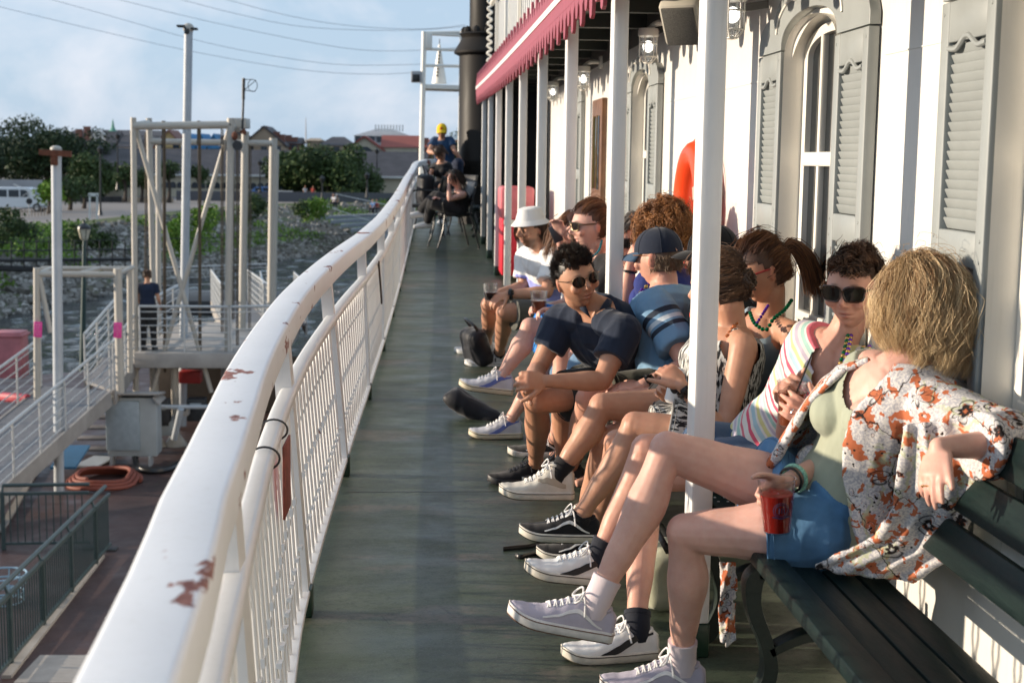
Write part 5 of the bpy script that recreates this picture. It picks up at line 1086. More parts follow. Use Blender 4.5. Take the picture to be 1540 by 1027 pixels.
    if mark:
        def ribbon(path, w0, w1):
            m = MB(); path = catmull([V((a, b, c_)) for a, b, c_ in path], 6)
            for sg in (0, 1):
                r = [[], [], [], []]
                for i, q in enumerate(path):
                    t, ph, w_ = q; fz_ = lambda z_: math.asin(min(1, max(.02, z_))**(1/.62))/pi; ph1 = fz_(ph-w_/2); ph2 = fz_(ph+w_/2)
                    if sg: ph1, ph2 = 1-ph1, 1-ph2
                    a1 = S(t, pi*ph1); a2 = S(t, pi*ph2); mid = (a1+a2)/2; out = (mid-P(0, t*Lk, .03)).normalized()
                    r[0].append(a1+out*.0005); r[1].append(a1+out*.0035); r[2].append(a2+out*.0035); r[3].append(a2+out*.0005)
                m.loftgrid([r[0], r[1], r[2], r[3]])
            m.build('side_stripe', markmat, up_)
        if mark == 'wave': ribbon([(.13, .22, .05), (.24, .36, .11), (.35, .58, .13), (.43, .66, .13), (.52, .58, .12), (.62, .52, .11), (.70, .50, .10)], 0, 0)
        if mark == 'form': ribbon([(.07, .86, .05), (.18, .74, .15), (.32, .50, .26), (.46, .30, .32), (.57, .20, .24), (.66, .12, .05)], 0, 0)
        if mark == 'swoop': ribbon([(.12, .30, .15), (.28, .40, .22), (.42, .60, .18), (.50, .75, .08)], 0, 0)
        if mark == 'letter': [ribbon(q_, 0, 0) for q_ in ([(.30, .30, .35), (.33, .50, .45)], [(.36, .70, .30), (.44, .35, .30)], [(.46, .40, .45), (.50, .62, .40)])]
    if sock is not None:
        sd = (V(shin)-V(ankle)).normalized() if shin is not None else u; m = MB()
        m.tube([V(ankle)-u*.03*k, V(ankle), V(ankle)+sd*sockh*.5, V(ankle)+sd*sockh], [.037*k, .0385*k, .0375*k, .0385*k], 20); m.tube([V(ankle)+sd*(sockh-.012), V(ankle)+sd*(sockh+.001)], [.0395*k]*2, 20); m.build('sock', sock, par)
    return so_
# ------------------------------------------------------------- hair
def hair(par, F, k, mat, spec, seed=1, name='hair'):
    """spec: count, length, comb(function of root dir -> tangent), curl, wave, layers, gravity"""
    rnd = random.Random(seed); m = MB(); sh = []; R = V(HEADS)*k; r0 = spec.get('r', .0016); nseg = spec.get('seg', 9); clump = []; gd = V((0, 0, -1)); zmin = spec.get('zmin', -.05); ymax = spec.get('hairline', .55)
    nc = spec.get('clumps', 60)
    def root():
        while True:
            d = V((rnd.gauss(0, 1), rnd.gauss(0, 1), rnd.gauss(0, 1))).normalized()
            if d.y > 0 and d.z < ymax-(.25 if spec.get('fringe') else 0)*(1-abs(d.x)): continue
            if d.z < zmin+ (.35*max(0, d.y+.2)) or d.z > spec.get('zmax', 2): continue
            return d
    def path(d, ln, ph, amp, lift):
        p = F.p(*[d[i]*R[i]*1.0 for i in range(3)]); nl = d.copy(); pts = [p]; cb = spec['comb'](d); L0 = ln/nseg
        dirn = (F.r*cb[0]+F.f*cb[1]+F.u*cb[2]).normalized()*(1-lift)+(F.r*nl.x+F.f*nl.y+F.u*nl.z)*lift
        for i in range(nseg):
            t = i/nseg; dirn = (dirn+gd*spec.get('grav', .2)*(.4+t)+V((rnd.gauss(0, 1), rnd.gauss(0, 1), rnd.gauss(0, 1)))*spec.get('frizz', .04)).normalized(); q = pts[-1]+dirn*L0
            if amp: sd = dirn.orthogonal().normalized(); s2 = dirn.cross(sd); q = q+(sd*cos(ph+t*spec.get('freq', 9))+s2*sin(ph+t*spec.get('freq', 9)))*amp*min(1, t*3)
            l = V(((q-F.o).dot(F.r)/R.x, (q-F.o).dot(F.f)/R.y, (q-F.o).dot(F.u)/(R.z))); ll = l.length; lim = 1.04+spec.get('vol', .06)*(.5+.5*t)+spec.get('lay', 0)*0
            if 'cling' in spec and ll > lim+spec['cling'] and l.z > -.95: l = l*((lim+spec['cling'])/ll); q = F.p(l.x*R.x, l.y*R.y, l.z*R.z); ll = lim+spec['cling']
            if ll < lim and l.z > -.9: l = l*(lim/ll); q = F.p(l.x*R.x, l.y*R.y, l.z*R.z)
            elif l.z <= -.9 and V((l.x, l.y, 0)).length < .62: s_ = V((l.x, l.y, 0)); s_ = s_.normalized()*.62 if s_.length > .05 else V((.5, -.4, 0)); q = F.p(s_.x*R.x, s_.y*R.y, l.z*R.z)
            pts.append(q)
        return pts
    for c in range(nc):
        d = root(); ph = rnd.uniform(0, 6.28); ln = spec['len'](d)*rnd.uniform(.85, 1.1); g = path(d, ln, ph, spec.get('wave', .0), spec.get('lift', .15)); clump.append((d, g, rnd.random()))
    # undercap
    u = MB(); n_, mm = 36, 26; vs = []; ins = []; 
    for i in range(mm+1):
        for q in range(n_):
            t = pi*i/mm; a = 2*pi*q/n_; x, y, z = sin(t)*cos(a), sin(t)*sin(a), cos(t); hl = ymax-.02-(.25 if spec.get('fringe') else 0)*(1-abs(x)); inside = z > spec.get('zmax', 2)+.2 or (y > 0 and z < hl*min(1, y*3)) or z < zmin+.35*max(0, y+.2)-.05
            ins.append(inside); f = .99 if inside else 1.03+spec.get('vol', .06)*.25; vs.append(F.p(x*R.x*f, y*R.y*f, z*R.z*f))
    u.add(vs, [f for f in [(i*n_+q, (i+1)*n_+q, (i+1)*n_+(q+1) % n_, i*n_+(q+1) % n_) for i in range(mm) for q in range(n_)] if sum(ins[j] for j in f) < 2]); m.add(u.v, u.f); sh += [.05]*len(u.v)
    lay = spec.get('layers', 1)
    for i in range(spec['count']):
        d, g, cs = clump[rnd.randrange(nc)]; ofs = V((rnd.gauss(0, 1), rnd.gauss(0, 1), rnd.gauss(0, 1)))*spec.get('cw', .010); tcut = rnd.uniform(.82, 1.0); wob = rnd.uniform(0, 6.28); fl = rnd.random() < spec.get('fly', .04)
        if fl: ofs *= 2.2
        pts = [p+ofs*(1.0-spec.get('pinch', .4)*(j/nseg) if not fl else 1)+(F.r*sin(wob+j*1.1)+F.f*cos(wob+j*.9))*spec.get('wob', .002) for j, p in enumerate(g[:max(3, int((nseg+1)*tcut))])]
        rr_ = [r0*(1.15-.85*(j/(len(pts)-1))) for j in range(len(pts))]
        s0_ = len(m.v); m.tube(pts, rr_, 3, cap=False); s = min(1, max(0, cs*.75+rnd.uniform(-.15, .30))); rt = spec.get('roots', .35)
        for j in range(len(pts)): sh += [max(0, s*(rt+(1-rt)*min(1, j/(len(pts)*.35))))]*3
    o = m.build(name, mat, par, ang=180); 
    A_ = o.data.attributes.new('shade', 'FLOAT', 'POINT'); A_.data.foreach_set('value', (sh+[0]*50)[:len(o.data.vertices)]); return o
def glasses(par, F, k, shape='round', lens=None, frame=None, name='sunglasses', w=.029, h=.021, z0=.008, y0=.101):
    m = MB(); fr = MB(); n = 26
    for s in (-1, 1):
        pts = []; out = []
        for i in range(n):
            a = 2*pi*i/n; e = 1.0 if shape == 'round' else .55; cx, sx = cos(a), sin(a); X = s*.033+w*(abs(cx)**e)*(1 if cx > 0 else -1); Z = z0+h*(abs(sx)**e)*(1 if sx > 0 else -1)
            if shape != 'round' and sx < 0: X = s*.033+(X-s*.033)*.90
            Yy = y0-abs(X)*abs(X)*4.5; pts.append(F.p(X*k, Yy*k, Z*k))
        c = F.p(s*.033*k, (y0-.0035)*k, z0*k); m.add([c]+pts, [(0, i+1, (i+1) % n+1) for i in range(n)]); fr.tube(pts, (.0008 if shape == 'round' else .0030)*k, 6, closed=True)
        fr.tube([F.p(s*(.033+w)*k, (y0-.016)*k, (z0+h*.5)*k), F.p(s*.074*k, (y0-.030)*k, (z0+h*.45)*k), F.p(s*.079*k, .0, (z0+.006)*k), F.p(s*.079*k, -.022*k, (z0-.004)*k)], (.0018 if shape == 'round' else .0035)*k, 6)
    fr.tube([F.p(-.006*k, y0*k, (z0+.007)*k), F.p(0, (y0+.003)*k, (z0+.009)*k), F.p(.006*k, y0*k, (z0+.007)*k)], .0022*k, 6)
    g = fr.build(name, frame, par); m.build('lens', lens, g)
def cap(par, F, k, mat, brimmat=None, back=False, mesh=None, tilt=0, hole=True, name='cap'):
    m = MB(); rows = []; n = 36
    for i in range(12):
        t = (pi/2)*i/11; r = cos(t)**.9; rows.append([F.p(.084*k*r*cos(a), (.106*k*r*sin(a)-.003), (.022+.104*sin(t)**.9)*k) for a in [2*pi*q/n for q in range(n)]])
    m.loftgrid(rows, closed=True); o = m.build(name, mat, par, ang=60)
    m = MB(); sg = -1 if back else 1; top = []; 
    for j in range(7):
        f = j/6; top.append([F.p(.080*k*sin(a)*(1+.02*f), sg*(.104*k*cos(a)+.072*k*f*cos(a)**.6 if cos(a) > 0 else 0), (.026-.006*f-.016*f*f-.020*(sin(a)**2)*f+.004)*k) for a in [-1.25+2.5*q/16 for q in range(17)]])
    m.loftgrid(top); b = m.build('brim', brimmat or mat, o); sd = b.modifiers.new('s', 'SOLIDIFY'); sd.thickness = .003
    m = MB(); m.ell(F.p(0, 0, .127*k), (.007, .007, .004)); m.build('button', mat, o)
    m = MB()
    for q in range(6):
        a = pi/6+pi/3*q; m.tube([F.p(.085*k*cos(t)**.9*cos(a), .107*k*cos(t)**.9*sin(a)-.003, (.022+.1045*sin(t)**.9)*k) for t in [pi/2*i/10 for i in range(10)]], .0012, 4)
    m.build('seam', mat, o)
    if hole and not back:
        m = MB(); pts = [F.p(.034*k*cos(a), -.104*k+.012*sin(a), (.026+.034*sin(a))*k) for a in [pi*q/12 for q in range(13)]]; m.add(pts, [tuple(range(13))]); m.build('opening', hole if not isinstance(hole, bool) else M_SKINP, o)
    return o
M_SKINP = simple('skin plain', (.50, .27, .18), .55)
def beads(par, pts, r, mat, name='bead_necklace', step=None, alt=None):
    path = catmull(pts, 10); L = 0; acc = []; out = [MB(), MB()]; step = step or r*2.15; i = 0; nxt = 0
    for a, b in zip(path, path[1:]):
        d = (b-a).length
        while nxt <= L+d: out[i % 2 if alt else 0].ell(lerpv(a, b, (nxt-L)/d), (r, r, r), n=8, m=6); i += 1; nxt += step
        L += d
    st = MB(); st.tube(path, r*.2, 4); o = st.build(name, mat, par); tag(out[0].build('beads', mat, o), kind='stuff')
    if alt: tag(out[1].build('beads', alt, o), kind='stuff')
    return o
def cup(label, base, up, fill, r=.043, h=.125, level=.72, logo=None, loc=None):
    u = V(up).normalized(); M = V((0, 0, 1)).rotation_difference(u).to_matrix(); t = thing('plastic_cup', label, 'cup', base)
    rb = r*.72; m = MB(); pr = [(0, 0), (rb*.9, 0), (rb, .004), (lerp(rb, r, .5), h*.5), (r, h-.002), (r+.0025, h), (r+.001, h+.002), (r-.001, h-.003), (lerp(rb, r, .5)-.0012, h*.5), (rb-.0012, .005), (0, .005)]
    m.lathe(pr, base, 28, M); m.build('cup_wall', M_CUP, t); hl = h*level; rl = lerp(rb, r, level)-.002
    m = MB(); m.lathe([(0, .006), (rb-.002, .006), (rl, hl), (0, hl)], base, 28, M); m.build('drink', fill, t)
    if level > .5:
        rnd = random.Random(5)
        for i in range(3): m = MB(); a = i*2.1; m.rbox(base+M @ V((rl*.5*cos(a), rl*.5*sin(a), hl+.003)), (.02, .018, .014), .004, Matrix.Rotation(i, 3, 'Z')); m.build('ice_cube', M_CUP, t)
    if logo:
        m = MB(); ca = logo
        def Q(u_, v_): a = ca+u_/(lerp(rb, r, .5)); rr = lerp(rb, r, v_/h)+.0012; return base+M @ V((rr*cos(a), rr*sin(a), v_))
        for R_ in (.019, .0145): m.tube([Q(R_*cos(a), h*.48+R_*sin(a)) for a in [2*pi*q/28 for q in range(28)]], .0009, 4, closed=True)
        for du in (-.005, .001, .007): m.tube([Q(du, h*.48-.007), Q(du, h*.48+.007)], .0011, 4)
        m.tube([Q(-.022, h*.36), Q(0, h*.33), Q(.022, h*.36)], .0018, 4); m.build('printed_badge', simple('navy print', (.015, .015, .06), .5), t)
    return t
n = NT('clear plastic'); n.set(Base_Color=(.95, .96, .97, 1), Roughness=.06, Transmission_Weight=1.0, IOR=1.12, Alpha=.42); n.b.inputs['Specular IOR Level'].default_value = .8; M_CUP = n.m
M_DRINK = simple('red drink', (.50, .02, .01), .12, var=.15, vscale=40, Transmission_Weight=.25); M_DRINKO = simple('amber drink', (.45, .10, .03), .12, var=.1, Transmission_Weight=.25)
M_LENS = simple('dark lens', (.008, .006, .005), .12, var=0, spec=.35); M_TORT = simple('tortoise frame', (.03, .012, .006), .25, var=.6, vscale=90); M_GOLDF = simple('thin gold frame', (.22, .16, .10), .35, metal=1, var=0)
# ------------------------------------------------------------- a whole person
def person(label, J, skin, sex='m', k=1.0, voxel=.005, group=None, beard=0, brow=(.05, .03, .02), lips=(.42, .13, .11), hands=None, fat=1.0, smile=0, bend=.03, belly=0, breast=.055, nohead=False, legs=True, blush=.6):
    """J: joints in world space. returns root, head frame"""
    pel, neck = J['pel'], J['neck']; root = thing('person', label, 'person', (pel.x, pel.y, pel.z), group=group)
    latS = (J['shR']-J['shL']); latP = (J['hipR']-J['hipL']); m = MB()
    torso(m, pel, neck, latP, latS, k, 0, sex, bend=bend, belly=belly)
    ax = (neck-pel).normalized(); fw = ax.cross(latS.normalized())
    F = Frame(J['head'], J['face'], J.get('hup', (0, 0, 1)))
    nb = lerpv(pel, neck, .97); hb = F.p(0, -.022*k, -.075*k); limb(m, [nb, lerpv(nb, hb, .5)-fw*.004, hb], [.062*k, .052*k, .053*k]); head_mesh(m, F, k)
    for s in 'LR':
        sh, el, wr = J['sh'+s], J['el'+s], J['wr'+s]; ak = k*(1.0 if sex == 'm' else .86)*fat**.5
        limb(m, [lerpv(neck, sh, .35)-V((0, 0, .02)), sh], [.05*k, .056*ak]); limb(m, [sh, lerpv(sh, el, .4), lerpv(sh, el, .8), el], [.058*ak, .050*ak, .040*ak, .038*ak])
        limb(m, [el, lerpv(el, wr, .25), lerpv(el, wr, .6), wr], [.038*ak, .041*ak, .033*ak, .0255*ak])
        if legs: leg_tubes(m, J['hip'+s], J['kn'+s], J['an'+s], k*(1.0 if sex == 'm' else .96), fat=fat)
        h = (hands or {}).get(s)
        if h: hand(m, wr, h['d'], h['n'], h.get('t', 1), h.get('curl', (30,)*4), h.get('spread', .1), k*(1.0 if sex == 'm' else .92), h.get('tc', 20), h.get('to', 45))
        else: d = (wr-el).normalized(); hand(m, wr, d, V((0, 0, -1)) if abs(d.z) < .9 else V((1, 0, 0)), 1, (25,)*4, .1, k)
        if legs: an = J['an'+s]; fd = J['ft'+s]; uu = V((0, 0, 1)); uu = (uu-V(fd)*uu.dot(V(fd))).normalized(); m.tube([an, an+V(fd)*.03-uu*.035, an+V(fd)*.11-uu*.055], [.034*k, .026*k, .018*k], 10)
    if sex == 'f' and breast:
        lat = latS.normalized(); c = lerpv(pel, neck, .69)
        for s in (-1, 1): m.ell(c+lat*s*.068*k+fw*.085*k, (breast*k,)*3, n=14)
    me = remesh(m, voxel, 5); jn = [(J['kn'+s], .05, .28) for s in 'LR' if legs]+[(J['el'+s], .04, .3) for s in 'LR']+[(J['wr'+s]+V((hands or {}).get(s, {}).get('d', (0, 0, -1)))*.09, .035, .35) for s in 'LR']
    finish_body(me, F, k, skin, beard, lips, brow, blush, jn, smile); obj_from(me, 'body', M_SKIN, root)
    return root, F
def top_garment(root, J, mat, name='shirt', k=1.0, inf=.012, sex='m', sleeve=.55, sr=.058, voxel=.006, amp=.004, t0=-.02, t1=.97, loose=0, bend=.03, belly=0, breast=.055, seed=0, fat=1.0, hem=None, sleeves='LR', neckline=None, straps=False):
    pel, neck = J['pel'], J['neck']; latS = (J['shR']-J['shL']); latP = (J['hipR']-J['hipL']); m = MB(); torso(m, pel, neck, latP, latS, k, inf+loose, sex, t0, t1, bend, belly=belly); segs = [(tuple(pel), tuple(neck), .14, tuple(latS.normalized()))]
    ax = (neck-pel).normalized(); fw = ax.cross(latS.normalized()); ak = k*(1.0 if sex == 'm' else .86)*fat**.5
    for s in sleeves:
        sh, el = J['sh'+s], J['el'+s]
        if sleeve:
            e = lerpv(sh, el, sleeve); r = .050*ak; limb(m, [lerpv(neck, sh, .45)-V((0, 0, .015)), sh], [.05*k+inf*.6, .058*ak+inf]); m.tube([sh, lerpv(sh, e, .5), e], [.060*ak+inf, .056*ak+inf*1.1, .050*ak+inf*1.6], 18); segs.append((tuple(sh), tuple(e), .055, tuple(latS.normalized())))
            if sleeve > 1: pass
        elif not straps: limb(m, [lerpv(neck, sh, .5)-V((0, 0, .01)), lerpv(neck, sh, .8)], [.042*k, .04*k])
    if sex == 'f' and breast:
        lat = latS.normalized(); c = lerpv(pel, neck, .69)
        for s in (-1, 1): m.ell(c+lat*s*.066*k+fw*.085*k, ((breast+inf*.9)*k,)*3, n=14)
    if hem: hem(m)
    me = remesh(m, voxel, 4)
    if neckline:                         # cut the collar opening: drop faces inside the given test
        bm = bmesh.new(); bm.from_mesh(me); dl = [v for v in bm.verts if neckline(v.co)]; bmesh.ops.delete(bm, geom=dl, context='VERTS'); bm.to_mesh(me); bm.free()
    bonecoord(me, segs); wrinkle(me, amp, 16, seed); return obj_from(me, name, mat, root)
def shorts(root, J, mat, upto=.45, name='shorts', k=1.0, inf=.014, sex='m', voxel=.007, flare=.008, amp=.004, t1=.2, fat=1.0, seed=3):
    m = MB(); latS = (J['shR']-J['shL']); latP = (J['hipR']-J['hipL']); torso(m, J['pel'], J['neck'], latP, latS, k, inf*.8, sex, -.14, t1); segs = [(tuple(J['pel']), tuple(J['neck']), .14, tuple(latP.normalized()))]
    for s in 'LR':
        h, kn = J['hip'+s], J['kn'+s]; e = lerpv(h, kn, min(1, upto)); m.tube([h-(kn-h)*.1, h, lerpv(h, e, .6), e], [.08*k*fat+inf, .092*k*fat+inf, .085*k*fat+inf+flare*.5, .074*k*fat+inf+flare+.01*(1-upto)], 22); m.ell(h, (.093*k*fat+inf,)*3); segs.append((tuple(h), tuple(e), .085, (0, 0, 1)))
        if upto > 1.2:
            an = J['an'+s]; e2 = lerpv(kn, an, upto-1); m.tube([h, kn], [.092*k+inf, .062*k+inf], 20); limb(m, [kn, lerpv(kn, e2, .4), e2], [.060*k+inf, .062*k+inf, .052*k+inf])
    me = remesh(m, voxel, 4); bonecoord(me, segs); wrinkle(me, amp, 14, seed); o = obj_from(me, name, mat, root)
    if upto < 1:
        for s in 'LR':
            h, kn = J['hip'+s], J['kn'+s]; d = (kn-h).normalized(); u = d.orthogonal().normalized(); w_ = d.cross(u)
            for q, dr in ((upto, 0), (upto-.045, .0015)):
                c = lerpv(h, kn, q); r = .074*k*fat+inf+flare*(1 if q == upto else .93)+.01*(1-upto)-.001+dr+(.002 if q < upto else 0); mm_ = MB(); mm_.tube([c+(u*cos(a)+w_*sin(a))*r for a in [2*pi*i/32 for i in range(32)]], .0030 if q == upto else .0012, 6, closed=True); mm_.build('hem', mat, o)
    return o
def sitJ(pel, yawdeg, lean=0, k=1.0, turn=0, headyaw=0, headpitch=0, kneedrop=0, spread=.10, sw=.17, hw=.09, tl=.44, sl=.42, torso_l=.50, side=0):
    """default seated joints; yaw 0 faces -X (towards the river)"""
    a = radians(yawdeg); f = V((-cos(a), -sin(a), 0)); r = f.cross(V((0, 0, 1))); pel = V(pel); l = radians(lean); ax = (V((0, 0, 1))*cos(l)+f*sin(l)+r*side).normalized(); nk = pel+ax*torso_l*k
    ft = radians(turn); rs = r*cos(ft)+f*sin(ft); J = dict(pel=pel, neck=nk); 
    for s, g in (('R', 1), ('L', -1)):
        J['hip'+s] = pel+r*g*hw*k; J['kn'+s] = J['hip'+s]+f*tl*k+r*g*spread*.5+V((0, 0, -kneedrop)); J['an'+s] = J['kn'+s]+V((0, 0, -sl*k))+f*.02; J['sh'+s] = lerpv(pel, nk, .90)+rs*g*sw*k
        J['el'+s] = J['sh'+s]+V((0, 0, -.24*k))+f*.12*k+r*g*.03; J['wr'+s] = J['kn'+s]+V((0, 0, .075))-f*.12-r*g*.02; J['ft'+s] = f.copy()
    ha = radians(yawdeg+turn*0+headyaw); J['face'] = V((-cos(ha), -sin(ha), tan(radians(headpitch)))); J['head'] = nk+ax*.10*k+V((0, 0, .10*k))+f*.02; return J
# ------------------------------------------------------------- benches
n = NT('dark green bench slat'); co = n.coord(scale=(1, .12, 1)); g = n.noise(co, 30, 6, .7); n.set(Base_Color=n.mix(n.ramp(g, [(.35, 0.), (.7, 1.)]), (.004, .010, .010), (.009, .021, .019)), Roughness=n.ramp(g, [(.3, .36), (.7, .55)])); n.b.inputs['Specular IOR Level'].default_value = .2; n.bump(n.noise(n.coord(scale=(1, .2, 1)), 160, 6), .5, .0015); M_SLAT = n.m
M_CAST = simple('cast bench leg', (.006, .014, .010), .45, var=.2, vscale=60, bump=.5, bscale=220, bd=.001)
def bench(label, y0, y1, bx=0, z=0, legs=None):
    t = thing('park_bench', label, 'bench', (1.05+bx, (y0+y1)/2, z), group='dark green benches along the cabin')
    for i in range(4):
        x = .865+.083*i; zz = .415+(.010 if i == 0 else 0)-.010*i; m = MB(); m.rbox((x+bx, (y0+y1)/2, zz+z), (.072, y1-y0, .030 if i else .036), .007, Matrix.Rotation(radians(3), 3, 'Y')); o = m.build('seat_slat', M_SLAT, t)
        b = MB()
        for yy in (y0+.14, y0+.19, y1-.22, y1-.17):
            for dx in (-.014, .014): b.ell((x+bx+dx, yy, zz+z+.0165 if i else zz+z+.0195), (.0045, .0045, .0018), n=8, m=4)
        b.build('screws', M_CHROME, o)
    for i in range(3):
        x = 1.205+.040*i; zz = .56+.112*i; m = MB(); m.rbox((x+bx, (y0+y1)/2, zz+z), (.028, y1-y0, .095), .007, Matrix.Rotation(radians(18), 3, 'Y')); m.build('back_slat', M_SLAT, t)
    for yl in (legs or (y0+.22, y1-.22)):
        m = MB(); w_ = .055
        def sw(pts, ws):
            P = catmull([V((a+bx, yl, b+z)) for a, b in pts], 6); W_ = catr(ws, 6); rows = []
            for i, p in enumerate(P):
                tt = (P[min(i+1, len(P)-1)]-P[max(0, i-1)]).normalized(); nn = V((-tt.z, 0, tt.x)); h = W_[i]
                rows.append([p+nn*h+V((0, -w_/2, 0)), p+nn*(h+.004), p+nn*h+V((0, w_/2, 0)), p-nn*h+V((0, w_/2, 0)), p-nn*(h+.004), p-nn*h+V((0, -w_/2, 0))])
            b = MB(); b.loftgrid(rows, closed=True); b.f.append((0, 1, 2, 3, 4, 5)); nl = (len(rows)-1)*6; b.f.append(tuple(nl+q for q in range(6))); m.add(b.v, b.f)
        sw([(.855, .395), (.835, .36), (.84, .29), (.875, .20), (.885, .12), (.85, .03), (.82, .012)], [.016, .022, .018, .016, .018, .022, .016])
        sw([(1.13, .36), (1.08, .30), (1.09, .20), (1.17, .10), (1.24, .02)], [.02, .020, .018, .018, .022])
        sw([(.85, .39), (1.0, .375), (1.14, .37), (1.19, .44), (1.235, .60), (1.285, .76), (1.315, .85)], [.014, .017, .022, .034, .022, .018, .014]); sw([(.885, .18), (.98, .22), (1.08, .21)], [.010, .012, .010])
        m.build('cast_leg', M_CAST, t)
    return t
bench('dark green slatted bench nearest the camera, its near half empty', 1.70, 3.72, legs=(1.95, 3.47))
bench('dark green bench the striped-shirt person and the woman in the black and white dress share', 3.84, 5.62)
bench('dark green bench under the men in blue and navy shirts', 5.72, 7.40, 0, .008)
bench('dark green bench at the far end of the seated row', 7.50, 9.3, -.06, .025)
bench('black bench standing crosswise in front of the dark funnel', 20.2, 21.8, -.15, .29)
# ------------------------------------------------------------- people on the benches
GP = 'people sitting along the deck'
SKP = (.64, .38, .30); SKT = (.50, .27, .175); SKR = (.62, .34, .25); SKB = (.50, .27, .17)
def JJ(**k): return {a: V(b) for a, b in k.items()}
def nd(a, b): return (V(b)-V(a)).normalized()
# ===== woman with wavy blonde hair
J = JJ(pel=(1.04, 3.58, .50), neck=(1.155, 3.37, .925), head=at(1388, 462, 3.36), face=(-.80, .62, -.12), hipL=(1.00, 3.47, .49), hipR=(1.03, 3.66, .53), shL=(1.195, 3.22, .845), shR=(1.085, 3.50, .835),
    elL=(1.30, 3.06, .80), wrL=at(1412, 672, 2.99), elR=at(1258, 690, 3.60), wrR=at(1184, 724, 3.435), knR=at(1004, 676, 3.62), anR=at(895, 909, 3.57), knL=at(1030, 800, 3.56), anL=atz(1026, 996, .085), ftR=(-.96, 0, .22), ftL=(-.85, .05, 0))
hL = dict(d=nd(J['wrL'], at(1383, 778, 2.90)), n=(.75, .5, -.1), t=1, curl=(14, 16, 20, 26), spread=.16, to=22, tc=8)
hR = dict(d=nd(J['wrR'], at(1130, 760, 3.415)), n=V((.30, -.93, -.1)), t=1, curl=(54, 58, 60, 58), spread=.1, to=48, tc=22)
root, F = person('woman with wavy blonde bob in an orange flowered robe holding a red drink', J, SKP, 'f', .98, .0042, hands={'L': hL, 'R': hR}, group=GP, fat=1.06)
tee = top_garment(root, J, cloth('sage tank', (.34, .36, .27), .05), 'tank_top', .98, .009, 'f', sleeve=0, voxel=.005, amp=.004, t1=.93, loose=.006, neckline=lambda c: ((c-lerpv(J['pel'], J['neck'], .98)-V((-.07, -.03, -.02))).length < .085) or ((c-J['shL']).length < .075) or ((c-J['shR']).length < .075), t0=-.12)
sh_ = shorts(root, J, cloth('blue denim', (.080, .19, .34), .30, weave=700), .36, 'shorts', .98, .014, 'f', voxel=.005, flare=.030, amp=.006, t1=.30)
# flowered robe: pale grey ground, orange blocks, black flowers
n = NT('flowered cloth'); b3 = n.coord(); o2 = n.node('ShaderNodeMapping'); n.put(o2.inputs[0], b3); o2.inputs['Scale'].default_value = (1, 1, 1)
gz = n.noise(b3, 170, 3); base = n.mix(n.ramp(gz, [(.42, 0.), (.58, 1.)]), (.42, .41, .44), (.68, .64, .60))
dn = n.node('ShaderNodeVectorMath', operation='MULTIPLY_ADD'); n.put(dn.inputs[0], n.noise(b3, 26, 3, .5, 'Color')); dn.inputs[1].default_value = (.05, .05, .05); n.put(dn.inputs[2], b3); dv = dn.outputs[0]
ob = n.ramp(n.noise(dv, 30, 2, .5), [(.552, 0.), (.560, 1.)], 'LINEAR'); c = n.mix(ob, base, n.mix(gz, (.42, .10, .04), (.50, .17, .08)))
gl = n.ramp(n.noise(dv, 21, 1, .3), [(.44, 0.), (.47, 1.), (.50, 1.), (.53, 0.)]); c = n.mix(n.math('MULTIPLY', gl, n.ramp(n.noise(dv, 6, 1), [(.50, 0.), (.54, .8)])), c, (.46, .48, .30))
vd = n.voro(dv, 13, 'F1'); pet = n.math('SINE', n.math('MULTIPLY', vd, 38.0)); c = n.mix(n.math('MULTIPLY', n.ramp(vd, [(.16, 1.), (.20, 0.)]), n.ramp(pet, [(.45, 0.), (.6, 1.)])), c, (.70, .50, .42)); c = n.mix(n.ramp(vd, [(.055, 1.), (.075, 0.), (.16, 0.), (.185, .0), (.195, .9), (.215, 0.)]), c, (.015, .012, .012))
df = n.node('ShaderNodeVectorMath', operation='SUBTRACT'); n.put(df.inputs[0], b3); n.put(df.inputs[1], n.voro(b3, 10.0, 'F1', 'Position')); q_ = n.sep(df.outputs[0]); th = n.math('ARCTAN2', q_[2], q_[1]); rd = n.node('ShaderNodeVectorMath', operation='LENGTH'); n.put(rd.inputs[0], df.outputs[0])
rn = n.math('DIVIDE', rd.outputs['Value'], n.math('ADD', .55, n.math('MULTIPLY', .45, n.math('ABSOLUTE', n.math('COSINE', n.math('MULTIPLY', th, 3.0)))))); c = n.mix(n.ramp(rn, [(0, 0.), (.005, 0.), (.007, 1.), (.018, 1.), (.020, 0.), (.028, 0.), (.030, 1.), (.033, 1.), (.035, 0.)]), c, (.02, .015, .015))
vine = n.noise(dv, 5.5, 0, 0); c = n.mix(n.ramp(vine, [(.495, 0.), (.499, 1.), (.504, 1.), (.508, 0.)]), c, (.02, .015, .015)); vs_ = n.voro(b3, 60, 'F1'); c = n.mix(n.math('MULTIPLY', n.ramp(vs_, [(.15, 1.), (.22, 0.)]), n.ramp(n.noise(b3, 12, 1), [(.5, 0.), (.56, 1.)])), c, (.02, .02, .02))
n.set(Base_Color=c, Roughness=.8); n.b.inputs['Specular IOR Level'].default_value = .2; n.bump(n.noise(b3, 12, 5), .5, .01); M_FLOW = n.m
m = MB(); latS = J['shR']-J['shL']; ax = (J['neck']-J['pel']).normalized(); fw = ax.cross(latS.normalized()); lt = latS.normalized()
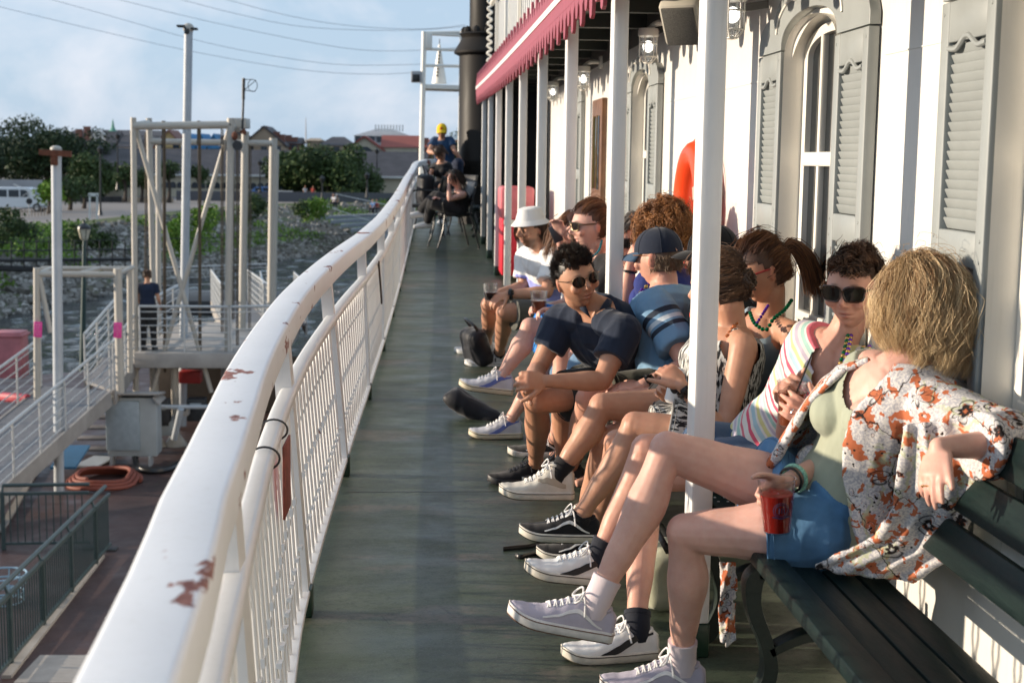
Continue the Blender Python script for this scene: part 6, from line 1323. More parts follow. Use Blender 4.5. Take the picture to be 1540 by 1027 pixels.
# back and near side of the robe
def sheet(m, rows, th=.010):
    R = [[V(p) for p in r] for r in rows]; a = MB(); a.loftgrid(R); nv = len(a.v); nr = len(R[0]); cen = sum((p for r in R for p in r), V((0, 0, 0)))/(nv)
    vs_ = [V(v) for v in a.v]; nrm = [V((0, 0, 0)) for _ in vs_]
    for f in a.f:
        q = (vs_[f[1]]-vs_[f[0]]).cross(vs_[f[3]]-vs_[f[0]]); 
        for i in f: nrm[i] += q
    off = [v+(q.normalized()*th if q.length > 0 else V((0, 0, 0))) for v, q in zip(vs_, nrm)]; k = len(R); F2 = a.f+[tuple(i+nv for i in reversed(f)) for f in a.f]
    edge = [(0, j) for j in range(nr)]+[(i, nr-1) for i in range(1, k)]+[(k-1, j) for j in range(nr-2, -1, -1)]+[(i, 0) for i in range(k-2, 0, -1)]
    idx = [i*nr+j for i, j in edge]; F2 += [(idx[i], idx[(i+1) % len(idx)], idx[(i+1) % len(idx)]+nv, idx[i]+nv) for i in range(len(idx))]; m.add(vs_+off, F2)
def ringrow(c, lat, fwd, w, d, a0, a1, n=22): return [c+lat*w*cos(a)+fwd*d*sin(a) for a in [radians(lerp(a0, a1, i/n)) for i in range(n+1)]]
P_, N_ = J['pel'], J['neck']; rows = []
for t, w, d, a0, a1 in ((1.02, .09, .07, 60, -240), (.95, .165, .115, 62, -242), (.86, .195, .135, 64, -248), (.72, .20, .17, 60, -246), (.55, .195, .185, 60, -238), (.36, .205, .19, 58, -228), (.16, .235, .20, 48, -215), (-.02, .275, .21, 30, -205), (-.14, .30, .215, 14, -198)):
    c_ = lerpv(P_, N_, t); r_ = ringrow(c_, lt, fw, w, d, a1+180 if False else a0-0, a1, 26); rows.append(r_)
# angle 90 = her front; her left side (towards the camera) is 180
rows = [[c for c in r] for r in rows]
sheet(m, rows, .012)
for s in 'LR':
    sh, el, wr = J['sh'+s], J['el'+s], J['wr'+s]; e = lerpv(el, wr, .42); m.tube([lerpv(N_, sh, .5)-V((0, 0, .005)), sh+V((0, 0, .004)), lerpv(sh, el, .5), el, e], [.060, .076, .080, .082, .078] if s == 'L' else [.055, .068, .066, .060, .058], 22)
# front fall on her left, from the shoulder over the hip to the seat
A = [at(1358, 640, 3.16), at(1352, 700, 3.16), at(1348, 770, 3.20), at(1320, 812, 3.26), at(1225, 855, 3.33)]; B = [at(1440, 628, 3.08), at(1470, 690, 3.06), at(1462, 770, 3.12), at(1430, 840, 3.20), at(1375, 880, 3.26)]
rows = []
for i in range(13):
    t = i/12*4; j = min(3, int(t)); f = t-j; a = lerpv(A[j], A[j+1], f); b = lerpv(B[j], B[j+1], f); rows.append([lerpv(a, b, q/10)+V((-.3, -.6, .1))*(.014*sin(q*1.9+i*.25)) for q in range(11)])
sheet(m, rows, .012); me = remesh(m, .005, 4); bonecoord(me, [(tuple(P_), tuple(N_), .14, tuple(lt))]); wrinkle(me, .006, 13, 2); obj_from(me, 'robe', M_FLOW, root)
m = MB(); rows = [[at(lerp(1083, 1108, q/4)+lerp(0, -2, i/9), lerp(845, 975-6*abs(q-2), i/9), 3.66+.012*sin(q*2+i)) for q in range(5)] for i in range(10)]; sheet(m, rows, .006); me = remesh(m, .004, 2); bonecoord(me, [((0, 0, 0), (0, 0, 1), 1, (1, 0, 0))]); obj_from(me, 'robe_tail', M_FLOW, root)
def combB(d): return (d.x*1.5, -.35+.9*d.y if d.y > 0 else -.8, -.5-.4*abs(d.x)) if d.z > .1 else (d.x*.55, d.y*.55, -1.0)
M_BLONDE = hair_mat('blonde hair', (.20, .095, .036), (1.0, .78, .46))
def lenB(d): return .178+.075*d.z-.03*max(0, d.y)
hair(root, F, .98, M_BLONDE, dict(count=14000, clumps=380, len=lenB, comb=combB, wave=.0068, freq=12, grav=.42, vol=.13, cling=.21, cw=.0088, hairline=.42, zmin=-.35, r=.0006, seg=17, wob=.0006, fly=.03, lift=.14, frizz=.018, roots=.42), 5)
m = MB(); hoop = F.p(-.083, -.01, -.05); rg = V(F.p(-.079, -.012, -.046))
s1 = shoe(root, J['anR'], J['ftR'], (.15, 0, 1), .285, .098, cloth('lavender suede', (.40, .37, .44), .10), simple('off white rubber', (.62, .60, .58), .6, var=.12, vscale=30), 0, True, 'wave', simple('white leather', (.72, .70, .70), .5), simple('lace white', (.72, .70, .68), .8), simple('brown tread', (.16, .08, .05), .8), cloth('lilac sock', (.62, .53, .55), .04), .075, J['knR'])
s2 = shoe(root, J['anL'], J['ftL'], (0, 0, 1), .285, .098, cloth('lavender suede', (.40, .37, .44), .10), MATS['off white rubber'], 0, True, 'wave', MATS['white leather'], MATS['lace white'], MATS['brown tread'], MATS['lilac sock'], .065, J['knL'])
m = MB(); a = J['wrR']; b = (J['elR']-a).normalized(); c_ = a+b*.035; u_ = b.orthogonal().normalized(); v_ = b.cross(u_)
m.tube([c_+(u_*cos(q)+v_*sin(q))*.033 for q in [2*pi*i/24 for i in range(24)]], .0052, 8, closed=True, flat=1.3); m.build('bracelet', simple('mint beaded band', (.25, .50, .36), .5, var=.5, vscale=160), root)
m = MB(); c_ = a+b*.015; m.tube([c_+(u_*cos(q)+v_*sin(q))*.031 for q in [2*pi*i/24 for i in range(24)]], .0035, 6, closed=True); m.build('hair_tie', M_BLACK, root)
M_GOLD = simple('gold', (.75, .50, .18), .25, metal=1, var=0); M_SILV = simple('silver', (.75, .74, .72), .2, metal=1, var=0)
def ring(par, wr, h, i, mat, k=.95, seg=.35):
    d = V(h['d']).normalized(); nn = V(h['n']); nn = (nn-d*nn.dot(d)).normalized(); s = d.cross(nn)*h.get('t', 1); off = (.030, .010, -.0105, -.030)[i]; c = radians(h['curl'][i])*.8; v = d*cos(c)+nn*sin(c); p = wr+d*.082*k+s*off*k+v*.020*k; u = v.orthogonal().normalized(); w_ = v.cross(u)
    m = MB(); m.tube([p+(u*cos(q)+w_*sin(q))*.0098*k for q in [2*pi*j/18 for j in range(18)]], .0016, 6, closed=True); m.build('ring', mat, par)
ring(root, J['wrL'], hL, 2, M_GOLD)
cup('tall clear cup of red drink in the blonde woman\'s hand, with a round dark badge', at(1169, 801, 3.345), (-.05, 0, 1), M_DRINK, .046, .135, .72, logo=-1.55)
# ===== person in striped shirt and square sunglasses
J = JJ(pel=(1.03, 4.27, .50), neck=(1.195, 4.01, .902), head=at(1282, 436, 3.97), face=(-.55, -.83, -.14), hipL=(1.0, 4.16, .50), hipR=(1.02, 4.36, .50), shL=(1.255, 3.86, .835), shR=(1.135, 4.14, .825),
    elL=at(1285, 668, 3.86), wrL=at(1232, 640, 3.76), elR=at(1186, 664, 4.05), wrR=at(1183, 604, 3.93), knR=at(972, 676, 4.18), anR=at(901, 835, 4.16), knL=(.66, 4.20, .47), anL=atz(958, 945, .085), ftR=(-.96, .0, .12), ftL=(-.98, -.1, 0))
hL = dict(d=nd(J['wrL'], at(1180, 604, 3.72)), n=(-.15, .95, .1), t=-1, curl=(30, 30, 34, 30), spread=.16, to=40, tc=14)
hR = dict(d=nd(J['wrR'], at(1172, 562, 3.86)), n=(.5, -.8, -.35), t=1, curl=(40, 48, 52, 50), spread=.12, to=35, tc=25)
root, F = person('short haired person in square sunglasses and a pastel striped shirt with beads', J, SKR, 'm', .94, .0042, hands={'L': hL, 'R': hR}, group=GP, brow=(.10, .05, .03), fat=.9)
n = NT('striped cloth'); bc = n.attr('bone'); s_ = n.sep(bc); w_ = n.math('MULTIPLY', s_[0], 1/.125); fr = n.math('FRACT', n.math('ADD', w_, 10.0))
W_ = (.66, .62, .58)
st = n.ramp(fr, [(0, W_), (.08, (.62, .10, .16)), (.17, W_), (.25, (.36, .50, .56)), (.36, W_), (.42, (.60, .55, .26)), (.52, W_), (.58, (.48, .42, .50)), (.66, W_), (.72, (.34, .52, .46)), (.82, W_), (.86, (.60, .16, .20)), (.93, W_)], 'CONSTANT')
n.set(Base_Color=st, Roughness=.85); n.b.inputs['Specular IOR Level'].default_value = .2; n.bump(n.noise(n.coord(), 14, 5), .5, .008); M_STR = n.m
nk = J['neck']; top_garment(root, J, M_STR, 'striped_shirt', .94, .012, 'm', sleeve=.62, voxel=.005, amp=.004, t0=-.10, loose=.006, neckline=lambda c: (c-nk-V((0, 0, .03))).length < .062 or (c-nk-V((-.045, -.06, -.04))).length < .050 or (c-nk-V((-.06, -.075, -.09))).length < .034 or (c-nk-V((-.065, -.08, -.125))).length < .016)
shorts(root, J, cloth('denim shorts dark', (.05, .09, .16)), .5, 'shorts', .94)
glasses(root, F, .98, 'square', M_LENS, M_TORT, w=.030, h=.0215)
M_BRN = hair_mat('brown hair', (.035, .018, .010), (.20, .10, .05))
hair(root, F, .96, M_BRN, dict(count=3600, clumps=170, len=lambda d: .035+.035*max(0, d.z), comb=lambda d: (-.8, .4, .35), wave=.003, freq=8, grav=.12, vol=.06, cling=.22, cw=.006, hairline=.52, zmin=-.18, r=.0011, seg=7, lift=.35, frizz=.06, wob=.0010), 6)
M_BG = simple('green bead', (.0, .14, .05), .12, metal=.6, var=0); M_BP = simple('purple bead', (.13, .03, .35), .12, metal=.6, var=0); M_BGD = simple('gold bead', (.60, .38, .12), .2, metal=.8, var=0); M_BO = simple('copper bead', (.45, .13, .04), .2, metal=.6, var=0)
def neckpts(pairs, Y): return [at(x, y, Yq) for (x, y), Yq in zip(pairs, Y)]
beads(root, neckpts([(1275, 505), (1266, 540), (1252, 575), (1247, 592), (1262, 576), (1285, 545), (1300, 520)], (3.95, 3.84, 3.79, 3.78, 3.79, 3.82, 3.92)), .0065, M_BG, 'green_bead_necklace', .0165, M_BGD)
beads(root, neckpts([(1280, 505), (1272, 540), (1256, 580), (1262, 592), (1285, 562), (1302, 540), (1308, 520)], (3.95, 3.82, 3.78, 3.77, 3.78, 3.81, 3.90)), .0062, M_BP, 'purple_bead_necklace', .0155, M_BGD)
ring(root, J['wrL'], hL, 2, M_SILV)
WL_ = simple('white shoe leather', (.72, .71, .69), .45, var=.06, vscale=30); WS_ = simple('white sole', (.62, .58, .50), .6, var=.15, vscale=20); BM_ = simple('black mark', (.012, .012, .014), .5, var=0); LW_ = MATS['lace white']; TR_ = simple('dark tread', (.06, .045, .03), .8)
NS_ = cloth('navy sock', (.012, .014, .022))
shoe(root, J['anR'], J['ftR'], (.12, 0, 1), .285, .10, WL_, WS_, 0, True, 'form', BM_, LW_, TR_, NS_, .05, J['knR']); shoe(root, J['anL'], J['ftL'], (0, 0, 1), .285, .10, WL_, WS_, 0, True, 'form', BM_, LW_, TR_, NS_, .05, J['knL'])
cup('clear cup of amber drink with a straw in the striped-shirt person\'s two hands', at(1188, 642, 3.80), (.03, 0, 1), M_DRINKO, .043, .125, .78)
m = MB(); m.cyl(at(1194, 600, 3.80), at(1222, 530, 3.72), .0024, n=6); tag(m.build('drinking_straw', M_BLACK), 'black straw leaning out of the amber drink', 'straw')
# ===== woman in black and white dress
J = JJ(pel=(1.00, 4.66, .50), neck=at(1098, 492, 4.66), head=at(1080, 428, 4.66), face=(-.85, .50, -.25), hipL=(.97, 4.57, .50), hipR=(.99, 4.76, .50), shL=at(1118, 522, 4.52), shR=at(1062, 516, 4.86),
    elL=at(1088, 655, 4.44), wrL=at(1026, 580, 4.46), elR=at(1040, 620, 4.9), wrR=at(1015, 600, 4.78), knL=at(955, 640, 4.62), anL=at(874, 775, 4.62), knR=(.66, 4.75, .46), anR=atz(893, 806, .085), ftL=(-.96, 0, .05), ftR=(-1, .1, 0))
hL = dict(d=nd(J['wrL'], at(1004, 556, 4.50)), n=(.1, .7, -.6), t=1, curl=(40, 44, 46, 48), to=35); hR = dict(d=(-.6, -.3, .5), n=(.3, -.6, -.3), t=1, curl=(45,)*4)
root, F = person('woman with pinned-up brown hair in a black and white patterned dress', J, SKT, 'f', .96, .0045, hands={'L': hL, 'R': hR}, group=GP, fat=1.0, bend=-.02)
n = NT('black white brush pattern'); s_ = n.node('ShaderNodeMapping'); n.put(s_.inputs[0], n.attr('bone')); s_.inputs['Scale'].default_value = (26, 95, 1); n.set(Base_Color=n.ramp(n.noise(s_.outputs[0], 1.0, 3, .6), [(.47, (.012, .012, .014)), (.53, (.58, .57, .53))]), Roughness=.8); n.bump(n.noise(n.coord(), 16, 5), .5, .008); M_BW = n.m
top_garment(root, J, M_BW, 'dress', .96, .012, 'f', sleeve=0, voxel=.005, amp=.006, t0=-.14, t1=.90, loose=.008, bend=-.02, neckline=lambda c: (c-J['shL']).length < .07 or (c-J['shR']).length < .07)
shorts(root, J, M_BW, .60, 'skirt', .96, .018, 'f', flare=.02)
hair(root, F, .96, M_BRN, dict(count=2600, cling=.05, clumps=90, len=lambda d: .11*(1.1+d.y), comb=lambda d: (-d.x*.6, -1, .10-d.z*.5), wave=.003, freq=8, grav=.0, vol=.07, cw=.006, hairline=.50, zmin=-.55, r=.0013, seg=9, lift=.05, frizz=.03, fly=.06), 7)
m = MB(); c_ = F.p(.0, -.112, -.005); rnd = random.Random(4); 
for i in range(60): a0 = rnd.uniform(0, 6.28); r_ = rnd.uniform(.018, .036); tl = rnd.uniform(-.5, .5); m.tube([c_+F.r*r_*cos(a0+q*.5)+F.u*r_*sin(a0+q*.5)+F.f*(.022*sin(q*.4+tl)) for q in range(9)], .0045, 5)
o_ = m.build('hair_bun', hair_mat('bun hair', (.05, .025, .012), (.20, .10, .05)), root)
beads(root, [at(1094, 505, 4.56), at(1110, 482, 4.62), at(1116, 466, 4.66), at(1100, 458, 4.70), at(1084, 470, 4.62)], .0075, M_BO, 'copper_bead_necklace', .018)
def watch(par, wr, el, mat=M_BLACK, r=.033, face=None, back=.03, w=.012):
    b = (el-wr).normalized(); c = wr+b*back; u = b.orthogonal().normalized(); v = b.cross(u); m = MB(); m.tube([c+(u*cos(q)+v*sin(q))*r for q in [2*pi*i/24 for i in range(24)]], .004, 6, closed=True); m.tube([c-b*w*.5, c+b*w*.5], r*1.01, 20, cap=False); o = m.build('watch', mat, par)
    if face: f = V(face).normalized(); f = (f-b*f.dot(b)).normalized(); m = MB(); m.rbox(c+f*(r+.002), (.030, .036, .010), .004, Matrix((b.cross(f), b, f)).transposed()); m.build('watch_face', M_LENS, o)
watch(root, J['wrL'], J['elL'], M_BLACK, .031, (-.3, -1, .2), .02, .02)
BS_ = cloth('black suede', (.012, .012, .014)); 
shoe(root, J['anL'], J['ftL'], (.05, 0, 1), .27, .096, BS_, WS_, 0, True, 'wave', WL_, LW_, BM_, cloth('black sock', (.01, .01, .012)), .0, J['knL']); shoe(root, J['anR'], J['ftR'], (0, 0, 1), .27, .096, BS_, WS_, 0, True, 'wave', WL_, LW_, BM_)
t = thing('drink_can', 'white drink can with a dark logo held beside the nearest post', 'can', at(1010, 604, 4.66)); b_ = at(1012, 606, 4.66); m = MB(); m.lathe([(0, 0), (.025, 0), (.031, .008), (.031, .105), (.026, .116), (.026, .119), (0, .117)], b_, 24, Matrix.Rotation(radians(12), 3, 'Y')); m.build('can_body', WL_, t)
m = MB(); m.ell(b_+V((.0, -.030, .06)), (.017, .003, .024)); m.build('logo', BM_, t)
# ===== woman with ponytail
J = JJ(pel=(1.06, 5.10, .50), neck=at(1160, 478, 4.98), head=at(1143, 408, 4.93), face=(-.93, -.25, -.36), hipL=(1.02, 5.0, .50), hipR=(1.04, 5.2, .50), shL=at(1192, 502, 4.84), shR=at(1128, 494, 5.16),
    elL=at(1196, 585, 4.80), wrL=at(1120, 630, 4.80), elR=at(1085, 585, 5.2), wrR=at(1050, 600, 5.05), knR=at(905, 610, 5.06), anR=at(838, 714, 5.06), knL=at(908, 662, 5.1), anL=(.60, 5.2, .09), ftR=(-.98, 0, .03), ftL=(-1, 0, 0))
root, F = person('woman with an auburn ponytail and red glasses in a grey-blue tank top with green beads', J, SKT, 'f', .96, .0045, group=GP)
top_garment(root, J, cloth('blue grey tank', (.22, .29, .34)), 'tank_top', .96, .010, 'f', sleeve=0, voxel=.006, t1=.95, neckline=lambda c: (c-J['shL']).length < .075 or (c-J['shR']).length < .075 or (c-J['neck']-V((-.05, -.03, -.03))).length < .08)
shorts(root, J, cloth('black shorts', (.02, .02, .022)), .45, 'shorts', .96, .014, 'f')
M_AUB = hair_mat('auburn hair', (.045, .016, .008), (.32, .14, .055))
hair(root, F, .96, M_AUB, dict(count=3200, cling=.10, clumps=120, len=lambda d: .12*(1.15+d.y), comb=lambda d: (-d.x*.5, -1, .25-d.z*.3), wave=.003, freq=8, grav=.0, vol=.10, cw=.007, hairline=.45, zmin=-.5, r=.0013, seg=9, lift=.08, frizz=.05, fly=.10), 8)
m = MB(); sh2 = []; rnd = random.Random(9); c_ = F.p(.0, -.105, .03)
for i in range(420):
    a0 = V((rnd.gauss(0, 1), rnd.gauss(0, 1), rnd.gauss(0, 1))); P2 = [c_+a0*.005, c_-F.f*.045+F.u*.010+a0*.010, c_-F.f*.075-F.u*.045+a0*.015, c_-F.f*.085-F.u*.10+a0*.018, c_-F.f*.080-F.u*.165+a0*.020]; P2 = catmull(P2, 3); s0_ = len(m.v); m.tube(P2, [.0022*(1-.7*j/(len(P2)-1)) for j in range(len(P2))], 3, cap=False); sh2 += [rnd.random()]*(len(m.v)-s0_)
o_ = m.build('ponytail', M_AUB, root, ang=180); A_ = o_.data.attributes.new('shade', 'FLOAT', 'POINT'); A_.data.foreach_set('value', sh2[:len(o_.data.vertices)])
m = MB(); m.tube([c_+(F.r*cos(q)+F.u*sin(q))*.017 for q in [2*pi*i/16 for i in range(16)]], .006, 6, closed=True); m.build('hair_tie', M_BLACK, root)
glasses(root, F, .96, 'square', simple('red lens', (.22, .02, .012), .1, var=0), simple('red frame', (.30, .02, .02), .3, var=0), w=.030, h=.021)
beads(root, [at(1190, 452, 4.92), at(1180, 466, 4.86), at(1163, 480, 4.80), at(1152, 496, 4.78), at(1135, 486, 4.84), at(1128, 470, 4.92)], .0075, M_BG, 'green_bead_necklace', .019)
beads(root, [at(1155, 460, 4.86), at(1146, 474, 4.82), at(1136, 490, 4.84)], .006, M_BP, 'purple_bead_necklace')
CR_ = simple('cream shoe leather', (.62, .58, .50), .5, var=.1, vscale=30)
shoe(root, J['anR'], J['ftR'], (.03, 0, 1), .275, .10, CR_, WS_, .030, True, 'swoop', simple('beige panel', (.42, .36, .28), .6), LW_, TR_, MATS['black sock'], .06, J['knR']); shoe(root, J['anL'], J['ftL'], (0, 0, 1), .275, .10, CR_, WS_, .030, False)
# ===== man in black cap hidden by the post
J = sitJ((1.12, 5.42, .50), -10, 2, .92, headyaw=-10, sw=.12, tl=.36); J['head'] = at(1072, 386, 5.45); J['neck'] = at(1082, 428, 5.45); J['shL'] = at(1096, 445, 5.36); J['shR'] = at(1074, 445, 5.6); J['elL'] = at(1098, 520, 5.36); J['wrL'] = at(1078, 560, 5.3); J['elR'] = at(1078, 520, 5.6); J['wrR'] = at(1068, 570, 5.5)
J['face'] = V((-.9, -.2, -.05)); root, F = person('person in a black cap half hidden behind the nearest post', J, SKR, 'm', .98, .007, group=GP)
n = NT('orange black jersey'); n.set(Base_Color=n.ramp(n.noise(n.coord(), 9, 2), [(.46, (.65, .06, .015)), (.5, (.012, .012, .014))], 'CONSTANT'), Roughness=.8); top_garment(root, J, n.m, 'jersey', .98, .014, 'm', sleeve=.6, voxel=.008); shorts(root, J, MATS['black shorts'], .6); cap(root, F, .98, cloth('black cap', (.008, .008, .010))); 
# ===== man in blue tee and navy cap, seen from behind
J = JJ(pel=(1.03, 5.66, .50), neck=at(998, 432, 5.78), head=at(990, 388, 5.80), face=(-.80, .62, -.10), hipL=(1.0, 5.57, .50), hipR=(1.0, 5.76, .50), shL=at(985, 462, 5.60), shR=at(1030, 455, 6.0),
    elL=at(1036, 552, 5.42), wrL=at(966, 580, 5.36), elR=at(1050, 540, 6.0), wrR=at(960, 545, 5.9), knL=at(885, 600, 5.50), anL=atz(858, 700, .09), knR=at(868, 598, 5.80), anR=atz(834, 660, .09), ftL=(-1, 0, 0), ftR=(-1, .05, 0))
hL = dict(d=nd(J['wrL'], at(890, 583, 5.42)), n=(.0, .25, -1), t=-1, curl=(18,)*4)
root, F = person('man in a navy cap and light blue tee with dark sleeve stripes', J, SKR, 'm', 1.02, .005, hands={'L': hL}, group=GP, bend=-.03, fat=1.05)
n = NT('blue tee'); s_ = n.sep(n.attr('bone')); arm = n.ramp(s_[2], [(.5, 0.), (.51, 1.)], 'CONSTANT'); stp = n.ramp(s_[0], [(0, (.17, .31, .46)), (.050, (.02, .03, .05)), (.074, (.17, .31, .46)), (.088, (.60, .66, .70)), (.108, (.17, .31, .46)), (.118, (.02, .03, .05)), (.138, (.17, .31, .46))], 'CONSTANT'); n.set(Base_Color=n.mix(arm, (.17, .31, .46, 1), stp), Roughness=.85); n.bump(n.noise(n.coord(), 11, 5), .6, .012); M_BT = n.m
top_garment(root, J, M_BT, 'tee_shirt', 1.02, .016, 'm', sleeve=.68, voxel=.006, amp=.008, t0=-.12, bend=-.03, loose=.01, fat=1.05)
shorts(root, J, cloth('olive shorts', (.05, .05, .035)), .75, 'shorts', 1.0)
hair(root, F, .99, hair_mat('sandy hair', (.10, .06, .035), (.30, .2, .12)), dict(count=900, clumps=60, len=lambda d: .02, comb=lambda d: (0, -.3, -1), grav=.1, vol=.0, cw=.006, zmax=.05, hairline=.35, zmin=-.42, r=.0013, seg=4, lift=.2), 9)
cap(root, F, 1.0, cloth('navy cap', (.012, .018, .035)), cloth('navy brim', (.04, .08, .14)), hole=True); glasses(root, F, 1.0, 'round', M_LENS, simple('amber frame', (.25, .10, .03), .3))
watch(root, J['wrL'], J['elL'], M_BLACK, .034, (-.2, -.9, .6), .025, .022)
GS_ = cloth('grey black suede', (.035, .034, .032)); shoe(root, J['anR'], J['ftR'], (0, 0, 1), .29, .10, GS_, WS_, 0, True, 'wave', WL_, LW_); shoe(root, J['anL'], J['ftL'], (0, 0, 1), .29, .10, GS_, WS_, 0, True, 'wave', WL_, LW_)
# ===== man in navy polo leaning on his knees
J = JJ(pel=(.94, 6.02, .50), neck=at(893, 462, 5.66), head=at(866, 420, 5.62), face=(.36, -.93, -.03), hup=(-.30, 0, 1), hipL=(.90, 5.90, .49), hipR=(.90, 6.12, .49), shL=at(938, 498, 5.50), shR=at(846, 482, 5.78),
    elL=at(905, 573, 5.40), wrL=at(822, 573, 5.34), elR=at(808, 556, 5.74), wrR=at(796, 584, 5.48), knL=at(806, 604, 5.66), anL=atz(806, 698, .09), knR=at(845, 595, 5.95), anR=atz(846, 690, .09), ftL=(-1, -.12, 0), ftR=(-1, 0, 0))
hL = dict(d=nd(J['wrL'], at(785, 571, 5.30)), n=(.05, .9, -.35), t=1, curl=(42, 44, 46, 48), spread=.2, to=40, tc=25); hR = dict(d=nd(J['wrR'], at(778, 590, 5.34)), n=(.35, -.75, .3), t=-1, curl=(46, 48, 50, 52), spread=.2, to=25, tc=20)
root, F = person('man in a navy polo shirt and round sunglasses leaning forward with clasped hands', J, SKB, 'm', 1.0, .0045, hands={'L': hL, 'R': hR}, group=GP, beard=.22, brow=(.03, .018, .012), lips=(.34, .10, .08), bend=-.04)
nk2 = J['neck']; top_garment(root, J, cloth('navy polo', (.014, .022, .042), .15), 'polo_shirt', 1.0, .014, 'm', sleeve=.58, voxel=.005, amp=.006, t0=-.10, bend=-.04, loose=.004, neckline=lambda c: (c-nk2-V((0, -.03, .01))).length < .058)
m = MB(); q0 = nk2; 
for sg in (-1, 1): m.add([q0+V((sg*.012-.01, -.075, -.035)), q0+V((sg*.060, -.055, -.005)), q0+V((sg*.072, -.02, .030)), q0+V((sg*.050, -.035, .040)), q0+V((sg*.030-.01, -.07, .005))], [(0, 1, 2, 3, 4)])
o_ = m.build('collar', MATS['navy polo'], root); sd_ = o_.modifiers.new('s', 'SOLIDIFY'); sd_.thickness = .006
shorts(root, J, cloth('black green shorts', (.018, .02, .016)), .72, 'shorts', 1.0, flare=.014)
glasses(root, F, .99, 'round', M_LENS, M_GOLDF, w=.026, h=.023)
M_BLK = hair_mat('black hair', (.006, .005, .005), (.055, .035, .025))
hair(root, F, .99, M_BLK, dict(count=5200, cling=.34, clumps=420, len=lambda d: .016+.026*max(0, d.z)+.012*max(0, d.y), comb=lambda d: (d.x*.5, .45, .8), wave=.002, freq=9, grav=.0, vol=.07, cw=.005, hairline=.52, zmin=-.12, r=.0010, seg=7, lift=.7, frizz=.13), 10)
shoe(root, J['anL'], J['ftL'], (0, 0, 1), .28, .10, BS_, BM_, 0, True, None, None, BM_); shoe(root, J['anR'], J['ftR'], (0, 0, 1), .28, .10, BS_, BM_, 0, True, None, None, BM_)
# ===== grey haired man in sunglasses, hand at his face
J = sitJ((1.06, 6.75, .505), 10, 4, .98, tl=.38); J['head'] = at(945, 364, 6.55); J['neck'] = at(958, 405, 6.65); J['face'] = V((-.55, -.8, -.1)); J['shL'] = at(985, 425, 6.5); J['shR'] = at(925, 425, 6.8); J['elL'] = at(940, 455, 6.3); J['wrL'] = at(948, 398, 6.3)
root, F = person('grey haired man in dark sunglasses and a white tee raising a hand to his face', J, SKR, 'm', .98, .006, hands={'L': dict(d=(.35, -.1, .9), n=(.6, .6, 0), t=-1, curl=(40, 45, 50, 50))}, group=GP, brow=(.10, .09, .08))
top_garment(root, J, cloth('white tee', (.74, .73, .70), .04), 'tee_shirt', .98, .013, 'm', voxel=.007); shorts(root, J, cloth('blue jeans', (.14, .24, .36), .2), .8, 'shorts', .98)
glasses(root, F, .98, 'square', M_LENS, M_TORT); hair(root, F, .98, hair_mat('grey hair', (.06, .05, .045), (.34, .31, .28)), dict(count=1500, clumps=70, len=lambda d: .05, cling=.15, comb=lambda d: (-.6, -.3, .3), grav=.05, vol=.07, cw=.007, hairline=.50, zmin=-.2, r=.0016, seg=6, lift=.4, frizz=.08), 11); watch(root, J['wrL'], J['elL'], M_BLACK, .034)
# ===== curly auburn hair, blue jersey with beads
J = sitJ((1.10, 6.22, .505), 15, 0, .98, tl=.38); J['head'] = at(998, 356, 6.2); J['neck'] = at(1000, 402, 6.25); J['face'] = V((-.75, .65, 0)); J['shL'] = at(975, 428, 6.1); J['shR'] = at(1030, 425, 6.45)
root, F = person('curly auburn haired person in a royal blue jersey behind the navy cap', J, SKR, 'f', .98, .006, group=GP)
top_garment(root, J, cloth('royal blue jersey', (.018, .03, .17)), 'jersey', .98, .016, 'f', voxel=.007); shorts(root, J, MATS['blue jeans'], 1.7, 'jeans')
M_CUR = hair_mat('copper hair', (.09, .03, .010), (.50, .22, .07))
hair(root, F, 1.0, M_CUR, dict(count=3000, clumps=230, len=lambda d: .15, comb=lambda d: (d.x, d.y*.8-.2, d.z*.4), wave=.012, freq=22, grav=.13, cling=.38, vol=.16, cw=.008, hairline=.35, zmin=-.4, r=.0016, seg=14, lift=.6, frizz=.20, wob=.004, fly=.1), 12)
beads(root, [at(985, 412, 6.05), at(975, 428, 6.0), at(960, 440, 6.0)], .009, M_BGD, 'bead_necklace', .022, M_BP)
# ===== auburn haired woman in black with blue skirt
J = JJ(pel=(.90, 7.10, .51), neck=at(895, 382, 6.92), head=at(888, 340, 6.85), face=(-.96, -.25, -.10), hipL=(.87, 7.0, .51), hipR=(.87, 7.2, .51), shL=at(925, 408, 6.75), shR=at(880, 402, 7.15), elL=at(875, 470, 6.7), wrL=at(838, 468, 6.85), elR=at(850, 460, 7.2), wrR=at(826, 462, 7.15),
    knR=at(797, 492, 7.05), anR=at(755, 566, 7.02), knL=at(822, 535, 7.0), anL=atz(767, 633, .10), ftR=(-.97, 0, .12), ftL=(-1, 0, 0))
hR = dict(d=(-.9, -.2, .1), n=(.1, -.3, -.9), t=1, curl=(40,)*4)
root, F = person('woman with swept-back auburn hair and sunglasses in a black top and blue skirt', J, SKP, 'f', .98, .0055, hands={'R': hR, 'L': hR}, group=GP, fat=1.08)
top_garment(root, J, cloth('black tee', (.010, .010, .012)), 'tee_shirt', .98, .014, 'f', voxel=.007); shorts(root, J, cloth('bright blue skirt', (.015, .22, .62), .06, .6), .8, 'skirt', .98, .02, 'f', flare=.03, fat=1.08)
glasses(root, F, .97, 'square', M_LENS, M_GOLDF); hair(root, F, .97, M_AUB, dict(count=2600, cling=.06, clumps=110, len=lambda d: .12*(1.15+d.y), comb=lambda d: (-d.x*.4, -1, .35), grav=.05, vol=.05, cw=.006, hairline=.56, zmin=-.45, r=.0014, seg=8, lift=.03, frizz=.03), 13)
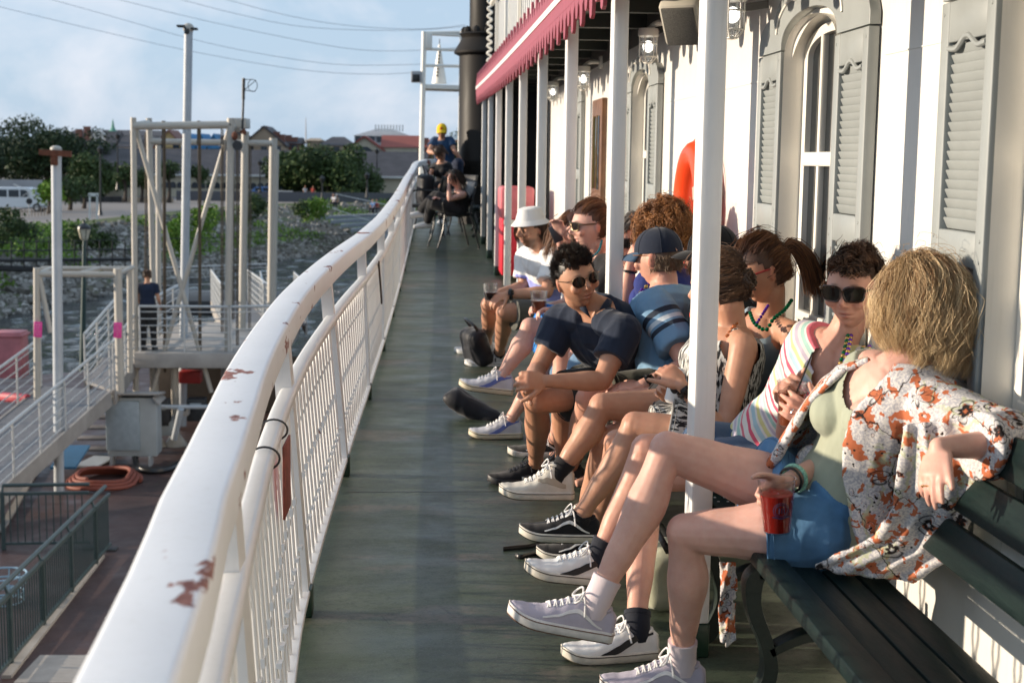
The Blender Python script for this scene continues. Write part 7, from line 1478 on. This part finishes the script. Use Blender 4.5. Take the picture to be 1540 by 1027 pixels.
beads(root, [at(905, 362, 6.8), at(900, 378, 6.74), at(888, 388, 6.72)], .006, simple('teal bead', (.02, .2, .25), .2, metal=.5), 'bead_necklace')
BL_ = simple('periwinkle suede', (.12, .16, .42), .7, var=.1, vscale=20)
for s in 'RL':
    so_ = shoe(root, J['an'+s], J['ft'+s], (.08, 0, 1) if s == 'R' else (0, 0, 1), .275, .10, simple('pale grey leather', (.52, .52, .55), .5, var=.1, vscale=20), simple('cream sole', (.62, .55, .40), .6), .012, True, 'form', BL_, LW_, TR_)
t_ = cup('cup of amber drink in the blue-skirted woman\'s hands', at(810, 472, 6.98), (0, 0, 1), M_DRINKO, .043, .11, .6)
# ===== woman half hidden by the third post, with long brown hair
J = sitJ((1.1, 7.75, .51), 10, 2, .95, headyaw=25, tl=.40); J['head'] = at(866, 350, 7.6); J['neck'] = at(874, 384, 7.65); J['face'] = V((-.8, -.6, 0)); J['wrR'] = at(842, 355, 7.4); J['elR'] = at(850, 400, 7.5); 
root, F = person('woman with long auburn hair and glasses holding up a phone behind the third post', J, SKP, 'f', .95, .008, group=GP)
top_garment(root, J, MATS['black tee'], 'tee_shirt', .95, .013, 'f', voxel=.009); shorts(root, J, MATS['blue jeans'], 1.7, 'jeans', .95, .014, 'f')
hair(root, F, .95, M_AUB, dict(count=1100, clumps=60, len=lambda d: .26, comb=combB, wave=.004, freq=12, grav=.3, vol=.12, cw=.008, hairline=.42, zmin=-.35, r=.002, seg=12, lift=.2), 14)
m = MB(); m.rbox(at(836, 352, 7.38), (.05, .010, .09), .006, Matrix.Rotation(radians(-25), 3, 'Y')); tag(m.build('mobile_phone', simple('phone dark', (.03, .03, .035), .3)), 'pale phone held up beside the third post', 'phone')
# ===== man in white bucket hat
J = JJ(pel=(.78, 8.98, .47), neck=at(818, 372, 8.80), head=at(798, 345, 8.72), face=(-.80, -.60, -.12), hipL=(.75, 8.88, .46), hipR=(.75, 9.08, .47), shL=at(835, 392, 8.62), shR=at(793, 388, 8.98), elL=at(822, 440, 8.50), wrL=at(763, 443, 8.50), elR=at(788, 432, 8.95), wrR=at(752, 440, 8.85),
    knL=at(758, 470, 8.80), anL=atz(751, 532, .115), knR=at(735, 458, 9.05), anR=atz(733, 515, .12), ftL=(-1, -.05, 0), ftR=(-1, .1, 0))
hL = dict(d=nd(J['wrL'], at(742, 450, 8.45)), n=(.1, .5, -.8), t=1, curl=(35,)*4); hR = dict(d=(-.9, -.1, -.3), n=(0, -.3, -.9), t=1, curl=(40,)*4)
root, F = person('bearded man in a white bucket hat and white tee with a lilac chest band', J, SKT, 'm', 1.0, .0055, hands={'L': hL, 'R': hR}, group=GP, beard=.7, brow=(.05, .03, .02))
n = NT('white tee with lilac band'); s_ = n.sep(n.attr('bone')); body_ = n.ramp(s_[2], [(0., 1.), (.01, 0.)], 'CONSTANT'); k_ = n.math('MULTIPLY', n.ramp(s_[0], [(0, 0.), (.15, 1.), (.255, 0.)], 'CONSTANT'), body_); n.set(Base_Color=n.mix(k_, (.76, .75, .74, 1), (.33, .36, .78, 1)), Roughness=.85); n.bump(n.noise(n.coord(), 10, 5), .5, .012)
top_garment(root, J, n.m, 'tee_shirt', 1.0, .018, 'm', sleeve=.7, voxel=.007, amp=.007, loose=.01); shorts(root, J, cloth('grey green shorts', (.10, .10, .085)), .75, 'shorts', 1.0, flare=.018)
hair(root, F, 1.0, M_BRN, dict(count=900, cling=.2, zmax=.3, clumps=50, len=lambda d: .13, comb=lambda d: (d.x*.3, -.6, -.7), wave=.003, grav=.2, vol=.06, cw=.008, hairline=.2, zmin=-.35, r=.0018, seg=8, lift=.1), 15)
m = MB(); n_ = 32; rows = [[F.p(x*cos(a), (x*1.2)*sin(a)-.004, z) for a in [2*pi*q/n_ for q in range(n_)]] for x, z in ((.001, .136), (.048, .135), (.062, .128), (.076, .085), (.083, .062), (.108, .036), (.109, .033), (.083, .058), (.078, .07))]; m.loftgrid(rows, closed=True); m.build('bucket_hat', cloth('white hat', (.74, .73, .71), .04), root, ang=25)
watch(root, J['wrL'], J['elL'], M_BLACK, .034, (-.3, -.9, .4), .02, .02); M_NB = simple('silver shoe mesh', (.55, .55, .55), .6, var=.2, vscale=60)
shoe(root, J['anL'], J['ftL'], (0, 0, 1), .30, .105, M_NB, WL_, .0, True, 'letter', BM_, LW_, TR_, MATS['black sock'], .04, J['knL']); shoe(root, J['anR'], J['ftR'], (0, 0, 1), .30, .105, M_NB, WL_, 0, True)
cup('cup of dark drink on the knee of the man in the bucket hat', at(737, 452, 8.50), (0, 0, 1), simple('cola', (.05, .01, .005), .1), .043, .10, .5)
# ------------------------------------------------------------- bags on the deck
def bag(name, label, cat, c, sx, sy, sz, mat, yaw=0, tilt=0, strap=True, straps=None):
    t = thing(name, label, cat, c); m = MB(); M = Matrix.Rotation(radians(yaw), 3, 'Z') @ Matrix.Rotation(radians(tilt), 3, 'Y')
    m.rbox(c+M @ V((0, 0, sz*.5)), (sx, sy, sz), min(sx, sy, sz)*.35, M); m.rbox(c+M @ V((-sx*.30, 0, sz*.38)), (sx*.5, sy*.8, sz*.55), min(sx, sy)*.25, M); me = remesh(m, .01, 6); wrinkle(me, .010, 12, 2); obj_from(me, 'pouch', mat, t)
    if strap: m = MB(); m.tube(catmull([c+M @ V(p) for p in ((sx*.2, sy*.3, sz*.95), (0, sy*.35, sz*1.25), (-sx*.2, 0, sz*1.3), (-sx*.1, -sy*.35, sz*1.15), (sx*.1, -sy*.3, sz*.9))], 5), .010, 6, flat=.3); m.build('strap', M_BLACK, t)
    m = MB(); m.tube([c+M @ V((-sx*.45, y, sz*.62)) for y in (-sy*.3, 0, sy*.3)], .004, 5); m.build('zip', M_CHROME, t)
M_BN = cloth('black nylon', (.012, .012, .016), .2, .5); bag('shoulder_bag', 'black nylon shoulder bag standing by the foot of the man in the bucket hat', 'bag', deckpt(722, 548), .13, .26, .25, M_BN, 20, -14)
bag('duffel_bag', 'long black bag lying on the deck in front of the blue-skirted woman', 'bag', deckpt(706, 628), .32, .15, .11, M_BN, -8, 28, False)
bag('backpack', 'teal backpack standing behind the legs of the man in the navy polo', 'backpack', atz(852, 668, .02), .16, .24, .34, cloth('teal nylon', (.02, .09, .11), .2, .5), 10, 0)
bag('rucksack', 'navy rucksack under the bench behind the white high-top shoe', 'backpack', V((.82, 5.6, .01)), .18, .3, .3, cloth('navy nylon', (.012, .016, .035), .2, .5), 0, 0)
bag('tote_bag', 'pale canvas tote slumped under the bench beside the white and black shoe', 'bag', V((.76, 4.35, .01)), .14, .22, .2, cloth('pale canvas', (.42, .42, .30), .1), 0, 0)
for pts, lab in (((( 757, 826), (775, 824), (795, 822), (820, 816)), 'upper of two black straps lying on the deck'), (((776, 836), (783, 838), (800, 834), (830, 830)), 'lower of two black straps lying on the deck')):
    m = MB(); m.tube(catmull([atz(x, y, .008) for x, y in pts], 5), .010, 6, flat=.4, up=(0, 0, 1)); tag(m.build('bag_strap', M_BLACK), lab, 'strap', 'straps on the deck')
# ------------------------------------------------------------- chairs at the far end
def chair():
    t = thing('stacking_chair', 'x', 'chair'); M_CH = simple('black chair tube', (.015, .015, .016), .3)
    def tb(name, pts, r=.012): m = MB(); m.tube(catmull([V(p) for p in pts], 5), r, 8); return m.build(name, M_CH, t)
    for s in (-1, 1):
        tb('leg', [(s*.24, -.27, 0), (s*.24, -.20, .22), (s*.235, -.17, .44)]); tb('leg', [(s*.24, .30, 0), (s*.235, .22, .30), (s*.23, .18, .50), (s*.22, .27, .86)]); tb('armrest', [(s*.235, -.17, .44), (s*.25, -.20, .60), (s*.25, -.12, .66), (s*.25, .12, .66), (s*.235, .21, .62)])
    m = MB(); m.rbox((0, 0, .44), (.44, .44, .05), .02); m.build('seat', simple('black vinyl', (.012, .012, .014), .4), t); m = MB(); m.rbox((0, .235, .72), (.40, .035, .30), .015, Matrix.Rotation(radians(-14), 3, 'X')); m.build('backrest', MATS['black vinyl'], t); return t
ch = chair(); GC = 'black stacking chairs at the bow'
for i, (x, y, rz, lab) in enumerate(((.36, 18.9, 75, 'black metal chair under the woman resting her cheek on her hand'), (.02, 20.5, 100, 'black metal chair against the railing with a black backpack on it'), (.42, 20.9, 60, 'black metal chair behind the woman resting her cheek on her hand'))):
    r_ = ch if i == 0 else dup(ch); r_.location = (x, y, zd(y)); r_.rotation_euler = (0, 0, radians(-rz)); r_['label'] = lab; r_['group'] = GC
bag('backpack', 'black backpack on the chair against the far railing', 'backpack', V((.0, 20.45, zd(20.4)+.47)), .2, .32, .42, M_BN, 20)
# ------------------------------------------------------------- people farther off
def figure(label, J, skin, top, topm, bot, botm, sex='m', k=1.0, vox=.012, hairm=None, hairlen=.06, upto=1.85, slv=.55, grp=None, hd=True, sole=None, shoes=True):
    root, F = person(label, J, skin, sex, k, vox, group=grp); top_garment(root, J, topm, top, k, .014, sex, sleeve=slv, voxel=vox); shorts(root, J, botm, upto, bot, k, .012, sex, voxel=vox)
    if hairm: hair(root, F, k, hairm, dict(count=260, clumps=40, len=lambda d: hairlen, comb=lambda d: (d.x*.3, -.4, -.8), grav=.3, vol=.07, cw=.012, hairline=.42, zmin=-.3, r=.005, seg=5, lift=.15), 3)
    if shoes:
        for s in 'LR': m = MB(); a = J['an'+s]; f = V(J['ft'+s]).normalized(); m.tube([a-f*.06-V((0, 0, .045)), a+f*.02-V((0, 0, .04)), a+f*.12-V((0, 0, .055)), a+f*.19-V((0, 0, .065))], [.038, .045, .040, .022], 10); m.build('shoe', sole or WL_, root)
    return root, F
z = zd(19); J = sitJ((.42, 18.85, z+.50), 15, 5, .96); J['head'] = at(684, 268, 18.7); J['neck'] = at(690, 287, 18.75); J['shL'] = at(697, 293, 18.6); J['shR'] = at(683, 292, 18.95); J['face'] = V((-1, -.4, -.2)); J['elL'] = at(676, 300, 18.5); J['wrL'] = at(675, 276, 18.55)
J['knL'] = at(650, 305, 18.8); J['anL'] = at(643, 334, 19); J['knR'] = at(655, 295, 19); J['anR'] = at(632, 318, 19.1); J['elR'] = at(672, 305, 18.9); J['wrR'] = at(661, 300, 18.8)
figure('woman in black resting her cheek on her hand in a chair by the bow', J, SKP, 'vest_top', MATS['black tee'], 'trousers', MATS['black shorts'], 'f', .96, .01, hair_mat('dark hair', (.012, .008, .006), (.07, .04, .025)), .20, slv=0, grp=GP)
z = zd(21.6); J = sitJ(at(672, 282, 21.5), 70, 30, .98, tl=.3); J['head'] = at(661, 230, 21.3); J['neck'] = at(663, 244, 21.4); J['shL'] = at(670, 250, 21.4); J['shR'] = at(653, 252, 21.5); J['face'] = V((-.3, -.5, -.8)); J['elR'] = at(647, 262, 21.3); J['wrR'] = at(646, 275, 21.2); J['elL'] = at(672, 265, 21.3); J['wrL'] = at(665, 275, 21.2)
figure('brown haired person in black bending forward beside the far railing', J, SKT, 'jumper', MATS['black tee'], 'trousers', MATS['black shorts'], 'f', .98, .012, M_BRN, .09, grp=GP)
z = zd(23); J = JJ(pel=at(672, 262, 22.8), neck=at(664, 207, 22.7), head=at(664.5, 198, 22.65), face=(-.1, -1, -.2), hipL=at(680, 265, 22.8), hipR=at(664, 265, 22.8), shL=at(677, 212, 22.7), shR=at(654, 212, 22.75), elL=at(684, 228, 22.6), wrL=at(692, 238, 22.6), elR=at(645, 228, 22.6), wrR=at(655, 231, 22.4), knL=at(690, 245, 22.3), knR=at(664, 295, 22.6), anL=at(688, 290, 22.4), anR=at(664, 330, 22.7), ftL=(-.3, -1, 0), ftR=(-.3, -1, 0))
J['neck'] = J['neck']+V((0, 0, -.02)); root, F = figure('man in a bright yellow cap and dark blue tee leaning on the bow railing', J, SKT, 'tee_shirt', cloth('dark blue tee', (.02, .055, .12)), 'trousers', cloth('dark jeans', (.012, .018, .04)), 'm', 1.0, .010, None, grp=GP)
cap(root, F, 1.0, cloth('yellow cap', (.75, .48, .01), .04), hole=False); glasses(root, F, 1.0, 'square', M_LENS, M_TORT)
m = MB(); m.ell(F.p(0, .10, .07), (.022, .008, .018), F.M()); m.build('cap_badge', simple('cap red', (.5, .05, .02), .6), root)
def standJ(p, yaw, k=1.0, arms='down', stride=.1):
    a = radians(yaw); f = V((cos(a), sin(a), 0)); r = f.cross(V((0, 0, 1))); p = V(p); J = dict(pel=p+V((0, 0, .93*k)), neck=p+V((0, 0, 1.45*k)), head=p+V((0, 0, 1.61*k))+f*.02, face=f)
    for s, g in (('R', 1), ('L', -1)):
        J['hip'+s] = p+r*g*.09*k+V((0, 0, .90*k)); J['kn'+s] = p+r*g*.10*k+V((0, 0, .50*k))+f*g*stride*.5; J['an'+s] = p+r*g*.11*k+V((0, 0, .09*k))+f*g*stride; J['sh'+s] = p+r*g*.175*k+V((0, 0, 1.38*k)); J['el'+s] = p+r*g*.23*k+V((0, 0, 1.10*k)); J['wr'+s] = p+r*g*.20*k+V((0, 0, .95*k))+f*.20; J['ft'+s] = f
    return J
p = at(224, 527, 31.7); J = standJ(p, 80, 1.04, stride=.02); figure('crew member in navy shirt and black trousers standing on the gangway platform', J, SKT, 'work_shirt', cloth('navy work shirt', (.012, .02, .045)), 'trousers', MATS['black shorts'], 'm', 1.04, .014, M_BRN, .05, sole=M_BLACK)
cols = [cloth('promenade white', (.65, .65, .66)), cloth('promenade black', (.02, .02, .025)), cloth('promenade purple', (.14, .05, .25)), cloth('promenade red', (.40, .06, .05)), cloth('promenade blue', (.10, .22, .45)), cloth('promenade khaki', (.35, .28, .2))]
GQ = 'people on the promenade'
for i, (px, py, top, bot, yaw, lab) in enumerate(((554, 301, 2, 5, 200, 'person in purple standing beside another near the steps'), (561, 301, 1, 3, 30, 'person in black and red near the steps'), (471, 303, 3, 1, 250, 'person in a dark dress standing beside the white-shirted one'), (459, 303, 0, 1, 300, 'person in a white shirt and hat near the pale railing'), (487, 296, 0, 1, 180, 'distant person in white by a planter under the oaks'), (498, 295, 1, 1, 20, 'distant person in black under the oaks'), (283, 293, 1, 3, 10, 'person seen through the gantry, left of two'), (292, 293, 1, 5, 200, 'person seen through the gantry, right of two'), (264, 293, 0, 4, 90, 'person in white seen left of the tall pole'), (205, 290, 3, 4, 90, 'distant person seen just left of the gantry leg'))):
    p = atz(px, py, LZ); figure(lab, standJ(p, yaw, 1.0, stride=.12), SKT, 'top', cols[top], 'trousers', cols[bot], 'm' if i % 2 else 'f', 1.0, .035, None, grp=GQ, sole=M_BLACK)
for i, (px, py, Y, top, lab) in enumerate(((503, 309, 130, 0, 'person in pale clothes sitting at the top of the river steps'), (508, 310, 130, 5, 'second person sitting at the top of the river steps'), (562, 318, 124, 4, 'person in a light blue top sitting low on the steps'), (568, 318, 124, 3, 'person in a reddish top sitting low on the steps beside the blue one'))):
    p = at(px, py, Y); J = sitJ(p+V((0, 0, .25)), 60, 15, 1.0); figure(lab, J, SKT, 'top', cols[top], 'trousers', cols[1], 'm', 1.0, .035, None, grp=GQ, sole=WL_)
if 'jump' in MATS: pass
bpy.context.view_layer.update()
